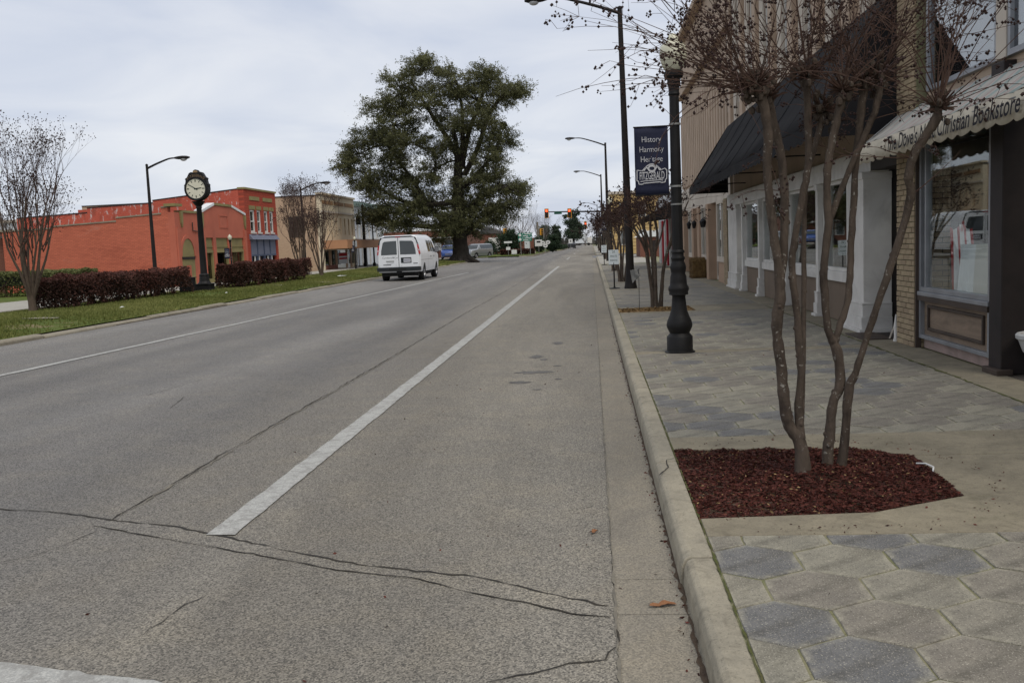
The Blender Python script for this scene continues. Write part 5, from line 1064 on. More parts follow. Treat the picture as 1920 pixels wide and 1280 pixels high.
def vase_tree(name, label, loc, H, seed, stems, fork, spread, depth=4, r0=0.10, podr=0.03, podn=3, group=None, mat='bark_far', tmat='twig', hm=1.0):
    rg = random.Random(seed); t = thing(name, label, 'tree', loc, group); x, y, z = loc; m = MB(); tips = []; tw = MB()
    if fork > 0: m.tube([(x, y, z - 0.1), (x + 0.01, y, z + 0.05), (x, y, z + fork*0.6), (x - 0.01, y, z + fork)], [r0*1.5, r0*1.15, r0, r0*1.15], 10)
    for s in range(stems):
        a = 6.283*s/stems + rg.uniform(-.3, .3); sp = spread*rg.uniform(0.5, 1.1); P = []
        b = Vector((x + math.cos(a)*r0*0.5, y + math.sin(a)*r0*0.5, z + max(0, fork - 0.12)))
        d = Vector((math.cos(a)*sp, math.sin(a)*sp, 1)).normalized()
        grow(m, b, d, H*0.34, r0*0.46, 1, rg, 0.22, 0.14, tips, 7, (2, 3), 0.8, 4, 0.06)
        for _ in range(2): tips.append((b + d*H*rg.uniform(0.22, 0.36), (d + Vector((rg.gauss(0, .3), rg.gauss(0, .3), .2))).normalized()))
    ends = []
    for q, dd in tips: grow(tw, q, dd, H*0.17*hm, r0*0.17, depth-2, rg, 0.34, 0.14, ends, 4, (2, 4), 0.76, 3, 0.12)
    m.build('trunk', mat, t, smooth=True)['kind'] = 'stuff'; tw.build('twigs', tmat, t)['kind'] = 'stuff'
    if podr:
        pods = [(q + Vector((rg.gauss(0, .06), rg.gauss(0, .06), rg.gauss(0, .06))), podr*rg.uniform(.6, 1.3)) for q, dd in ends for _ in range(podn)]; m = MB(); pod_mesh(m, pods); m.build('seed_pods', 'seed_pod', t)['kind'] = 'stuff'
    return t
vase_tree('crape_myrtle', 'bare vase-shaped tree with seed heads at the near end of the median', (-14.92, 24.0, 0.34), 4.25, 11, 10, 0.50, 0.34, 5, 0.095, 0.017, 3)
vase_tree('crape_myrtle', 'bare tree with many thin stems behind the far purple hedge, left of the pair', (-16.0, 51.0, 0.3), 4.9, 12, 8, 0.35, 0.32, 5, 0.11, 0.02, 3, hm=0.95)
vase_tree('crape_myrtle', 'bare leaning tree at the end of the far purple hedge, right of the pair', (-13.95, 47.9, 0.34), 4.6, 13, 7, 0.25, 0.28, 5, 0.10, 0.02, 3, hm=0.95)
# street clock
ck = thing('street_clock', 'black cast-iron street clock with cream dial and lettered crest on the median', 'clock', (-14.35, 34.0, 0.33)); cx, cy = -14.35, 34.0
MB().box(cx - 0.55, cx + 0.55, cy - 0.55, cy + 0.55, 0.25, 0.385).build('pad', 'walk_pale', ck)
m = MB()
for h, w0, z in ((0.30, 0.30, 0.385), (0.10, 0.26, 0.45), (0.05, 0.30, 0.58)): pass
m.box(cx-.33, cx+.33, cy-.33, cy+.33, 0.386, 0.46); m.box(cx-.27, cx+.27, cy-.27, cy+.27, 0.4605, 0.62); m.box(cx-.30, cx+.30, cy-.30, cy+.30, 0.6205, 0.66); m.lathe([(0.24, 0.66), (0.19, 0.75), (0.165, 0.95), (0.18, 0.98), (0.13, 1.04)], cx, cy, 16); m.build('pedestal', 'black_metal', ck, bevel=0.01)
MB().lathe([(0.125, 1.04), (0.12, 1.2), (0.092, 3.42), (0.11, 3.45), (0.10, 3.50), (0.17, 3.58), (0.24, 3.68)], cx, cy, 16).build('post', 'black_metal', ck, smooth=True)
zc = 4.13; m = MB(); n = 40
def disc(mb, r, y0, y1, x=cx, z=zc, n=40): mb.prism([(x + r*math.cos(6.28318*k/n), z + r*math.sin(6.28318*k/n)) for k in range(n)], 'y', y0, y1)
disc(m, 0.44, cy - 0.16, cy + 0.16); m.build('drum', 'black_metal', ck, bevel=0.02)
m = MB(); pl = [(-0.53, 0.02), (-0.56, 0.16), (-0.50, 0.20), (-0.47, 0.34), (-0.50, 0.40), (-0.40, 0.46), (-0.30, 0.62), (-0.20, 0.66), (-0.12, 0.64), (-0.09, 0.72), (0, 0.755), (0.09, 0.72), (0.12, 0.64), (0.20, 0.66), (0.30, 0.62), (0.40, 0.46), (0.50, 0.40), (0.47, 0.34), (0.50, 0.20), (0.56, 0.16), (0.53, 0.02), (0.2, -0.1), (-0.2, -0.1)]
m.prism([(cx + a*0.83, zc + b*0.93) for a, b in pl], 'y', cy - 0.11, cy + 0.11); m.build('crest', 'black_metal', ck, bevel=0.015)
m = MB(); disc(m, 0.36, cy - 0.166, cy - 0.15); fc = m.build('dial', 'clock_face', ck)
m = MB()
for k in range(n):
    a, b = 6.28318*k/n, 6.28318*(k+1)/n; v = []
    for yy, rr in ((cy - 0.162, 0.355), (cy - 0.19, 0.365), (cy - 0.19, 0.425), (cy - 0.16, 0.439)): v += [(cx + rr*math.cos(a), yy, zc + rr*math.sin(a)), (cx + rr*math.cos(b), yy, zc + rr*math.sin(b))]
    m.add(v, [(0, 1, 3, 2), (2, 3, 5, 4), (4, 5, 7, 6)])
m.build('bezel', 'black_metal', ck, smooth=True)
def radial(nm, ang, r0, r1, w, dy, mat='sign_ink'):
    a = R(90 - ang); d = Vector((math.cos(a), 0, math.sin(a))); s = Vector((-math.sin(a), 0, math.cos(a))); c = Vector((cx, cy - dy, zc)); m = MB()
    m.add([c + d*r0 - s*w, c + d*r0 + s*w, c + d*r1 + s*w*0.6, c + d*r1 - s*w*0.6], [(0, 1, 2, 3)]); return m.build(nm, mat, fc)
for h in range(12): radial('hour_mark', h*30, 0.25, 0.335, 0.016 if h % 3 else 0.022, 0.169)
radial('hour_hand', 84, -0.06, 0.22, 0.022, 0.174); radial('minute_hand', 302, -0.08, 0.315, 0.016, 0.178)
for i, c in enumerate('FITZGERALD'):
    a = R(128 - 76*i/9); rr = 0.575 if False else 0.565
    px_, pz_ = cx + 0.47*math.cos(a), zc + 0.455*math.sin(a) + 0.02; u = Vector((math.cos(a)*0.6, 0, math.sin(a))).normalized(); text('crest_letter', c, 'gilt', ck, (px_, cy - 0.114, pz_ - 0.035), (u.z, 0, -u.x), u, 0.085, 0.0, 0.8, align='CENTER')
m = MB(); m.prism([(cx - 0.09, zc + 0.59), (cx + 0.09, zc + 0.59), (cx + 0.08, zc + 0.645), (cx, zc + 0.665), (cx - 0.08, zc + 0.645)], 'y', cy - 0.122, cy - 0.109); m.build('crest_plaque', 'gilt', ck)
bx = thing('utility_box', 'black metal box standing at the foot of the street clock', 'box', (-14.62, 33.1, 0.33)); MB().box(-14.86, -14.40, 32.95, 33.35, 0.42, 0.90).build('box', 'black_metal', bx, bevel=0.02); MB().box(-14.89, -14.37, 32.92, 33.38, 0.901, 0.93).build('lid', 'black_metal', bx, bevel=0.008)
for x in (-14.83, -14.45): MB().box(x, x + 0.04, 33.0, 33.3, 0.33, 0.419).build('leg', 'black_metal', bx)
for i, (x, y, w, lb) in enumerate(((-12.3, 23.6, 0.13, 'white paper scrap on the grass before the near purple hedge'), (-12.2, 30.5, 0.10, 'small pale paper scrap on the grass near the clock'), (-12.5, 45.5, 0.5, 'pale concrete cover lying in the grass behind the van'))):
    m = MB(); m.add([(x, y, zmed(x) + .05), (x + w, y + .03, zmed(x) + .07), (x + w*.9, y + w*.8, zmed(x) + .06), (x + .02, y + w*.7, zmed(x) + .08)], [(0, 1, 2, 3)]); tag(m.build('litter', 'paper'), lb, 'litter')
for x, y, sx, sy in ((-12.6, 20.6, 0.5, 0.22), (-12.9, 36.6, 0.9, 0.5), (-11.3, 39.5, 0.5, 0.5)):
    m = MB(); n = 16; m.add([(x + sx*math.cos(6.283*k/n)*rng.uniform(.7, 1.1), y + sy*math.sin(6.283*k/n)*rng.uniform(.7, 1.1), 0) for k in range(n)], [tuple(range(n))]); m.v = [(a, b, zmed(a) + 0.03) for a, b, c in m.v]; m.build('bare_soil', 'kerb_low', med)

# ================================================================ the great oak
def oak():
    bx_, by_ = -11.23, 81.0; t = thing('oak_tree', 'huge spreading evergreen oak with mistletoe clumps behind the white van', 'tree', (bx_, by_, 0.33)); rg = random.Random(4); r = np.random.default_rng(4)
    m = MB(); m.tube(smoothp([(bx_, by_, 0.1, 1.35), (bx_, by_, 0.45, 1.05), (bx_, by_, 1.0, 0.74), (bx_ - .05, by_, 2.4, 0.62), (bx_ - .05, by_, 4.5, 0.58), (bx_ + .02, by_, 6.6, 0.47), (bx_ + .1, by_, 8.4, 0.34), (bx_ + .05, by_, 10.2, 0.2), (bx_ - .15, by_, 12.0, 0.09)]), smoothr, 18)
    for k in range(9):
        a = k*0.7 + rg.uniform(-.2, .2); L = rg.uniform(1.4, 2.1); m.tube([(bx_ + math.cos(a)*.5, by_ + math.sin(a)*.5, 0.75), (bx_ + math.cos(a)*L*.6, by_ + math.sin(a)*L*.6, 0.42), (bx_ + math.cos(a)*L, by_ + math.sin(a)*L, 0.25)], [0.34, 0.22, 0.08], 8)
    m.build('trunk', 'oak_bark', t, smooth=True)
    sx = 81/1770.0
    def at(px, py): return Vector((-11.23 + (px - 865)*sx + (py-490)*-0.0019 - 0*sx, by_, 0.33 + (490 - py)*sx + (px - 865)*-0.0019))
    # lobes of the crown: (centre px x, y, half width, half height, depth)
    lobes = [(800, 140, 36, 22, 2.4), (757, 172, 34, 26, 2.6), (850, 165, 46, 28, 3.2), (915, 150, 24, 22, 2.0), (945, 178, 24, 18, 1.8), (972, 182, 20, 12, 1.4), (895, 195, 40, 34, 3.2), (800, 205, 46, 30, 3.4), (722, 206, 34, 18, 2.4), (745, 240, 44, 24, 3.0), (700, 262, 36, 18, 2.6), (672, 290, 30, 18, 2.4), (660, 318, 22, 18, 2.0), (690, 338, 32, 24, 2.6), (730, 310, 40, 26, 3.0), (770, 275, 40, 28, 3.2), (900, 245, 40, 32, 3.4), (940, 268, 26, 18, 2.2), (855, 260, 34, 28, 3.0), (820, 320, 34, 28, 3.2), (760, 352, 40, 26, 3.2), (725, 385, 38, 22, 2.8), (700, 410, 26, 16, 2.2), (770, 400, 36, 22, 3.0), (745, 425, 26, 12, 2.4), (915, 300, 32, 22, 2.6), (890, 345, 42, 26, 3.2), (940, 350, 36, 22, 2.6), (968, 362, 24, 16, 2.0), (905, 385, 44, 22, 3.2), (955, 392, 24, 14, 2.0), (860, 400, 34, 26, 3.2), (830, 430, 34, 18, 3.0), (885, 425, 34, 18, 2.6), (915, 415, 22, 12, 2.0), (810, 380, 30, 26, 3.0)]
    limbs = MB(); twg = MB(); C = []; T = []; S = []; stem_pts = {'lo': Vector((bx_ - .05, by_, 4.3)), 'mid': Vector((bx_ + .02, by_, 6.8)), 'hi': Vector((bx_ + .1, by_, 8.4))}
    main = {'A': [(850, 440), (815, 400), (780, 350), (745, 300), (720, 270)], 'B': [(853, 380), (800, 385), (750, 375), (705, 345)], 'C': [(868, 318), (845, 270), (815, 225), (790, 185), (775, 160)], 'D': [(868, 318), (870, 260), (868, 205), (860, 160)], 'E': [(872, 330), (895, 285), (915, 230), (940, 190), (970, 182)], 'F': [(872, 400), (905, 370), (945, 355), (975, 362)], 'G': [(848, 420), (800, 425), (745, 418), (705, 408)], 'H': [(870, 350), (905, 320), (935, 285)], 'I': [(866, 318), (882, 250), (905, 195), (915, 150)], 'J': [(872, 440), (900, 415), (930, 400)]}
    nodes = []
    for k, P in main.items():
        pts = []
        dy = rg.uniform(-2.2, 2.2)
        for i, (px, py) in enumerate(P): q = at(px, py); q.y += dy*i/len(P) + rg.gauss(0, .15); pts.append(q)
        Q = smooth_path([(*q, 0.24*(1 - 0.75*i/(len(pts)-1)) + 0.02) for i, q in enumerate(pts)], 5); limbs.tube([q[:3] for q in Q], [q[3] for q in Q], 9); nodes += [Vector(q[:3]) for q in Q[2:]]
    for (px, py, rx, ry, dep) in lobes:
        c = at(px, py); near = min(nodes, key=lambda q: (q - c).length); c.y += rg.uniform(-1.2, 1.2)
        mid = (near + c)/2 + Vector((rg.gauss(0, .2), rg.gauss(0, .3), 0.25)); limbs.tube([near, mid, c], [0.11, 0.075, 0.045], 6)
        ns = int(9 + rx*ry/57)
        for s in range(ns):
            u = r.normal(size=3); u /= np.linalg.norm(u); rr = rg.uniform(0.35, 1.0)**0.6
            sc_ = Vector((u[0]*rx*sx*rr, u[1]*dep*rr, u[2]*ry*sx*rr)); q = c + sc_; twg.tube([c, c + sc_*0.5 + Vector((0, 0, .12)), q], [0.04, 0.026, 0.012], 4, cap=False)
            for _ in range(4): e = q + Vector((rg.gauss(0, .4), rg.gauss(0, .4), rg.gauss(0, .28))); twg.tube([q, e], [0.012, 0.006], 3, cap=False)
            for _ in range(8):
                d_ = Vector((sc_.x + rg.gauss(0, .8), sc_.y + rg.gauss(0, .8), sc_.z*0.7 + rg.gauss(0.1, .55))).normalized(); L_ = rg.uniform(0.5, 1.2); s0 = q + Vector((rg.gauss(0, .25), rg.gauss(0, .25), rg.gauss(0, .15))); e_ = s0 + d_*L_ + Vector((0, 0, -0.10*L_)); md = (s0 + e_)/2 + Vector((rg.gauss(0, .08), rg.gauss(0, .08), .08)); twg.tube([s0, md, e_], [0.012, 0.008, 0.004], 3, cap=False)
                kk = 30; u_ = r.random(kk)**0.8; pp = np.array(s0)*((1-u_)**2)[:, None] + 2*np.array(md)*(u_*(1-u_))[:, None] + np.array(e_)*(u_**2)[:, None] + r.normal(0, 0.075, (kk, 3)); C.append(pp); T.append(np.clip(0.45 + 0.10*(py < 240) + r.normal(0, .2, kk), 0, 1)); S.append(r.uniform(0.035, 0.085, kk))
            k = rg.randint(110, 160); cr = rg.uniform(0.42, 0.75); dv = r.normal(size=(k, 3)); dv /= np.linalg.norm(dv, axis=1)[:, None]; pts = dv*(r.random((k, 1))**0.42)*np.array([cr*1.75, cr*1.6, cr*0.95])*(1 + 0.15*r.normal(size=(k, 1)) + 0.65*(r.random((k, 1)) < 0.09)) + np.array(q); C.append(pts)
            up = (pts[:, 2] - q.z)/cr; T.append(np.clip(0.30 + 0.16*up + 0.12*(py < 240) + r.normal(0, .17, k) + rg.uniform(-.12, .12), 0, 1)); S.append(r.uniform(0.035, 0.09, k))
    limbs.build('limbs', 'oak_bark', t, smooth=True)['kind'] = 'stuff'; twg.build('twigs', 'oak_bark', t)['kind'] = 'stuff'
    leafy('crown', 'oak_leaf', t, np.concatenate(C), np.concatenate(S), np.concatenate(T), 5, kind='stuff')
    for (px, py, rad) in ((797, 118, 0.55), (912, 165, 0.5), (969, 182, 0.55), (935, 285, 0.45), (945, 240, 0.35), (930, 300, 0.4)):
        c = at(px, py); k = 520; p = r.normal(size=(k, 3)); p /= np.linalg.norm(p, axis=1)[:, None]; p = p*rad*r.random((k, 1))**0.4 + np.array(c); leafy('mistletoe_clump', 'mistletoe', t, p, r.uniform(0.05, 0.11, k), None, int(px), kind='stuff')
smoothr = []
def smoothp(P):
    Q = smooth_path(P, 4); smoothr[:] = [q[3]*(1 + 0.05*math.sin(i*2.2)) for i, q in enumerate(Q)]; return [q[:3] for q in Q]
oak()

# ================================================================ left-hand buildings
XL = -21.8
def yface(mb, x, *a): pass
rb = thing('brick_building', 'low orange-red brick shop with a stepped side wall and gabled front', 'building', (-22, 48.4, 0.13))
tiers = [(-22.5, XL - 0.352, 4.30, 4.30), (-25.0, -22.5, 3.97, 3.86), (-28.6, -25.0, 3.68, 3.55), (-31.4, -28.6, 3.46, 3.40)]
for x0, x1, za, zb in tiers:
    MB().add([(x0, 48.4, 0.1), (x1, 48.4, 0.1), (x1, 48.4, za), (x0, 48.4, zb), (x0, 48.75, 0.1), (x1, 48.75, 0.1), (x1, 48.75, za), (x0, 48.75, zb)], [(0, 1, 2, 3), (5, 4, 7, 6), (3, 2, 6, 7), (1, 5, 6, 2), (4, 0, 3, 7)]).build('side_wall', 'brick_red_paint', rb)
    MB().add([(x0, 48.36, zb), (x1, 48.36, za), (x1, 48.8, za), (x0, 48.8, zb), (x0, 48.36, zb + .07), (x1, 48.36, za + .07), (x1, 48.8, za + .07), (x0, 48.8, zb + .07)], [(3, 2, 1, 0), (4, 5, 6, 7), (0, 1, 5, 4), (2, 3, 7, 6), (1, 2, 6, 5), (3, 0, 4, 7)]).build('coping', 'coping', rb)
MB().box(-32, XL - 0.4, 48.8, 58.4, 3.1, 3.2).build('roof', 'roof_tar', rb)
def facade(mb, x, holes, y0, y1, z0, z1, t=0.35):
    """wall in the plane x, thickness t behind it, with rectangular holes (y0,y1,z0,z1)"""
    ys_ = sorted({y0, y1} | {h[0] for h in holes} | {h[1] for h in holes}); zs_ = sorted({z0, z1} | {h[2] for h in holes} | {h[3] for h in holes})
    for a, b in zip(ys_[:-1], ys_[1:]):
        run = None
        for c, d in zip(zs_[:-1], zs_[1:]):
            if any(h[0] <= a and b <= h[1] and h[2] <= c and d <= h[3] for h in holes): run = None; continue
            mb.box(x - t, x, a, b, c, d)
    return mb
m = MB(); facade(m, XL, [(48.9, 50.6, 0.15, 1.75)], 48.4, 51.95, 0.13, 4.05)
m.build('front_wall', 'wall_orange', rb)
m = MB(); facade(m, XL, [(52.1, 53.35, 0.15, 2.72), (53.75, 55.65, 0.15, 2.72), (56.05, 58.15, 0.15, 2.72)], 51.951, 58.6, 0.13, 4.1)
m.prism([(51.96, 4.1), (58.6, 4.1), (58.6, 4.12), (56.35, 4.56), (53.7, 4.58), (51.96, 4.12)], 'x', XL - 0.35, XL); m.build('gable_wall', 'wall_orange', rb)
for a, b, nm in (((51.9, 4.13), (53.7, 4.60), 'white_coping'), ((53.7, 4.60), (56.35, 4.58), 'olive_trim'), ((56.35, 4.58), (58.65, 4.13), 'white_coping')):
    MB().prism([(a[0], a[1]), (b[0], b[1]), (b[0], b[1] + 0.14), (a[0], a[1] + 0.14)], 'x', XL - 0.42, XL + 0.06).build('gable_coping', nm, rb)
MB().box(XL - 0.42, XL + 0.06, 49.3, 51.6, 4.05, 4.17).build('coping', 'olive_trim', rb); MB().box(XL - 0.5, XL + 0.1, 48.3, 49.25, 4.36, 4.5).build('pier_cap', 'olive_trim', rb)
for y in (49.0, 51.7, 58.3): MB().prism([(y, 4.1), (y + 0.3, 4.1), (y + 0.24, 3.5), (y + 0.15, 3.25), (y + 0.06, 3.5)], 'x', XL + 0.002, XL + 0.10).build('bracket', 'olive_trim', rb)
for y in (48.45, 51.75, 58.2): MB().box(XL + 0.001, XL + 0.09, y, y + 0.32, 0.14, 3.2).build('pier', 'wall_orange', rb)
# arched opening, boarded in olive with a red panel
n = 14; arc = [(48.95, 0.15), (50.55, 0.15)] + [(49.75 + 0.80*math.cos(math.pi*k/n), 1.72 + 0.95*math.sin(math.pi*k/n)) for k in range(n + 1)]
ar = MB().prism(arc, 'x', XL - 0.08, XL + 0.012).build('arch_board', 'olive_trim', rb); MB().box(XL + 0.013, XL + 0.05, 48.95, 50.55, 1.55, 1.68).build('transom', 'dark_wood', ar); MB().box(XL + 0.013, XL + 0.03, 49.42, 50.0, 0.2, 1.22).build('boarded_door', 'wall_orange', ar)
m = MB()
for k in range(n): 
    a, b = math.pi*k/n, math.pi*(k+1)/n
    m.prism([(49.75 + r_1*math.cos(t_1), 1.72 + r_2*math.sin(t_1)) for r_1, r_2, t_1 in ((0.80, 0.95, a), (0.80, 0.95, b), (1.0, 1.15, b), (1.0, 1.15, a))], 'x', XL + 0.001, XL + 0.05)
m.build('arch_moulding', 'wall_orange', ar)
for a, b in ((52.1, 53.35), (53.75, 55.65), (56.05, 58.15)):
    f = MB().box(XL - 0.2, XL - 0.10, a, b, 1.95, 2.72).build('transom_board', 'olive_trim', rb); MB().box(XL - 0.12, XL - 0.04, a, b, 1.86, 2.02).build('rail', 'olive_trim', f); MB().box(XL - 0.12, XL - 0.06, a, b, 2.18, 2.24).build('rail', 'olive_trim', f)
    g_ = MB().box(XL - 0.22, XL - 0.18, a + .12, b - .12, 0.38, 1.86).build('shop_window', 'far_glass', rb); MB().box(XL - 1.8, XL - 1.7, a, b, 0.2, 2.0).build('interior', 'interior', rb)
    m = MB(); m.box(XL - 0.2, XL - 0.05, a, a + .12, 0.15, 1.86); m.build('jamb', 'olive_trim', g_); MB().box(XL - 0.2, XL - 0.05, b - .12, b, 0.15, 1.86).build('jamb', 'olive_trim', g_); MB().box(XL - 0.2, XL - 0.06, a + .12, b - .12, 0.15, 0.37).build('stall_board', 'olive_trim', g_)
m = MB(); frame_rect(m, 'x', XL + 0.001, XL + 0.03, 54.4, 55.7, 3.3, 4.05, 0.05); m.build('gable_panel', 'wall_orange', rb)
MB().tube([(XL + .05, 50.5, 3.55), (XL + .05, 50.5, 3.1), (XL + .05, 51.2, 3.05)], 0.03, 5).build('sign_bracket', 'brown_panel', rb)
# tall red building
tb = thing('brick_building', 'taller red brick building with peeling paint and a blue shop front', 'building', (-22, 58.7, 0.13))
for x0, x1, za, zb in ((-27.8, XL - 0.352, 5.80, 5.33), (-32.2, -27.8, 5.18, 5.05), (-37.0, -32.2, 4.75, 4.6)):
    MB().add([(x0, 58.7, 0.1), (x1, 58.7, 0.1), (x1, 58.7, za), (x0, 58.7, zb), (x0, 59.0, 0.1), (x1, 59.0, 0.1), (x1, 59.0, za), (x0, 59.0, zb)], [(0, 1, 2, 3), (5, 4, 7, 6), (3, 2, 6, 7), (1, 5, 6, 2), (4, 0, 3, 7)]).build('side_wall', 'brick_red_peel', tb)
    MB().add([(x0, 58.67, zb), (x1, 58.67, za), (x1, 59.05, za), (x0, 59.05, zb), (x0, 58.67, zb + .06), (x1, 58.67, za + .06), (x1, 59.05, za + .06), (x0, 59.05, zb + .06)], [(3, 2, 1, 0), (4, 5, 6, 7), (0, 1, 5, 4), (2, 3, 7, 6), (1, 2, 6, 5), (3, 0, 4, 7)]).build('coping', 'dark_wood', tb)
wy = [(59.55, 60.35), (60.85, 61.5), (62.2, 62.85), (63.3, 63.95)]
m = MB(); facade(m, XL, [(a, b, 3.1, 4.52) for a, b in wy] + [(59.35, 64.3, 0.15, 2.72)], 58.7, 64.7, 0.13, 5.8); m.build('front_wall', 'brick_red_front', tb)
for a, b in wy:
    m = MB(); frame_rect(m, 'x', XL - 0.12, XL - 0.02, a, b, 3.1, 4.52, 0.10); m.box(XL - 0.12, XL - 0.03, a + .1, b - .1, 3.76, 3.84); w = m.build('window', 'white_paint', tb); MB().box(XL - 0.09, XL - 0.085, a + .1, b - .1, 3.2, 4.42).build('pane', 'far_glass', w)
    MB().box(XL + 0.001, XL + 0.05, a - .12, b + .12, 4.55, 4.80).build('lintel', 'olive_trim', tb); MB().box(XL + 0.001, XL + 0.07, a - .06, b + .06, 3.0, 3.09).build('sill', 'white_paint', tb)
for a, b in ((59.6, 61.4), (62.1, 63.9)): MB().box(XL + 0.001, XL + 0.04, a, b, 5.15, 5.40).build('frieze_panel', 'olive_trim', tb)
MB().box(XL - 0.4, XL + 0.08, 58.66, 64.75, 5.80, 5.92).build('coping', 'olive_trim', tb)
MB().box(-36, XL - 0.3, 59.0, 64.6, 4.4, 4.5).build('roof', 'roof_tar', tb); MB().box(-36, XL - 0.35, 64.4, 64.7, 0.1, 5.3).build('rear_wall', 'brick_red_peel', tb)
MB().prism([(XL + 0.25, 2.62), (XL + 0.0, 2.95), (XL - 0.05, 2.95), (XL - 0.05, 2.62)], 'y', 59.2, 64.45).build('shop_cornice', 'blue_panel', tb)
for i, a in enumerate((59.4, 60.65, 61.9, 63.1)):
    f = MB().box(XL - 0.15, XL - 0.05, a, a + 1.2, 1.62, 2.62).build('shop_board', 'blue_panel', tb); MB().box(XL - 0.15, XL, a - .06, a + .06, 0.15, 2.62).build('mullion', 'blue_front', tb)
    g_ = MB().box(XL - 0.14, XL - 0.11, a + .06, a + 1.14, 0.35, 1.6).build('shop_window', 'far_glass', tb); MB().box(XL - 0.105, XL - 0.09, a + (.3 if i % 2 else .7), a + (.5 if i % 2 else .95), 0.35, 1.6).build('curtain', 'white_paint', g_)
MB().box(XL - 0.15, XL - 0.02, 59.4, 64.25, 1.55, 1.66).build('rail', 'blue_front', tb); MB().box(XL - 0.15, XL - 0.02, 59.4, 64.25, 0.14, 0.36).build('stall_board', 'blue_front', tb); MB().box(XL - 1.6, XL - 1.5, 59.4, 64.2, 0.15, 2.6).build('interior', 'interior', tb)
# cream building with tan brick side
cb = thing('cream_building', 'cream two-storey building with a tan brick side wall and an orange canopy', 'building', (-22, 75.8, 0.13))
MB().box(-42, XL - 0.352, 75.8, 76.15, 0.1, 6.2).build('side_wall', 'brick_tan', cb); MB().box(-42, XL, 75.75, 76.2, 6.2, 6.27).build('coping', 'dark_wood', cb)
for i, x in enumerate((-24.5, -27.6, -30.6)): MB().box(x, x + 1.25, 75.76, 75.8, 2.9, 4.6).build('boarded_window', 'brown_panel', cb)
nw = (77.3, 78.7, 80.1, 81.5, 82.9, 84.2, 85.4)
m = MB(); facade(m, XL, [(y, y + .42, 3.05, 4.5) for y in nw] + [(76.2, 86.3, 0.15, 1.75)], 75.801, 86.6, 0.13, 6.3); m.build('front_wall', 'cream_wall', cb)
for y in nw: MB().box(XL - .2, XL - .1, y, y + .42, 3.05, 4.5).build('boarded_window', 'board_tan', cb)
MB().box(XL + .001, XL + .12, 75.8, 86.6, 4.85, 5.0).build('string_course', 'cream_trim', cb); MB().box(XL - .4, XL + .15, 75.75, 86.65, 6.3, 6.45).build('cornice', 'cream_wall', cb)
for a, b in ((76.2, 79.4), (79.8, 82.9), (83.3, 86.2)): MB().box(XL + .001, XL + .05, a, b, 5.55, 5.85).build('frieze_panel', 'board_tan', cb)
MB().box(XL + .001, XL + 2.0, 75.9, 88.3, 1.85, 2.55).build('canopy', 'orange_fascia', cb); MB().box(XL + 2.001, XL + 2.02, 77.6, 79.0, 1.95, 2.45).build('canopy_sign', 'white_wall', cb)
for y in (76.4, 79.5, 83.0, 88.0): MB().tube([(XL + 1.85, y, 0.14), (XL + 1.85, y, 1.85)], 0.04, 6).build('canopy_post', 'galvanised', cb)
MB().box(XL - 1.9, XL - 1.8, 76.2, 86.3, 0.15, 1.8).build('interior', 'interior', cb)
for i, a in enumerate((76.2, 78.2, 80.2, 83.6, 85.1)): MB().box(XL - .25, XL - .1, a, a + (.35 if i % 2 else .18), 0.15, 1.75).build('mullion', 'tan_trim', cb); MB().box(XL - .2, XL - .17, a + .35, a + 1.4, 0.5, 1.7).build('shop_window', 'far_glass', cb)
MB().box(XL - .22, XL - .05, 76.2, 80.1, 0.14, 0.5).build('stall_board', 'brick_brown_y', cb)
ps = MB().box(XL - .1, XL - .06, 80.7, 83.4, 0.55, 1.5).build('poster', 'white_wall', cb); MB().box(XL - .059, XL - .05, 80.7, 83.4, 1.2, 1.5).build('poster_band', 'cloth_red', ps); MB().box(XL - .059, XL - .05, 80.7, 83.4, 0.92, 1.08).build('poster_band', 'cloth_red', ps)
for k in range(3): MB().box(XL - .059, XL - .052, 80.9, 83.2, 0.60 + k*.1, 0.63 + k*.1).build('poster_line', 'grey_metal', ps)
wb = thing('white_building', 'white two-storey building with a green cornice partly behind the oak', 'building', (-22, 88, 0.13))
m = MB(); holes = [(y, y + .7, 5.0, 5.5) for y in (89.2, 91.4, 93.6, 95.8)]; facade(m, XL - .3, holes, 87.5, 100, 0.13, 5.75); m.box(-40, XL - .7, 87.5, 87.8, 0.1, 5.75); m.build('wall', 'white_wall', wb)
for a, b, c, d in holes: MB().box(XL - .6, XL - .5, a, b, c, d).build('window', 'dark_void', wb)
MB().box(XL - .75, XL + .0, 87.4, 100.1, 5.75, 5.95).build('cornice', 'green_cornice', wb); MB().box(XL - .6, XL - .15, 87.45, 100, 5.951, 6.25).build('parapet', 'green_cornice', wb)
for y in (88.6, 90.0, 91.6, 93.2, 94.8, 96.6): MB().box(XL - .299, XL - .2, y, y + .12, 0.14, 4.2).build('pilaster', 'white_paint', wb)
for z in (4.5, 2.7): MB().box(XL - .299, XL - .12, 87.5, 100, z, z + .12).build('string_course', 'white_paint', wb)
ob_ = thing('brick_building', 'dull brown brick building at the far left edge beyond the red wall', 'building', (-36, 50, 0.1)); MB().box(-60, -31.45, 49.2, 60, 0.1, 3.45).build('wall', 'brick_brown', ob_); MB().box(-60, -31.4, 49.1, 60, 3.45, 3.55).build('coping', 'coping', ob_); MB().box(-33.6, -32.9, 49.15, 49.2, 0.2, 1.9).build('door', 'white_paint', ob_)
fb = thing('pale_building', 'pale building top showing over the brown wall at the far left', 'building', (-50, 75, 0)); MB().box(-62, -43.5, 72, 84, 0, 5.0).build('wall', 'white_wall', fb); MB().box(-62.2, -43.3, 71.8, 84, 5.0, 5.2).build('coping', 'cream_trim', fb)
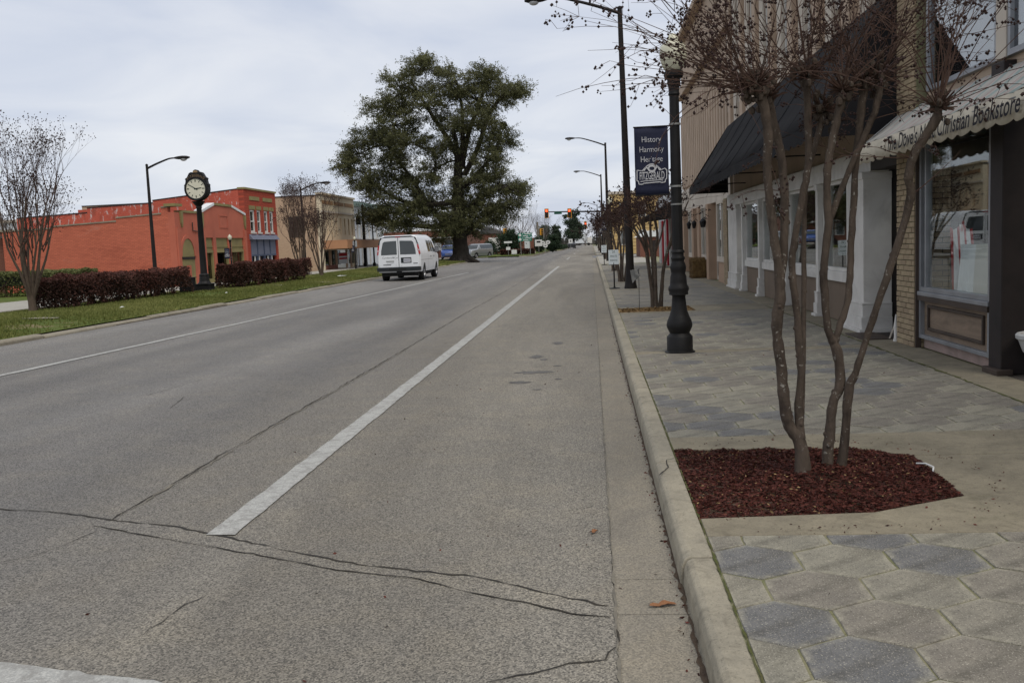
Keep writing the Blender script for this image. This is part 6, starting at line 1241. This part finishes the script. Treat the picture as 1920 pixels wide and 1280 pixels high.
# brick buildings beyond the cross street, seen under the oak
b1 = thing('brick_building', 'brown brick building with white trim seen between the van and the oak trunk', 'building', (-26, 128, 0)); MB().box(-48, -17.6, 128, 150, 0, 3.9).build('wall', 'brick_brown', b1); MB().box(-48, -17.5, 127.9, 150, 3.9, 4.15).build('coping', 'white_coping', b1)
for x in (-27.5, -25, -22.5, -20): w = MB().box(x, x + 1.3, 127.95, 127.99, 1.0, 2.6).build('window', 'white_paint', b1); MB().box(x + .12, x + 1.18, 127.92, 127.952, 1.1, 2.5).build('pane', 'far_glass', w)
MB().prism([(-30, 2.75), (-18, 2.75), (-18, 2.95), (-30, 2.95)], 'y', 126.4, 128).build('canopy', 'white_coping', b1)
b2 = thing('brick_building', 'small red brick house with pale gable just right of the oak trunk', 'building', (-16, 170, 0)); MB().box(-24, -15.4, 168, 182, 0, 3.6).build('wall', 'brick_brown', b2); MB().box(-18.2, -16.2, 167.9, 167.96, 0.5, 2.9).build('door', 'white_paint', b2); MB().prism([(-24.3, 3.6), (-15.1, 3.6), (-19.7, 5.2)], 'y', 167.7, 182).build('roof', 'roof_tar', b2)
# ================================================================ vehicles
def lerp_tab(tab, y):
    for (a, va), (b, vb) in zip(tab[:-1], tab[1:]):
        if y <= b: t = (y-a)/(b-a) if b > a else 0; return va + (vb-va)*max(0, min(1, t))
    return tab[-1][1]
def body_half(spec, y, z):
    zt, zb, W = lerp_tab(spec['top'], y), spec['bot'], lerp_tab(spec['wide'], y)
    t = (z-zb)/(spec['full'] - zb); w = W*lerp_tab(spec['sect'], t)
    d = zt - z; rr = spec.get('round', 0.13)
    if d < rr: w -= rr*0.75*(1 - math.sqrt(max(0, 1 - (1 - max(d, 0)/rr)**2)))
    return w
def vehicle_body(spec, mat, root):
    """lofted shell with wheel arches; y runs from tail to nose"""
    L = spec['len']; ys_ = sorted({round(L*i/60, 3) for i in range(61)} | {0.03, 0.07, L - 0.03, L - 0.08}); zt_all = spec['full']; K = 22; v = []; n = 2*(K+1)
    for y in ys_:
        zt = lerp_tab(spec['top'], y); zb = spec['bot']
        for yc in spec['axles']:
            q = spec['arch']**2 - (y-yc)**2
            if q > 0: zb = max(zb, spec['axz'] + math.sqrt(q))
        ends = min(1, 0.90 + 0.10*min(1, min(y, L - y)/0.10)**0.5); row = []
        for k in range(K + 1):
            z = min(max(zb, spec['bot'] + (zt - spec['bot'])*(k/K)), zt); row.append((body_half(spec, y, z)*ends, z))
        v += [(w, y, z) for w, z in row] + [(-w, y, z) for w, z in reversed(row)]
    m = MB(); m.add(v, [(i*n+k, i*n+(k+1) % n, (i+1)*n+(k+1) % n, (i+1)*n+k) for i in range(len(ys_)-1) for k in range(n)] + [tuple(range(n)), tuple(range((len(ys_)-1)*n, len(ys_)*n))[::-1]])
    o = m.build('body', mat, root, smooth=True); return o
def side_patch(nm, mat, spec, root, sgn, y0, y1, z0, z1, off=0.006, slant0=0.0, slant1=0.0, ny=6, nz=5, th=0.004):
    v = []
    for j in range(nz+1):
        z = z0 + (z1-z0)*j/nz
        for i in range(ny+1):
            a, b = y0 + slant0*j/nz, y1 + slant1*j/nz; y = a + (b-a)*i/ny; v.append((sgn*(body_half(spec, y, z) + off), y, z))
    m = MB(); m.add(v, [(j*(ny+1)+i, j*(ny+1)+i+1, (j+1)*(ny+1)+i+1, (j+1)*(ny+1)+i) for j in range(nz) for i in range(ny)]); return m.build(nm, mat, root, smooth=True)
def wheels(spec, root, r, w, track):
    for yc in spec['axles']:
        for s in (-1, 1):
            x = s*track; m = MB(); pr = [(r*0.62, -w/2), (r*0.93, -w/2), (r, -w/2 + .03), (r, w/2 - .03), (r*0.93, w/2), (r*0.62, w/2)]; n = 24; v = []
            for rr, t in pr:
                for k in range(n): a = 6.28318*k/n; v.append((x + t, yc + rr*math.cos(a), r + rr*math.sin(a)))
            m.add(v, [(i*n+k, i*n+(k+1) % n, (i+1)*n+(k+1) % n, (i+1)*n+k) for i in range(len(pr)-1) for k in range(n)]); wh = m.build('wheel', 'rubber', root, smooth=True)
            m = MB(); v = []
            for rr, t in ((r*0.64, w/2 - .01), (r*0.60, w/2 - .05), (r*0.30, w/2 - .03), (r*0.22, w/2 - .005), (0.01, w/2 - .005)):
                for k in range(n): a = 6.28318*k/n; v.append((x + s*t, yc + rr*math.cos(a), r + rr*math.sin(a)))
            m.add(v, [(i*n+k, i*n+(k+1) % n, (i+1)*n+(k+1) % n, (i+1)*n+k) for i in range(4) for k in range(n)]); m.build('rim', 'hub_grey', wh, smooth=True)
            m = MB(); m.tube([(x - s*w*0.4, yc, r), (x - s*0.25, yc, r)], r*0.5, 12); m.build('hub', 'rubber', wh)
VAN = dict(len=5.55, bot=0.40, full=2.08, top=[(0, 1.98), (0.12, 2.06), (1.2, 2.08), (3.4, 2.07), (3.75, 2.02), (4.0, 1.92), (4.62, 1.34), (4.75, 1.27), (5.3, 1.16), (5.5, 1.02), (5.55, 0.90)], wide=[(0, 0.985), (0.15, 1.0), (4.4, 1.0), (5.2, 0.96), (5.55, 0.84)],
           sect=[(0, 0.955), (0.10, 0.985), (0.28, 1.0), (0.46, 0.995), (0.55, 0.975), (0.75, 0.905), (1.0, 0.815)], axles=(1.02, 4.42), arch=0.43, axz=0.36, round=0.14)
vn = thing('cargo_van', 'white cargo van parked beside the grassy median, seen from behind', 'van', (-8.72, 42.35, 0.176), local=True)
bd = vehicle_body(VAN, 'van_white', vn)
MB().box(-0.82, 0.82, 0.12, 5.3, 0.22, 0.62).build('chassis_shade_block', 'rubber', vn); wheels(VAN, vn, 0.365, 0.25, 0.845)  # underbody box dropped low to block light and darken the ground beneath
MB().tube([(-0.8, 1.02, 0.365), (0.8, 1.02, 0.365)], 0.05, 8).build('rear_axle', 'rubber', vn); MB().tube([(0.35, 0.0, 0.33), (0.35, 1.2, 0.36)], 0.03, 8).build('exhaust', 'dark_bronze', vn); MB().box(-0.12, 0.12, -0.06, 0.3, 0.34, 0.44).build('tow_hitch', 'rubber', vn)
def rear(nm, mat, pts, parent, d=0.006, th=0.012): m = MB(); m.prism(pts, 'y', -d, -d + th); return m.build(nm, mat, parent)
ry = 0.008
for s in (-1, 1):
    dr = rear('rear_door', 'van_white', [(s*0.012, 0.62), (s*0.90, 0.62), (s*0.945, 0.80), (s*0.94, 1.16), (s*0.82, 1.84), (s*0.72, 1.93), (s*0.012, 1.955)], vn, 0.014, 0.02)
    dr.modifiers.new('bevel', 'BEVEL').width = 0.008
    rear('rear_window', 'car_glass', [(s*0.075, 1.20), (s*0.80, 1.19), (s*0.785, 1.40), (s*0.70, 1.74), (s*0.62, 1.80), (s*0.075, 1.82)], dr, 0.019, 0.008)
    rear('tail_light', 'tail_red', [(s*0.862, 1.20), (s*0.985, 1.20), (s*0.965, 1.40), (s*0.925, 1.64), (s*0.872, 1.64)], vn, 0.012, 0.05); rear('reverse_light', 'tail_clear', [(s*0.870, 1.35), (s*0.972, 1.35), (s*0.965, 1.42), (s*0.870, 1.42)], vn, 0.0155, 0.01)
    side_patch('tail_light_side', 'tail_red', VAN, vn, s, 0.0, 0.12, 1.20, 1.64, 0.004)
    rear('pillar_trim', 'bumper_black', [(s*0.875, 1.65), (s*0.925, 1.65), (s*0.80, 1.97), (s*0.74, 1.97)], vn, 0.011, 0.05)
    MB().box(s*0.10 if s > 0 else -0.13, s*0.13 if s > 0 else -0.10, -0.03, -0.014, 0.70, 0.98).build('hinge', 'van_white', dr)
rear('roof_trim', 'bumper_black', [(-0.74, 1.972), (0.74, 1.972), (0.60, 2.03), (-0.60, 2.03)], vn, 0.009, 0.06); rear('high_brake_light', 'tail_red', [(-0.12, 1.965), (0.12, 1.965), (0.12, 2.0), (-0.12, 2.0)], vn, 0.016, 0.012)
m = MB(); m.prism([(-1.0, 0.46), (1.0, 0.46), (1.0, 0.62), (0.97, 0.64), (-0.97, 0.64), (-1.0, 0.62)], 'y', -0.13, 0.10); m.build('bumper', 'bumper_black', vn, bevel=0.03); MB().box(-0.45, 0.35, -0.136, -0.12, 0.50, 0.58).build('bumper_step', 'rubber', vn)
pl = MB().box(0.10, 0.58, -0.035, -0.012, 0.82, 1.06).build('plate_holder', 'bumper_black', vn, bevel=0.01); MB().box(0.225, 0.545, -0.042, -0.034, 0.85, 1.01).build('plate', 'plate', pl); [MB().box(0.255 + 0.045*k_, 0.278 + 0.045*k_, -0.0445, -0.0415, 0.90, 0.965).build('plate_mark', 'blue_front', pl) for k_ in range(6)]
text('lettering', 'Cynderel&Co', 'sign_ink', vn, (-0.76, -0.0205, 1.03), (1, 0, 0), (0, 0, 1), 0.085, 0.0, 1.05, offset=-0.012)
MB().box(-0.58, -0.22, -0.0215, -0.013, 0.885, 0.93).build('small_print', 'galvanised', vn); MB().box(-0.56, -0.24, -0.0215, -0.013, 0.82, 0.835).build('small_print', 'galvanised', vn); MB().box(-0.72, -0.36, -0.0225, -0.013, 0.735, 0.765).build('badge', 'bumper_black', vn); MB().box(0.66, 0.86, -0.0225, -0.013, 0.77, 0.80).build('badge', 'bumper_black', vn)
MB().box(-0.006, 0.006, -0.02, 0.0, 0.64, 1.95).build('door_gap', 'bumper_black', vn)
for s in (-1, 1):
    side_patch('side_window', 'car_glass', VAN, vn, s, 2.15, 2.75, 1.28, 1.82, 0.005); side_patch('side_window', 'car_glass', VAN, vn, s, 2.85, 3.30, 1.28, 1.82, 0.005); side_patch('front_window', 'car_glass', VAN, vn, s, 3.42, 4.15, 1.26, 1.80, 0.005, 0.0, -0.42)
    for y in (2.05, 3.36, 4.28): side_patch('door_gap', 'bumper_black', VAN, vn, s, y, y + .012, 0.46, 1.26, 0.003, ny=1)
    for y in (2.62, 3.48): side_patch('door_handle', 'bumper_black', VAN, vn, s, y, y + .16, 1.02, 1.09, 0.02, ny=2, nz=1)
    side_patch('rub_line', 'galvanised', VAN, vn, s, 0.12, 3.3, 0.92, 0.935, 0.004, ny=16, nz=1)
    m = MB(); m.box(s*1.03 - 0.05, s*1.03 + 0.09*s + 0.05, 4.02, 4.12, 1.22, 1.50); mi = m.build('mirror', 'bumper_black', vn, bevel=0.02); MB().tube([(s*0.93, 4.08, 1.28), (s*1.05, 4.07, 1.32)], 0.025, 6).build('mirror_arm', 'bumper_black', mi)
    MB().box(s*1.03 - 0.035, s*1.03 + 0.09*s + 0.035, 4.012, 4.019, 1.25, 1.47).build('mirror_glass', 'hub_grey', mi)
m = MB(); m.add([(-0.74, 4.06, 1.86), (0.74, 4.06, 1.86), (0.86, 4.60, 1.36), (-0.86, 4.60, 1.36)], [(0, 1, 2, 3)]); m.build('windscreen', 'car_glass', vn)
CAR = dict(len=4.4, bot=0.22, full=1.45, top=[(0, 0.95), (0.1, 1.02), (0.5, 1.08), (1.1, 1.40), (1.6, 1.45), (2.4, 1.44), (2.7, 1.38), (3.3, 0.98), (4.1, 0.86), (4.35, 0.74), (4.4, 0.60)], wide=[(0, 0.80), (0.2, 0.87), (3.9, 0.88), (4.4, 0.74)], sect=[(0, 0.94), (0.2, 1.0), (0.5, 0.99), (0.65, 0.94), (1.0, 0.74)], axles=(0.85, 3.5), arch=0.36, axz=0.31, round=0.1)
SUV = dict(len=4.6, bot=0.34, full=1.78, top=[(0, 1.55), (0.1, 1.70), (0.6, 1.78), (2.5, 1.77), (2.8, 1.70), (3.4, 1.18), (4.3, 1.08), (4.55, 0.95), (4.6, 0.75)], wide=[(0, 0.86), (0.2, 0.93), (4.1, 0.93), (4.6, 0.80)], sect=[(0, 0.95), (0.25, 1.0), (0.5, 0.99), (0.62, 0.95), (1.0, 0.74)], axles=(0.9, 3.65), arch=0.42, axz=0.37, round=0.1)
def car(label, spec, mat, loc, rz, name='parked_car'):
    t = thing(name, label, 'car', (0, 0, 0), 'parked cars beyond the oak', local=True); vehicle_body(spec, mat, t); wheels(spec, t, spec['axz'], 0.2, lerp_tab(spec['wide'], 2) - 0.12); L = spec['len']; top = spec['full']
    roof = [p for p in spec['top'] if p[1] > top - 0.12]; ya, yb = roof[0][0], roof[-1][0]; cowl = [p for p in spec['top'] if p[0] > yb][0]
    ws = lerp_tab(spec['wide'], yb); m = MB(); zt = lerp_tab(spec['top'], yb + .08)
    m.add([(-ws*0.72, yb + .10, zt - .02), (ws*0.72, yb + .10, zt - .02), (ws*0.86, cowl[0] - .06, cowl[1] + .05), (-ws*0.86, cowl[0] - .06, cowl[1] + .05)], [(0, 1, 2, 3)]); o = m.build('windscreen', 'car_glass', t); o.location = (0, 0.03, 0.05)
    for s in (-1, 1):
        side_patch('side_window', 'car_glass', spec, t, s, ya + .1, yb - .1, cowl[1] + .02, top - .13, 0.006); m = MB(); m.ball((s*ws*0.66, L - .13, lerp_tab(spec['top'], L - .15) - .13), 0.13, (1.2, 0.6, 0.6), 10, 6); m.build('headlight', 'lens', t, smooth=True)
        m = MB(); m.box(s*ws*0.95 - .06, s*ws*0.95 + .06, cowl[0] - .45, cowl[0] - .35, cowl[1] + .02, cowl[1] + .14); m.build('mirror', mat, t, bevel=0.02)
    MB().box(-ws*0.5, ws*0.5, L - .06, L + .012, 0.62, 0.76).build('grille', 'hub_grey', t); MB().box(-ws*0.8, ws*0.8, L - .1, L + .02, 0.36, 0.52).build('bumper', 'bumper_black', t, bevel=0.02)
    t.location = loc; t.rotation_euler = (0, 0, rz); return t
car('bright blue SUV facing us beyond the van nose', SUV, 'car_blue', (-17.6, 116, 0.05), math.pi + 0.15); car('white car mostly hidden behind the oak trunk', CAR, 'van_white', (-16.2, 121, 0.05), math.pi + 0.1); car('silver car just right of the oak trunk', SUV, 'car_silver', (-12.7, 115.5, 0.05), math.pi - 0.5)
car('dark car driving far away on the road', CAR, 'car_dark', (-4.4, 210, 0.09), 0.0, 'distant_car')
tk = thing('box_truck', 'pale box truck crossing at the far end of the road', 'truck', (-3.2, 330, 0.06)); MB().box(-7.5, -1.6, 329, 331.4, 0.9, 4.0).build('cargo_box', 'white_wall', tk); MB().box(-1.5, 0.2, 329.1, 331.3, 0.6, 2.9).build('cab', 'white_paint', tk, bevel=0.2)
for x in (-6.2, -1.0):
    m = MB(); m.tube([(x, 328.95, 0.5), (x, 331.45, 0.5)], 0.48, 14); m.build('wheel', 'rubber', tk)

# ================================================================ signals and signs
def signal_head(root, x, y, z, rz=0, lit=True, back=0.54, hh=1.0):
    """three-lens head with yellow backplate facing us"""
    b = MB().box(x - back/2, x + back/2, y - .02, y + .02, z - hh/2 - .12, z + hh/2 + .12).build('backplate', 'signal_yellow', root); h = MB().box(x - .19, x + .19, y - .2, y - .021, z - hh/2, z + hh/2).build('signal_head', 'black_metal', root, bevel=0.03)
    for i, dz in enumerate((0.32, 0, -0.32)):
        m = MB(); m.prism([(x + .14*math.cos(6.283*k/14), z + dz + .14*math.sin(6.283*k/14)) for k in range(14)], 'y', y - .235, y - .2); m.build('lens', 'red_light' if (i == 0 and lit) else 'lens_dark', h)
        m = MB(); m.tube([(x + .16*math.cos(a), y - .30, z + dz + .16*math.sin(a)) for a in [math.pi*k/8 for k in range(9)]], 0.02, 4); m.build('visor', 'black_metal', h)
ma = thing('signal_mast', 'black mast arm over the road carrying two red traffic lights', 'traffic light', (1.7, 125, 0.13))
MB().lathe([(0.26, 0.1), (0.26, 0.3), (0.17, 0.4), (0.12, 6.3)], 1.7, 125, 12).build('pole', 'black_metal', ma, smooth=True); MB().tube([(1.7, 125, 5.35), (-2, 125, 5.5), (-5.75, 125, 5.62)], [0.12, 0.09, 0.06], 8).build('arm', 'black_metal', ma, smooth=True)
signal_head(ma, -5.74, 124.8, 5.42); signal_head(ma, -2.74, 124.8, 5.32); MB().box(-4.75, -3.75, 124.8, 124.84, 5.25, 5.62).build('street_name_blade', 'street_blade_green', ma)
m2 = thing('signal_mast', 'second more distant signal with red lights hung over the road', 'traffic light', (1.8, 255, 0.13)); MB().lathe([(0.2, 0.1), (0.12, 7.0)], 1.8, 255, 10).build('pole', 'galvanised', m2); MB().tube([(1.8, 255, 6.7), (-4.2, 255, 6.9)], 0.07, 6).build('arm', 'galvanised', m2); signal_head(m2, -3.6, 254.8, 5.75, back=0.9, hh=1.7); signal_head(m2, -1.45, 254.8, 5.85, back=0.7, hh=1.7); MB().box(-3.65, -3.55, 254.7, 254.8, 6.4, 6.9).build('hanger', 'galvanised', m2); MB().box(-1.5, -1.4, 254.7, 254.8, 6.5, 6.85).build('hanger', 'galvanised', m2)
for i, (x, y, z, lb) in enumerate(((-13.6, 150, 3.6, 'yellow traffic signal seen side-on left of the green road sign'), (-7.9, 152, 3.35, 'yellow traffic signal seen side-on right of the wooden pole'))):
    t = thing('traffic_signal', lb, 'traffic light', (x, y, 0.2), 'yellow signals on posts'); MB().tube([(x + .3, y, 0.1), (x + .3, y, z + .6)], 0.06, 8).build('post', 'galvanised', t); MB().box(x - .28, x + .24, y - .2, y + .2, z - .52, z + .52).build('signal_head', 'signal_yellow', t, bevel=0.04)
    for dz in (-.34, 0, .34): MB().lathe([(0.13, z + dz - .10), (0.13, z + dz + .10)], x + .1, y - .2, 10).build('visor', 'black_metal', t)
lm = thing('signal_mast', 'black mast arm with signals before the white building on the left', 'traffic light', (-22.2, 89.8, 0.14)); MB().lathe([(0.22, 0.14), (0.22, 0.4), (0.16, 0.5), (0.13, 5.1)], -20.95, 86.5, 12).build('pole', 'black_metal', lm, smooth=True)
MB().tube([(-20.95, 86.5, 4.85), (-18.5, 86.5, 4.92), (-15.0, 86.5, 4.98)], [0.11, 0.09, 0.06], 8).build('arm', 'black_metal', lm, smooth=True); MB().box(-21.6, -21.2, 86.3, 86.7, 4.0, 4.8).build('signal_head', 'black_metal', lm, bevel=0.03)
for x in (-19.4, -16.9): MB().box(x, x + .42, 86.25, 86.6, 4.42, 5.3).build('signal_head', 'black_metal', lm, bevel=0.03)
MB().lathe([(0.10, 5.1), (0.10, 5.5), (0.14, 5.55), (0.14, 5.75), (0.02, 5.9)], -20.95, 86.5, 10).build('camera_housing', 'dark_bronze', lm)
lp2 = thing('lamp_pole', 'plain dark pole standing right of the left-hand signal mast', 'pole', (-20.0, 86.0, 0.14)); MB().lathe([(0.16, 0.14), (0.16, 0.4), (0.08, 0.5), (0.06, 4.4)], -20.0, 86.0, 10).build('pole', 'black_metal', lp2, smooth=True); MB().box(-20.35, -19.85, 85.9, 86.1, 4.35, 4.45).build('arm', 'black_metal', lp2)
hs = thing('direction_sign', 'green highway direction sign with route shields on two posts', 'sign', (-7.8, 112, 0.3))
for x in (-8.35, -7.25): MB().tube([(x, 112.06, 0.2), (x, 112.06, 2.8)], 0.045, 6).build('post', 'galvanised', hs)
for z in (2.40, 1.90):
    b = MB().box(-8.62, -7.0, 111.97, 112.0, z, z + .47).build('panel', 'road_sign_green', hs); m = MB(); m.prism([(-8.40 + .17*math.cos(6.283*k/12), z + .23 + .17*math.sin(6.283*k/12)) for k in range(12)], 'y', 111.955, 111.968); m.build('route_shield', 'paper', b)
    m = MB(); m.prism([(-8.12, z + .30), (-8.05, z + .42), (-7.98, z + .30)], 'y', 111.955, 111.968); m.build('arrow', 'paper', b); MB().box(-7.86, -7.12, 111.955, 111.968, z + .30, z + .39).build('place_name', 'paper', b); MB().box(-8.05, -7.42, 111.955, 111.968, z + .08, z + .17).build('place_name', 'paper', b); m = MB(); m.prism([(-7.26, z + .10), (-7.14, z + .16), (-7.26, z + .22)], 'y', 111.955, 111.968); m.build('arrow', 'paper', b)
def small_sign(label, x, y, z0, parts, post='galvanised', r=0.035):
    t = thing('road_sign', label, 'sign', (x, y, 0.2)); MB().tube([(x, y + .05, 0.1), (x, y + .05, z0)], r, 6).build('post', post, t)
    for (dx, z, w, h, mat) in parts: MB().box(x + dx - w/2, x + dx + w/2, y - .01, y + .01, z, z + h).build('panel', mat, t)
small_sign('white one-way blade over a small white plate on the far median', -9.9, 112.5, 2.0, ((0, 1.75, 0.95, 0.22, 'paper'), (0, 0.95, 0.5, 0.35, 'paper')))
small_sign('small white square sign low in the shrubs on the far median', -9.2, 111.2, 1.1, ((0.1, 0.45, 0.62, 0.5, 'paper'),))
small_sign('white sign board beside the red and white mural panel', -6.9, 124, 2.0, ((0, 1.2, 0.95, 0.85, 'paper'), (0, 1.65, 0.5, 0.22, 'cloth_red')))
small_sign('white square sign farther down the road edge', -3.9, 178, 2.0, ((0, 1.3, 0.75, 0.8, 'paper'), (0, 1.55, 0.2, 0.3, 'sign_ink')))
small_sign('grey sign seen from its back in front of the brick building by the oak', -17.0, 104.5, 2.1, ((0, 1.25, 0.75, 0.85, 'sign_back'),), 'dark_bronze')
mu = thing('mural_panel', 'red and white painted panel among the shrubs on the far median', 'panel', (-8.5, 122, 0.3)); MB().box(-9.3, -7.4, 122, 122.1, 0.6, 2.3).build('panel', 'brick_brown', mu); MB().box(-8.6, -7.9, 121.97, 121.998, 0.8, 2.25).build('figure', 'white_wall', mu); MB().box(-9.5, -7.2, 121.9, 122.2, 0.35, 0.6).build('plinth', 'cream_trim', mu)
rs = thing('route_sign', 'post with a cluster of three white route markers on the far median', 'sign', (-6.3, 130, 0.3)); MB().tube([(-6.3, 130.05, 0.2), (-6.3, 130.05, 1.9)], 0.04, 6).build('post', 'galvanised', rs)
for dx, z in ((-.36, 1.62), (.36, 1.66), (0.0, 1.22)):
    m = MB(); m.prism([(-6.3 + dx + .31*math.cos(6.283*k/12), z + .27*math.sin(6.283*k/12)) for k in range(12)], 'y', 129.98, 130.0); mk_ = m.build('marker', 'paper', rs); MB().box(-6.3 + dx - .13, -6.3 + dx + .13, 129.972, 129.982, z - .06, z + .06).build('route_number', 'sign_ink', mk_)
up = thing('utility_pole', 'bare wooden utility pole on the far median', 'pole', (-7.85, 140, 0.3)); MB().lathe([(0.19, 0.2), (0.15, 4.7)], -7.85, 140, 10).build('pole', 'pole_wood', up); MB().tube([(-7.85, 140, 4.6), (-3, 190, 4.9), (1.8, 255, 6.9)], 0.012, 4).build('cable', 'black_metal', up)
# ================================================================ far planting
def blob_tree(name, label, loc, lobes, n, size, mat, seed, trunk=None, cat='tree', group=None, flatz=1.0):
    r = np.random.default_rng(seed); t = thing(name, label, cat, loc, group); x, y, z = loc; C = []; T = []
    for (dx, dy, dz, rx, ry_, rz) in lobes:
        k = int(n*rx*rz/sum(l[3]*l[5] for l in lobes)); cl = max(6, k//45); cen = r.normal(size=(cl, 3)); cen /= np.linalg.norm(cen, axis=1)[:, None]; cen *= r.random((cl, 1))**0.35
        p = np.repeat(cen, k//cl + 1, 0)[:k]*0.85 + r.normal(0, 0.17, (k, 3)); C.append(p*np.array([rx, ry_, rz]) + np.array([x + dx, y + dy, z + dz])); T.append(np.clip(0.35 + 0.3*p[:, 2] + r.normal(0, .2, k), 0, 1))
    C = np.concatenate(C); T = np.concatenate(T); k = C[:, 2] > z + 0.02; leafy('foliage', mat, t, C[k], r.uniform(size*.6, size*1.3, len(C))[k], T[k], seed, kind='stuff')
    if trunk: MB().tube([(x, y, z - .1), (x + .05, y, z + trunk[0]*0.5), (x, y, z + trunk[0])], [trunk[1], trunk[1]*.8, trunk[1]*.5], 8).build('trunk', 'oak_bark', t, smooth=True)
    return t
blob_tree('evergreen_shrub', 'big dark evergreen bush behind the green road sign, leftmost', (-10.4, 118, 0.3), [(0, 0, 1.4, 1.9, 1.5, 1.5), (0.4, 0, 2.2, 1.0, 1.0, 0.9)], 5200, 0.12, 'hazed_evergreen_leaf', 41, (1.5, 0.15), 'shrub', 'dark evergreen bushes on the far median')
blob_tree('evergreen_shrub', 'dark conical evergreen bush right of the route markers', (-5.75, 140, 0.3), [(0, 0, 0.9, 1.25, 1.2, 0.95), (0.1, 0, 1.8, 0.7, 0.7, 0.75)], 4200, 0.12, 'hazed_evergreen_leaf', 42, (1.5, 0.12), 'shrub', 'dark evergreen bushes on the far median')
blob_tree('evergreen_shrub', 'dark rounded bush at the foot of the wooden utility pole', (-7.4, 134, 0.3), [(0, 0, 1.1, 1.0, 1.0, 1.1)], 3000, 0.12, 'hazed_evergreen_leaf', 43, (1.0, 0.1), 'shrub', 'dark evergreen bushes on the far median')
blob_tree('evergreen_shrub', 'dark bush left of the big evergreen by the far brick house', (-13.2, 122, 0.3), [(0, 0, 0.9, 1.0, 1.0, 1.0)], 2200, 0.12, 'hazed_evergreen_leaf', 44, (1.0, 0.1), 'shrub', 'dark evergreen bushes on the far median')
hedge('hedge', 'low dark hedge along the far median under the green sign', -10.9, -6.9, 113.6, 114.8, 0.3, 0.95, 'purple_leaf', 5200, 0.10, 46, 0.1)
hedge('hedge', 'low dark hedge strip far down the road edge', -6.5, -5.2, 170, 205, 0.3, 0.9, 'hazed_evergreen_leaf', 5000, 0.16, 47, 0.1)
blob_tree('pine_tree', 'tall dark pine behind the hanging traffic lights', (-4.2, 225, 0.1), [(0.2, 0, 3.4, 2.4, 2.2, 2.0), (-0.2, 0, 6.0, 2.0, 1.8, 1.7), (0.6, 0, 8.0, 1.2, 1.2, 1.1), (-1.6, 0, 7.6, 0.9, 0.9, 0.6), (1.6, 0, 4.8, 1.2, 1.2, 1.0)], 7500, 0.20, 'hazed_pine_leaf', 51, (8.0, 0.28))
blob_tree('pine_tree', 'shorter dark pine left of the tall pine', (-8.6, 228, 0.1), [(0, 0, 2.6, 1.7, 1.7, 2.0), (0.2, 0, 4.6, 1.1, 1.1, 1.2)], 4200, 0.20, 'hazed_pine_leaf', 52, (5.0, 0.2))
blob_tree('pine_tree', 'pale grey-green round tree between the signals', (-11.5, 235, 0.1), [(0, 0, 4.2, 1.8, 1.8, 2.0), (0.3, 0, 2.4, 1.6, 1.6, 1.5)], 4200, 0.20, 'hazed_pine_leaf', 53, (5.0, 0.2))
for i, (x, y, H, sd, lb) in enumerate(((-11.6, 150, 6.8, 61, 'large bare grey tree above the green road sign'), (-14.6, 158, 6.2, 62, 'bare grey tree left of the largest bare one'), (-8.6, 165, 5.6, 63, 'bare grey tree right of the largest bare one'), (-13.5, 245, 7.0, 64, 'bare grey tree behind the pale round tree'), (-2.0, 300, 6.5, 65, 'bare grey tree beyond the dark pine near the road end'), (-17.5, 250, 8.0, 66, 'distant bare grey tree left of the others'))):
    vase_tree('bare_tree', lb, (x, y, 0.2), H, sd, 6, H*0.16, 0.75, 6, 0.17, 0, 0, 'bare grey trees far down the road', 'twig_grey', 'twig_grey', 1.0)
r = np.random.default_rng(77); C = []; T = []
for k in range(150):
    a = r.uniform(-75, 60); y = r.uniform(340, 430); h = r.uniform(3, 8.5) if abs(a + 3) > 5 else r.uniform(2, 4); q = 260; p = r.normal(size=(q, 3))*np.array([2.2, 1.5, h*0.28]) + np.array([a*y/100*0.8, y, h*0.5]); C.append(p); T.append(np.clip(r.normal(0.4, .25, q) + r.uniform(-.25, .35), 0, 1))
leafmat('far_wood_leaf', (0.055, 0.055, 0.045), (0.17, 0.155, 0.135)); C = np.concatenate(C); k = C[:, 2] > 0
o = leafy('distant_wood', 'far_wood_leaf', None, C[k], r.uniform(0.3, 0.7, k.sum()), np.concatenate(T)[k], 8); tag(o, 'hazy grey-brown line of far woods at the road end', 'wood', kind='stuff')
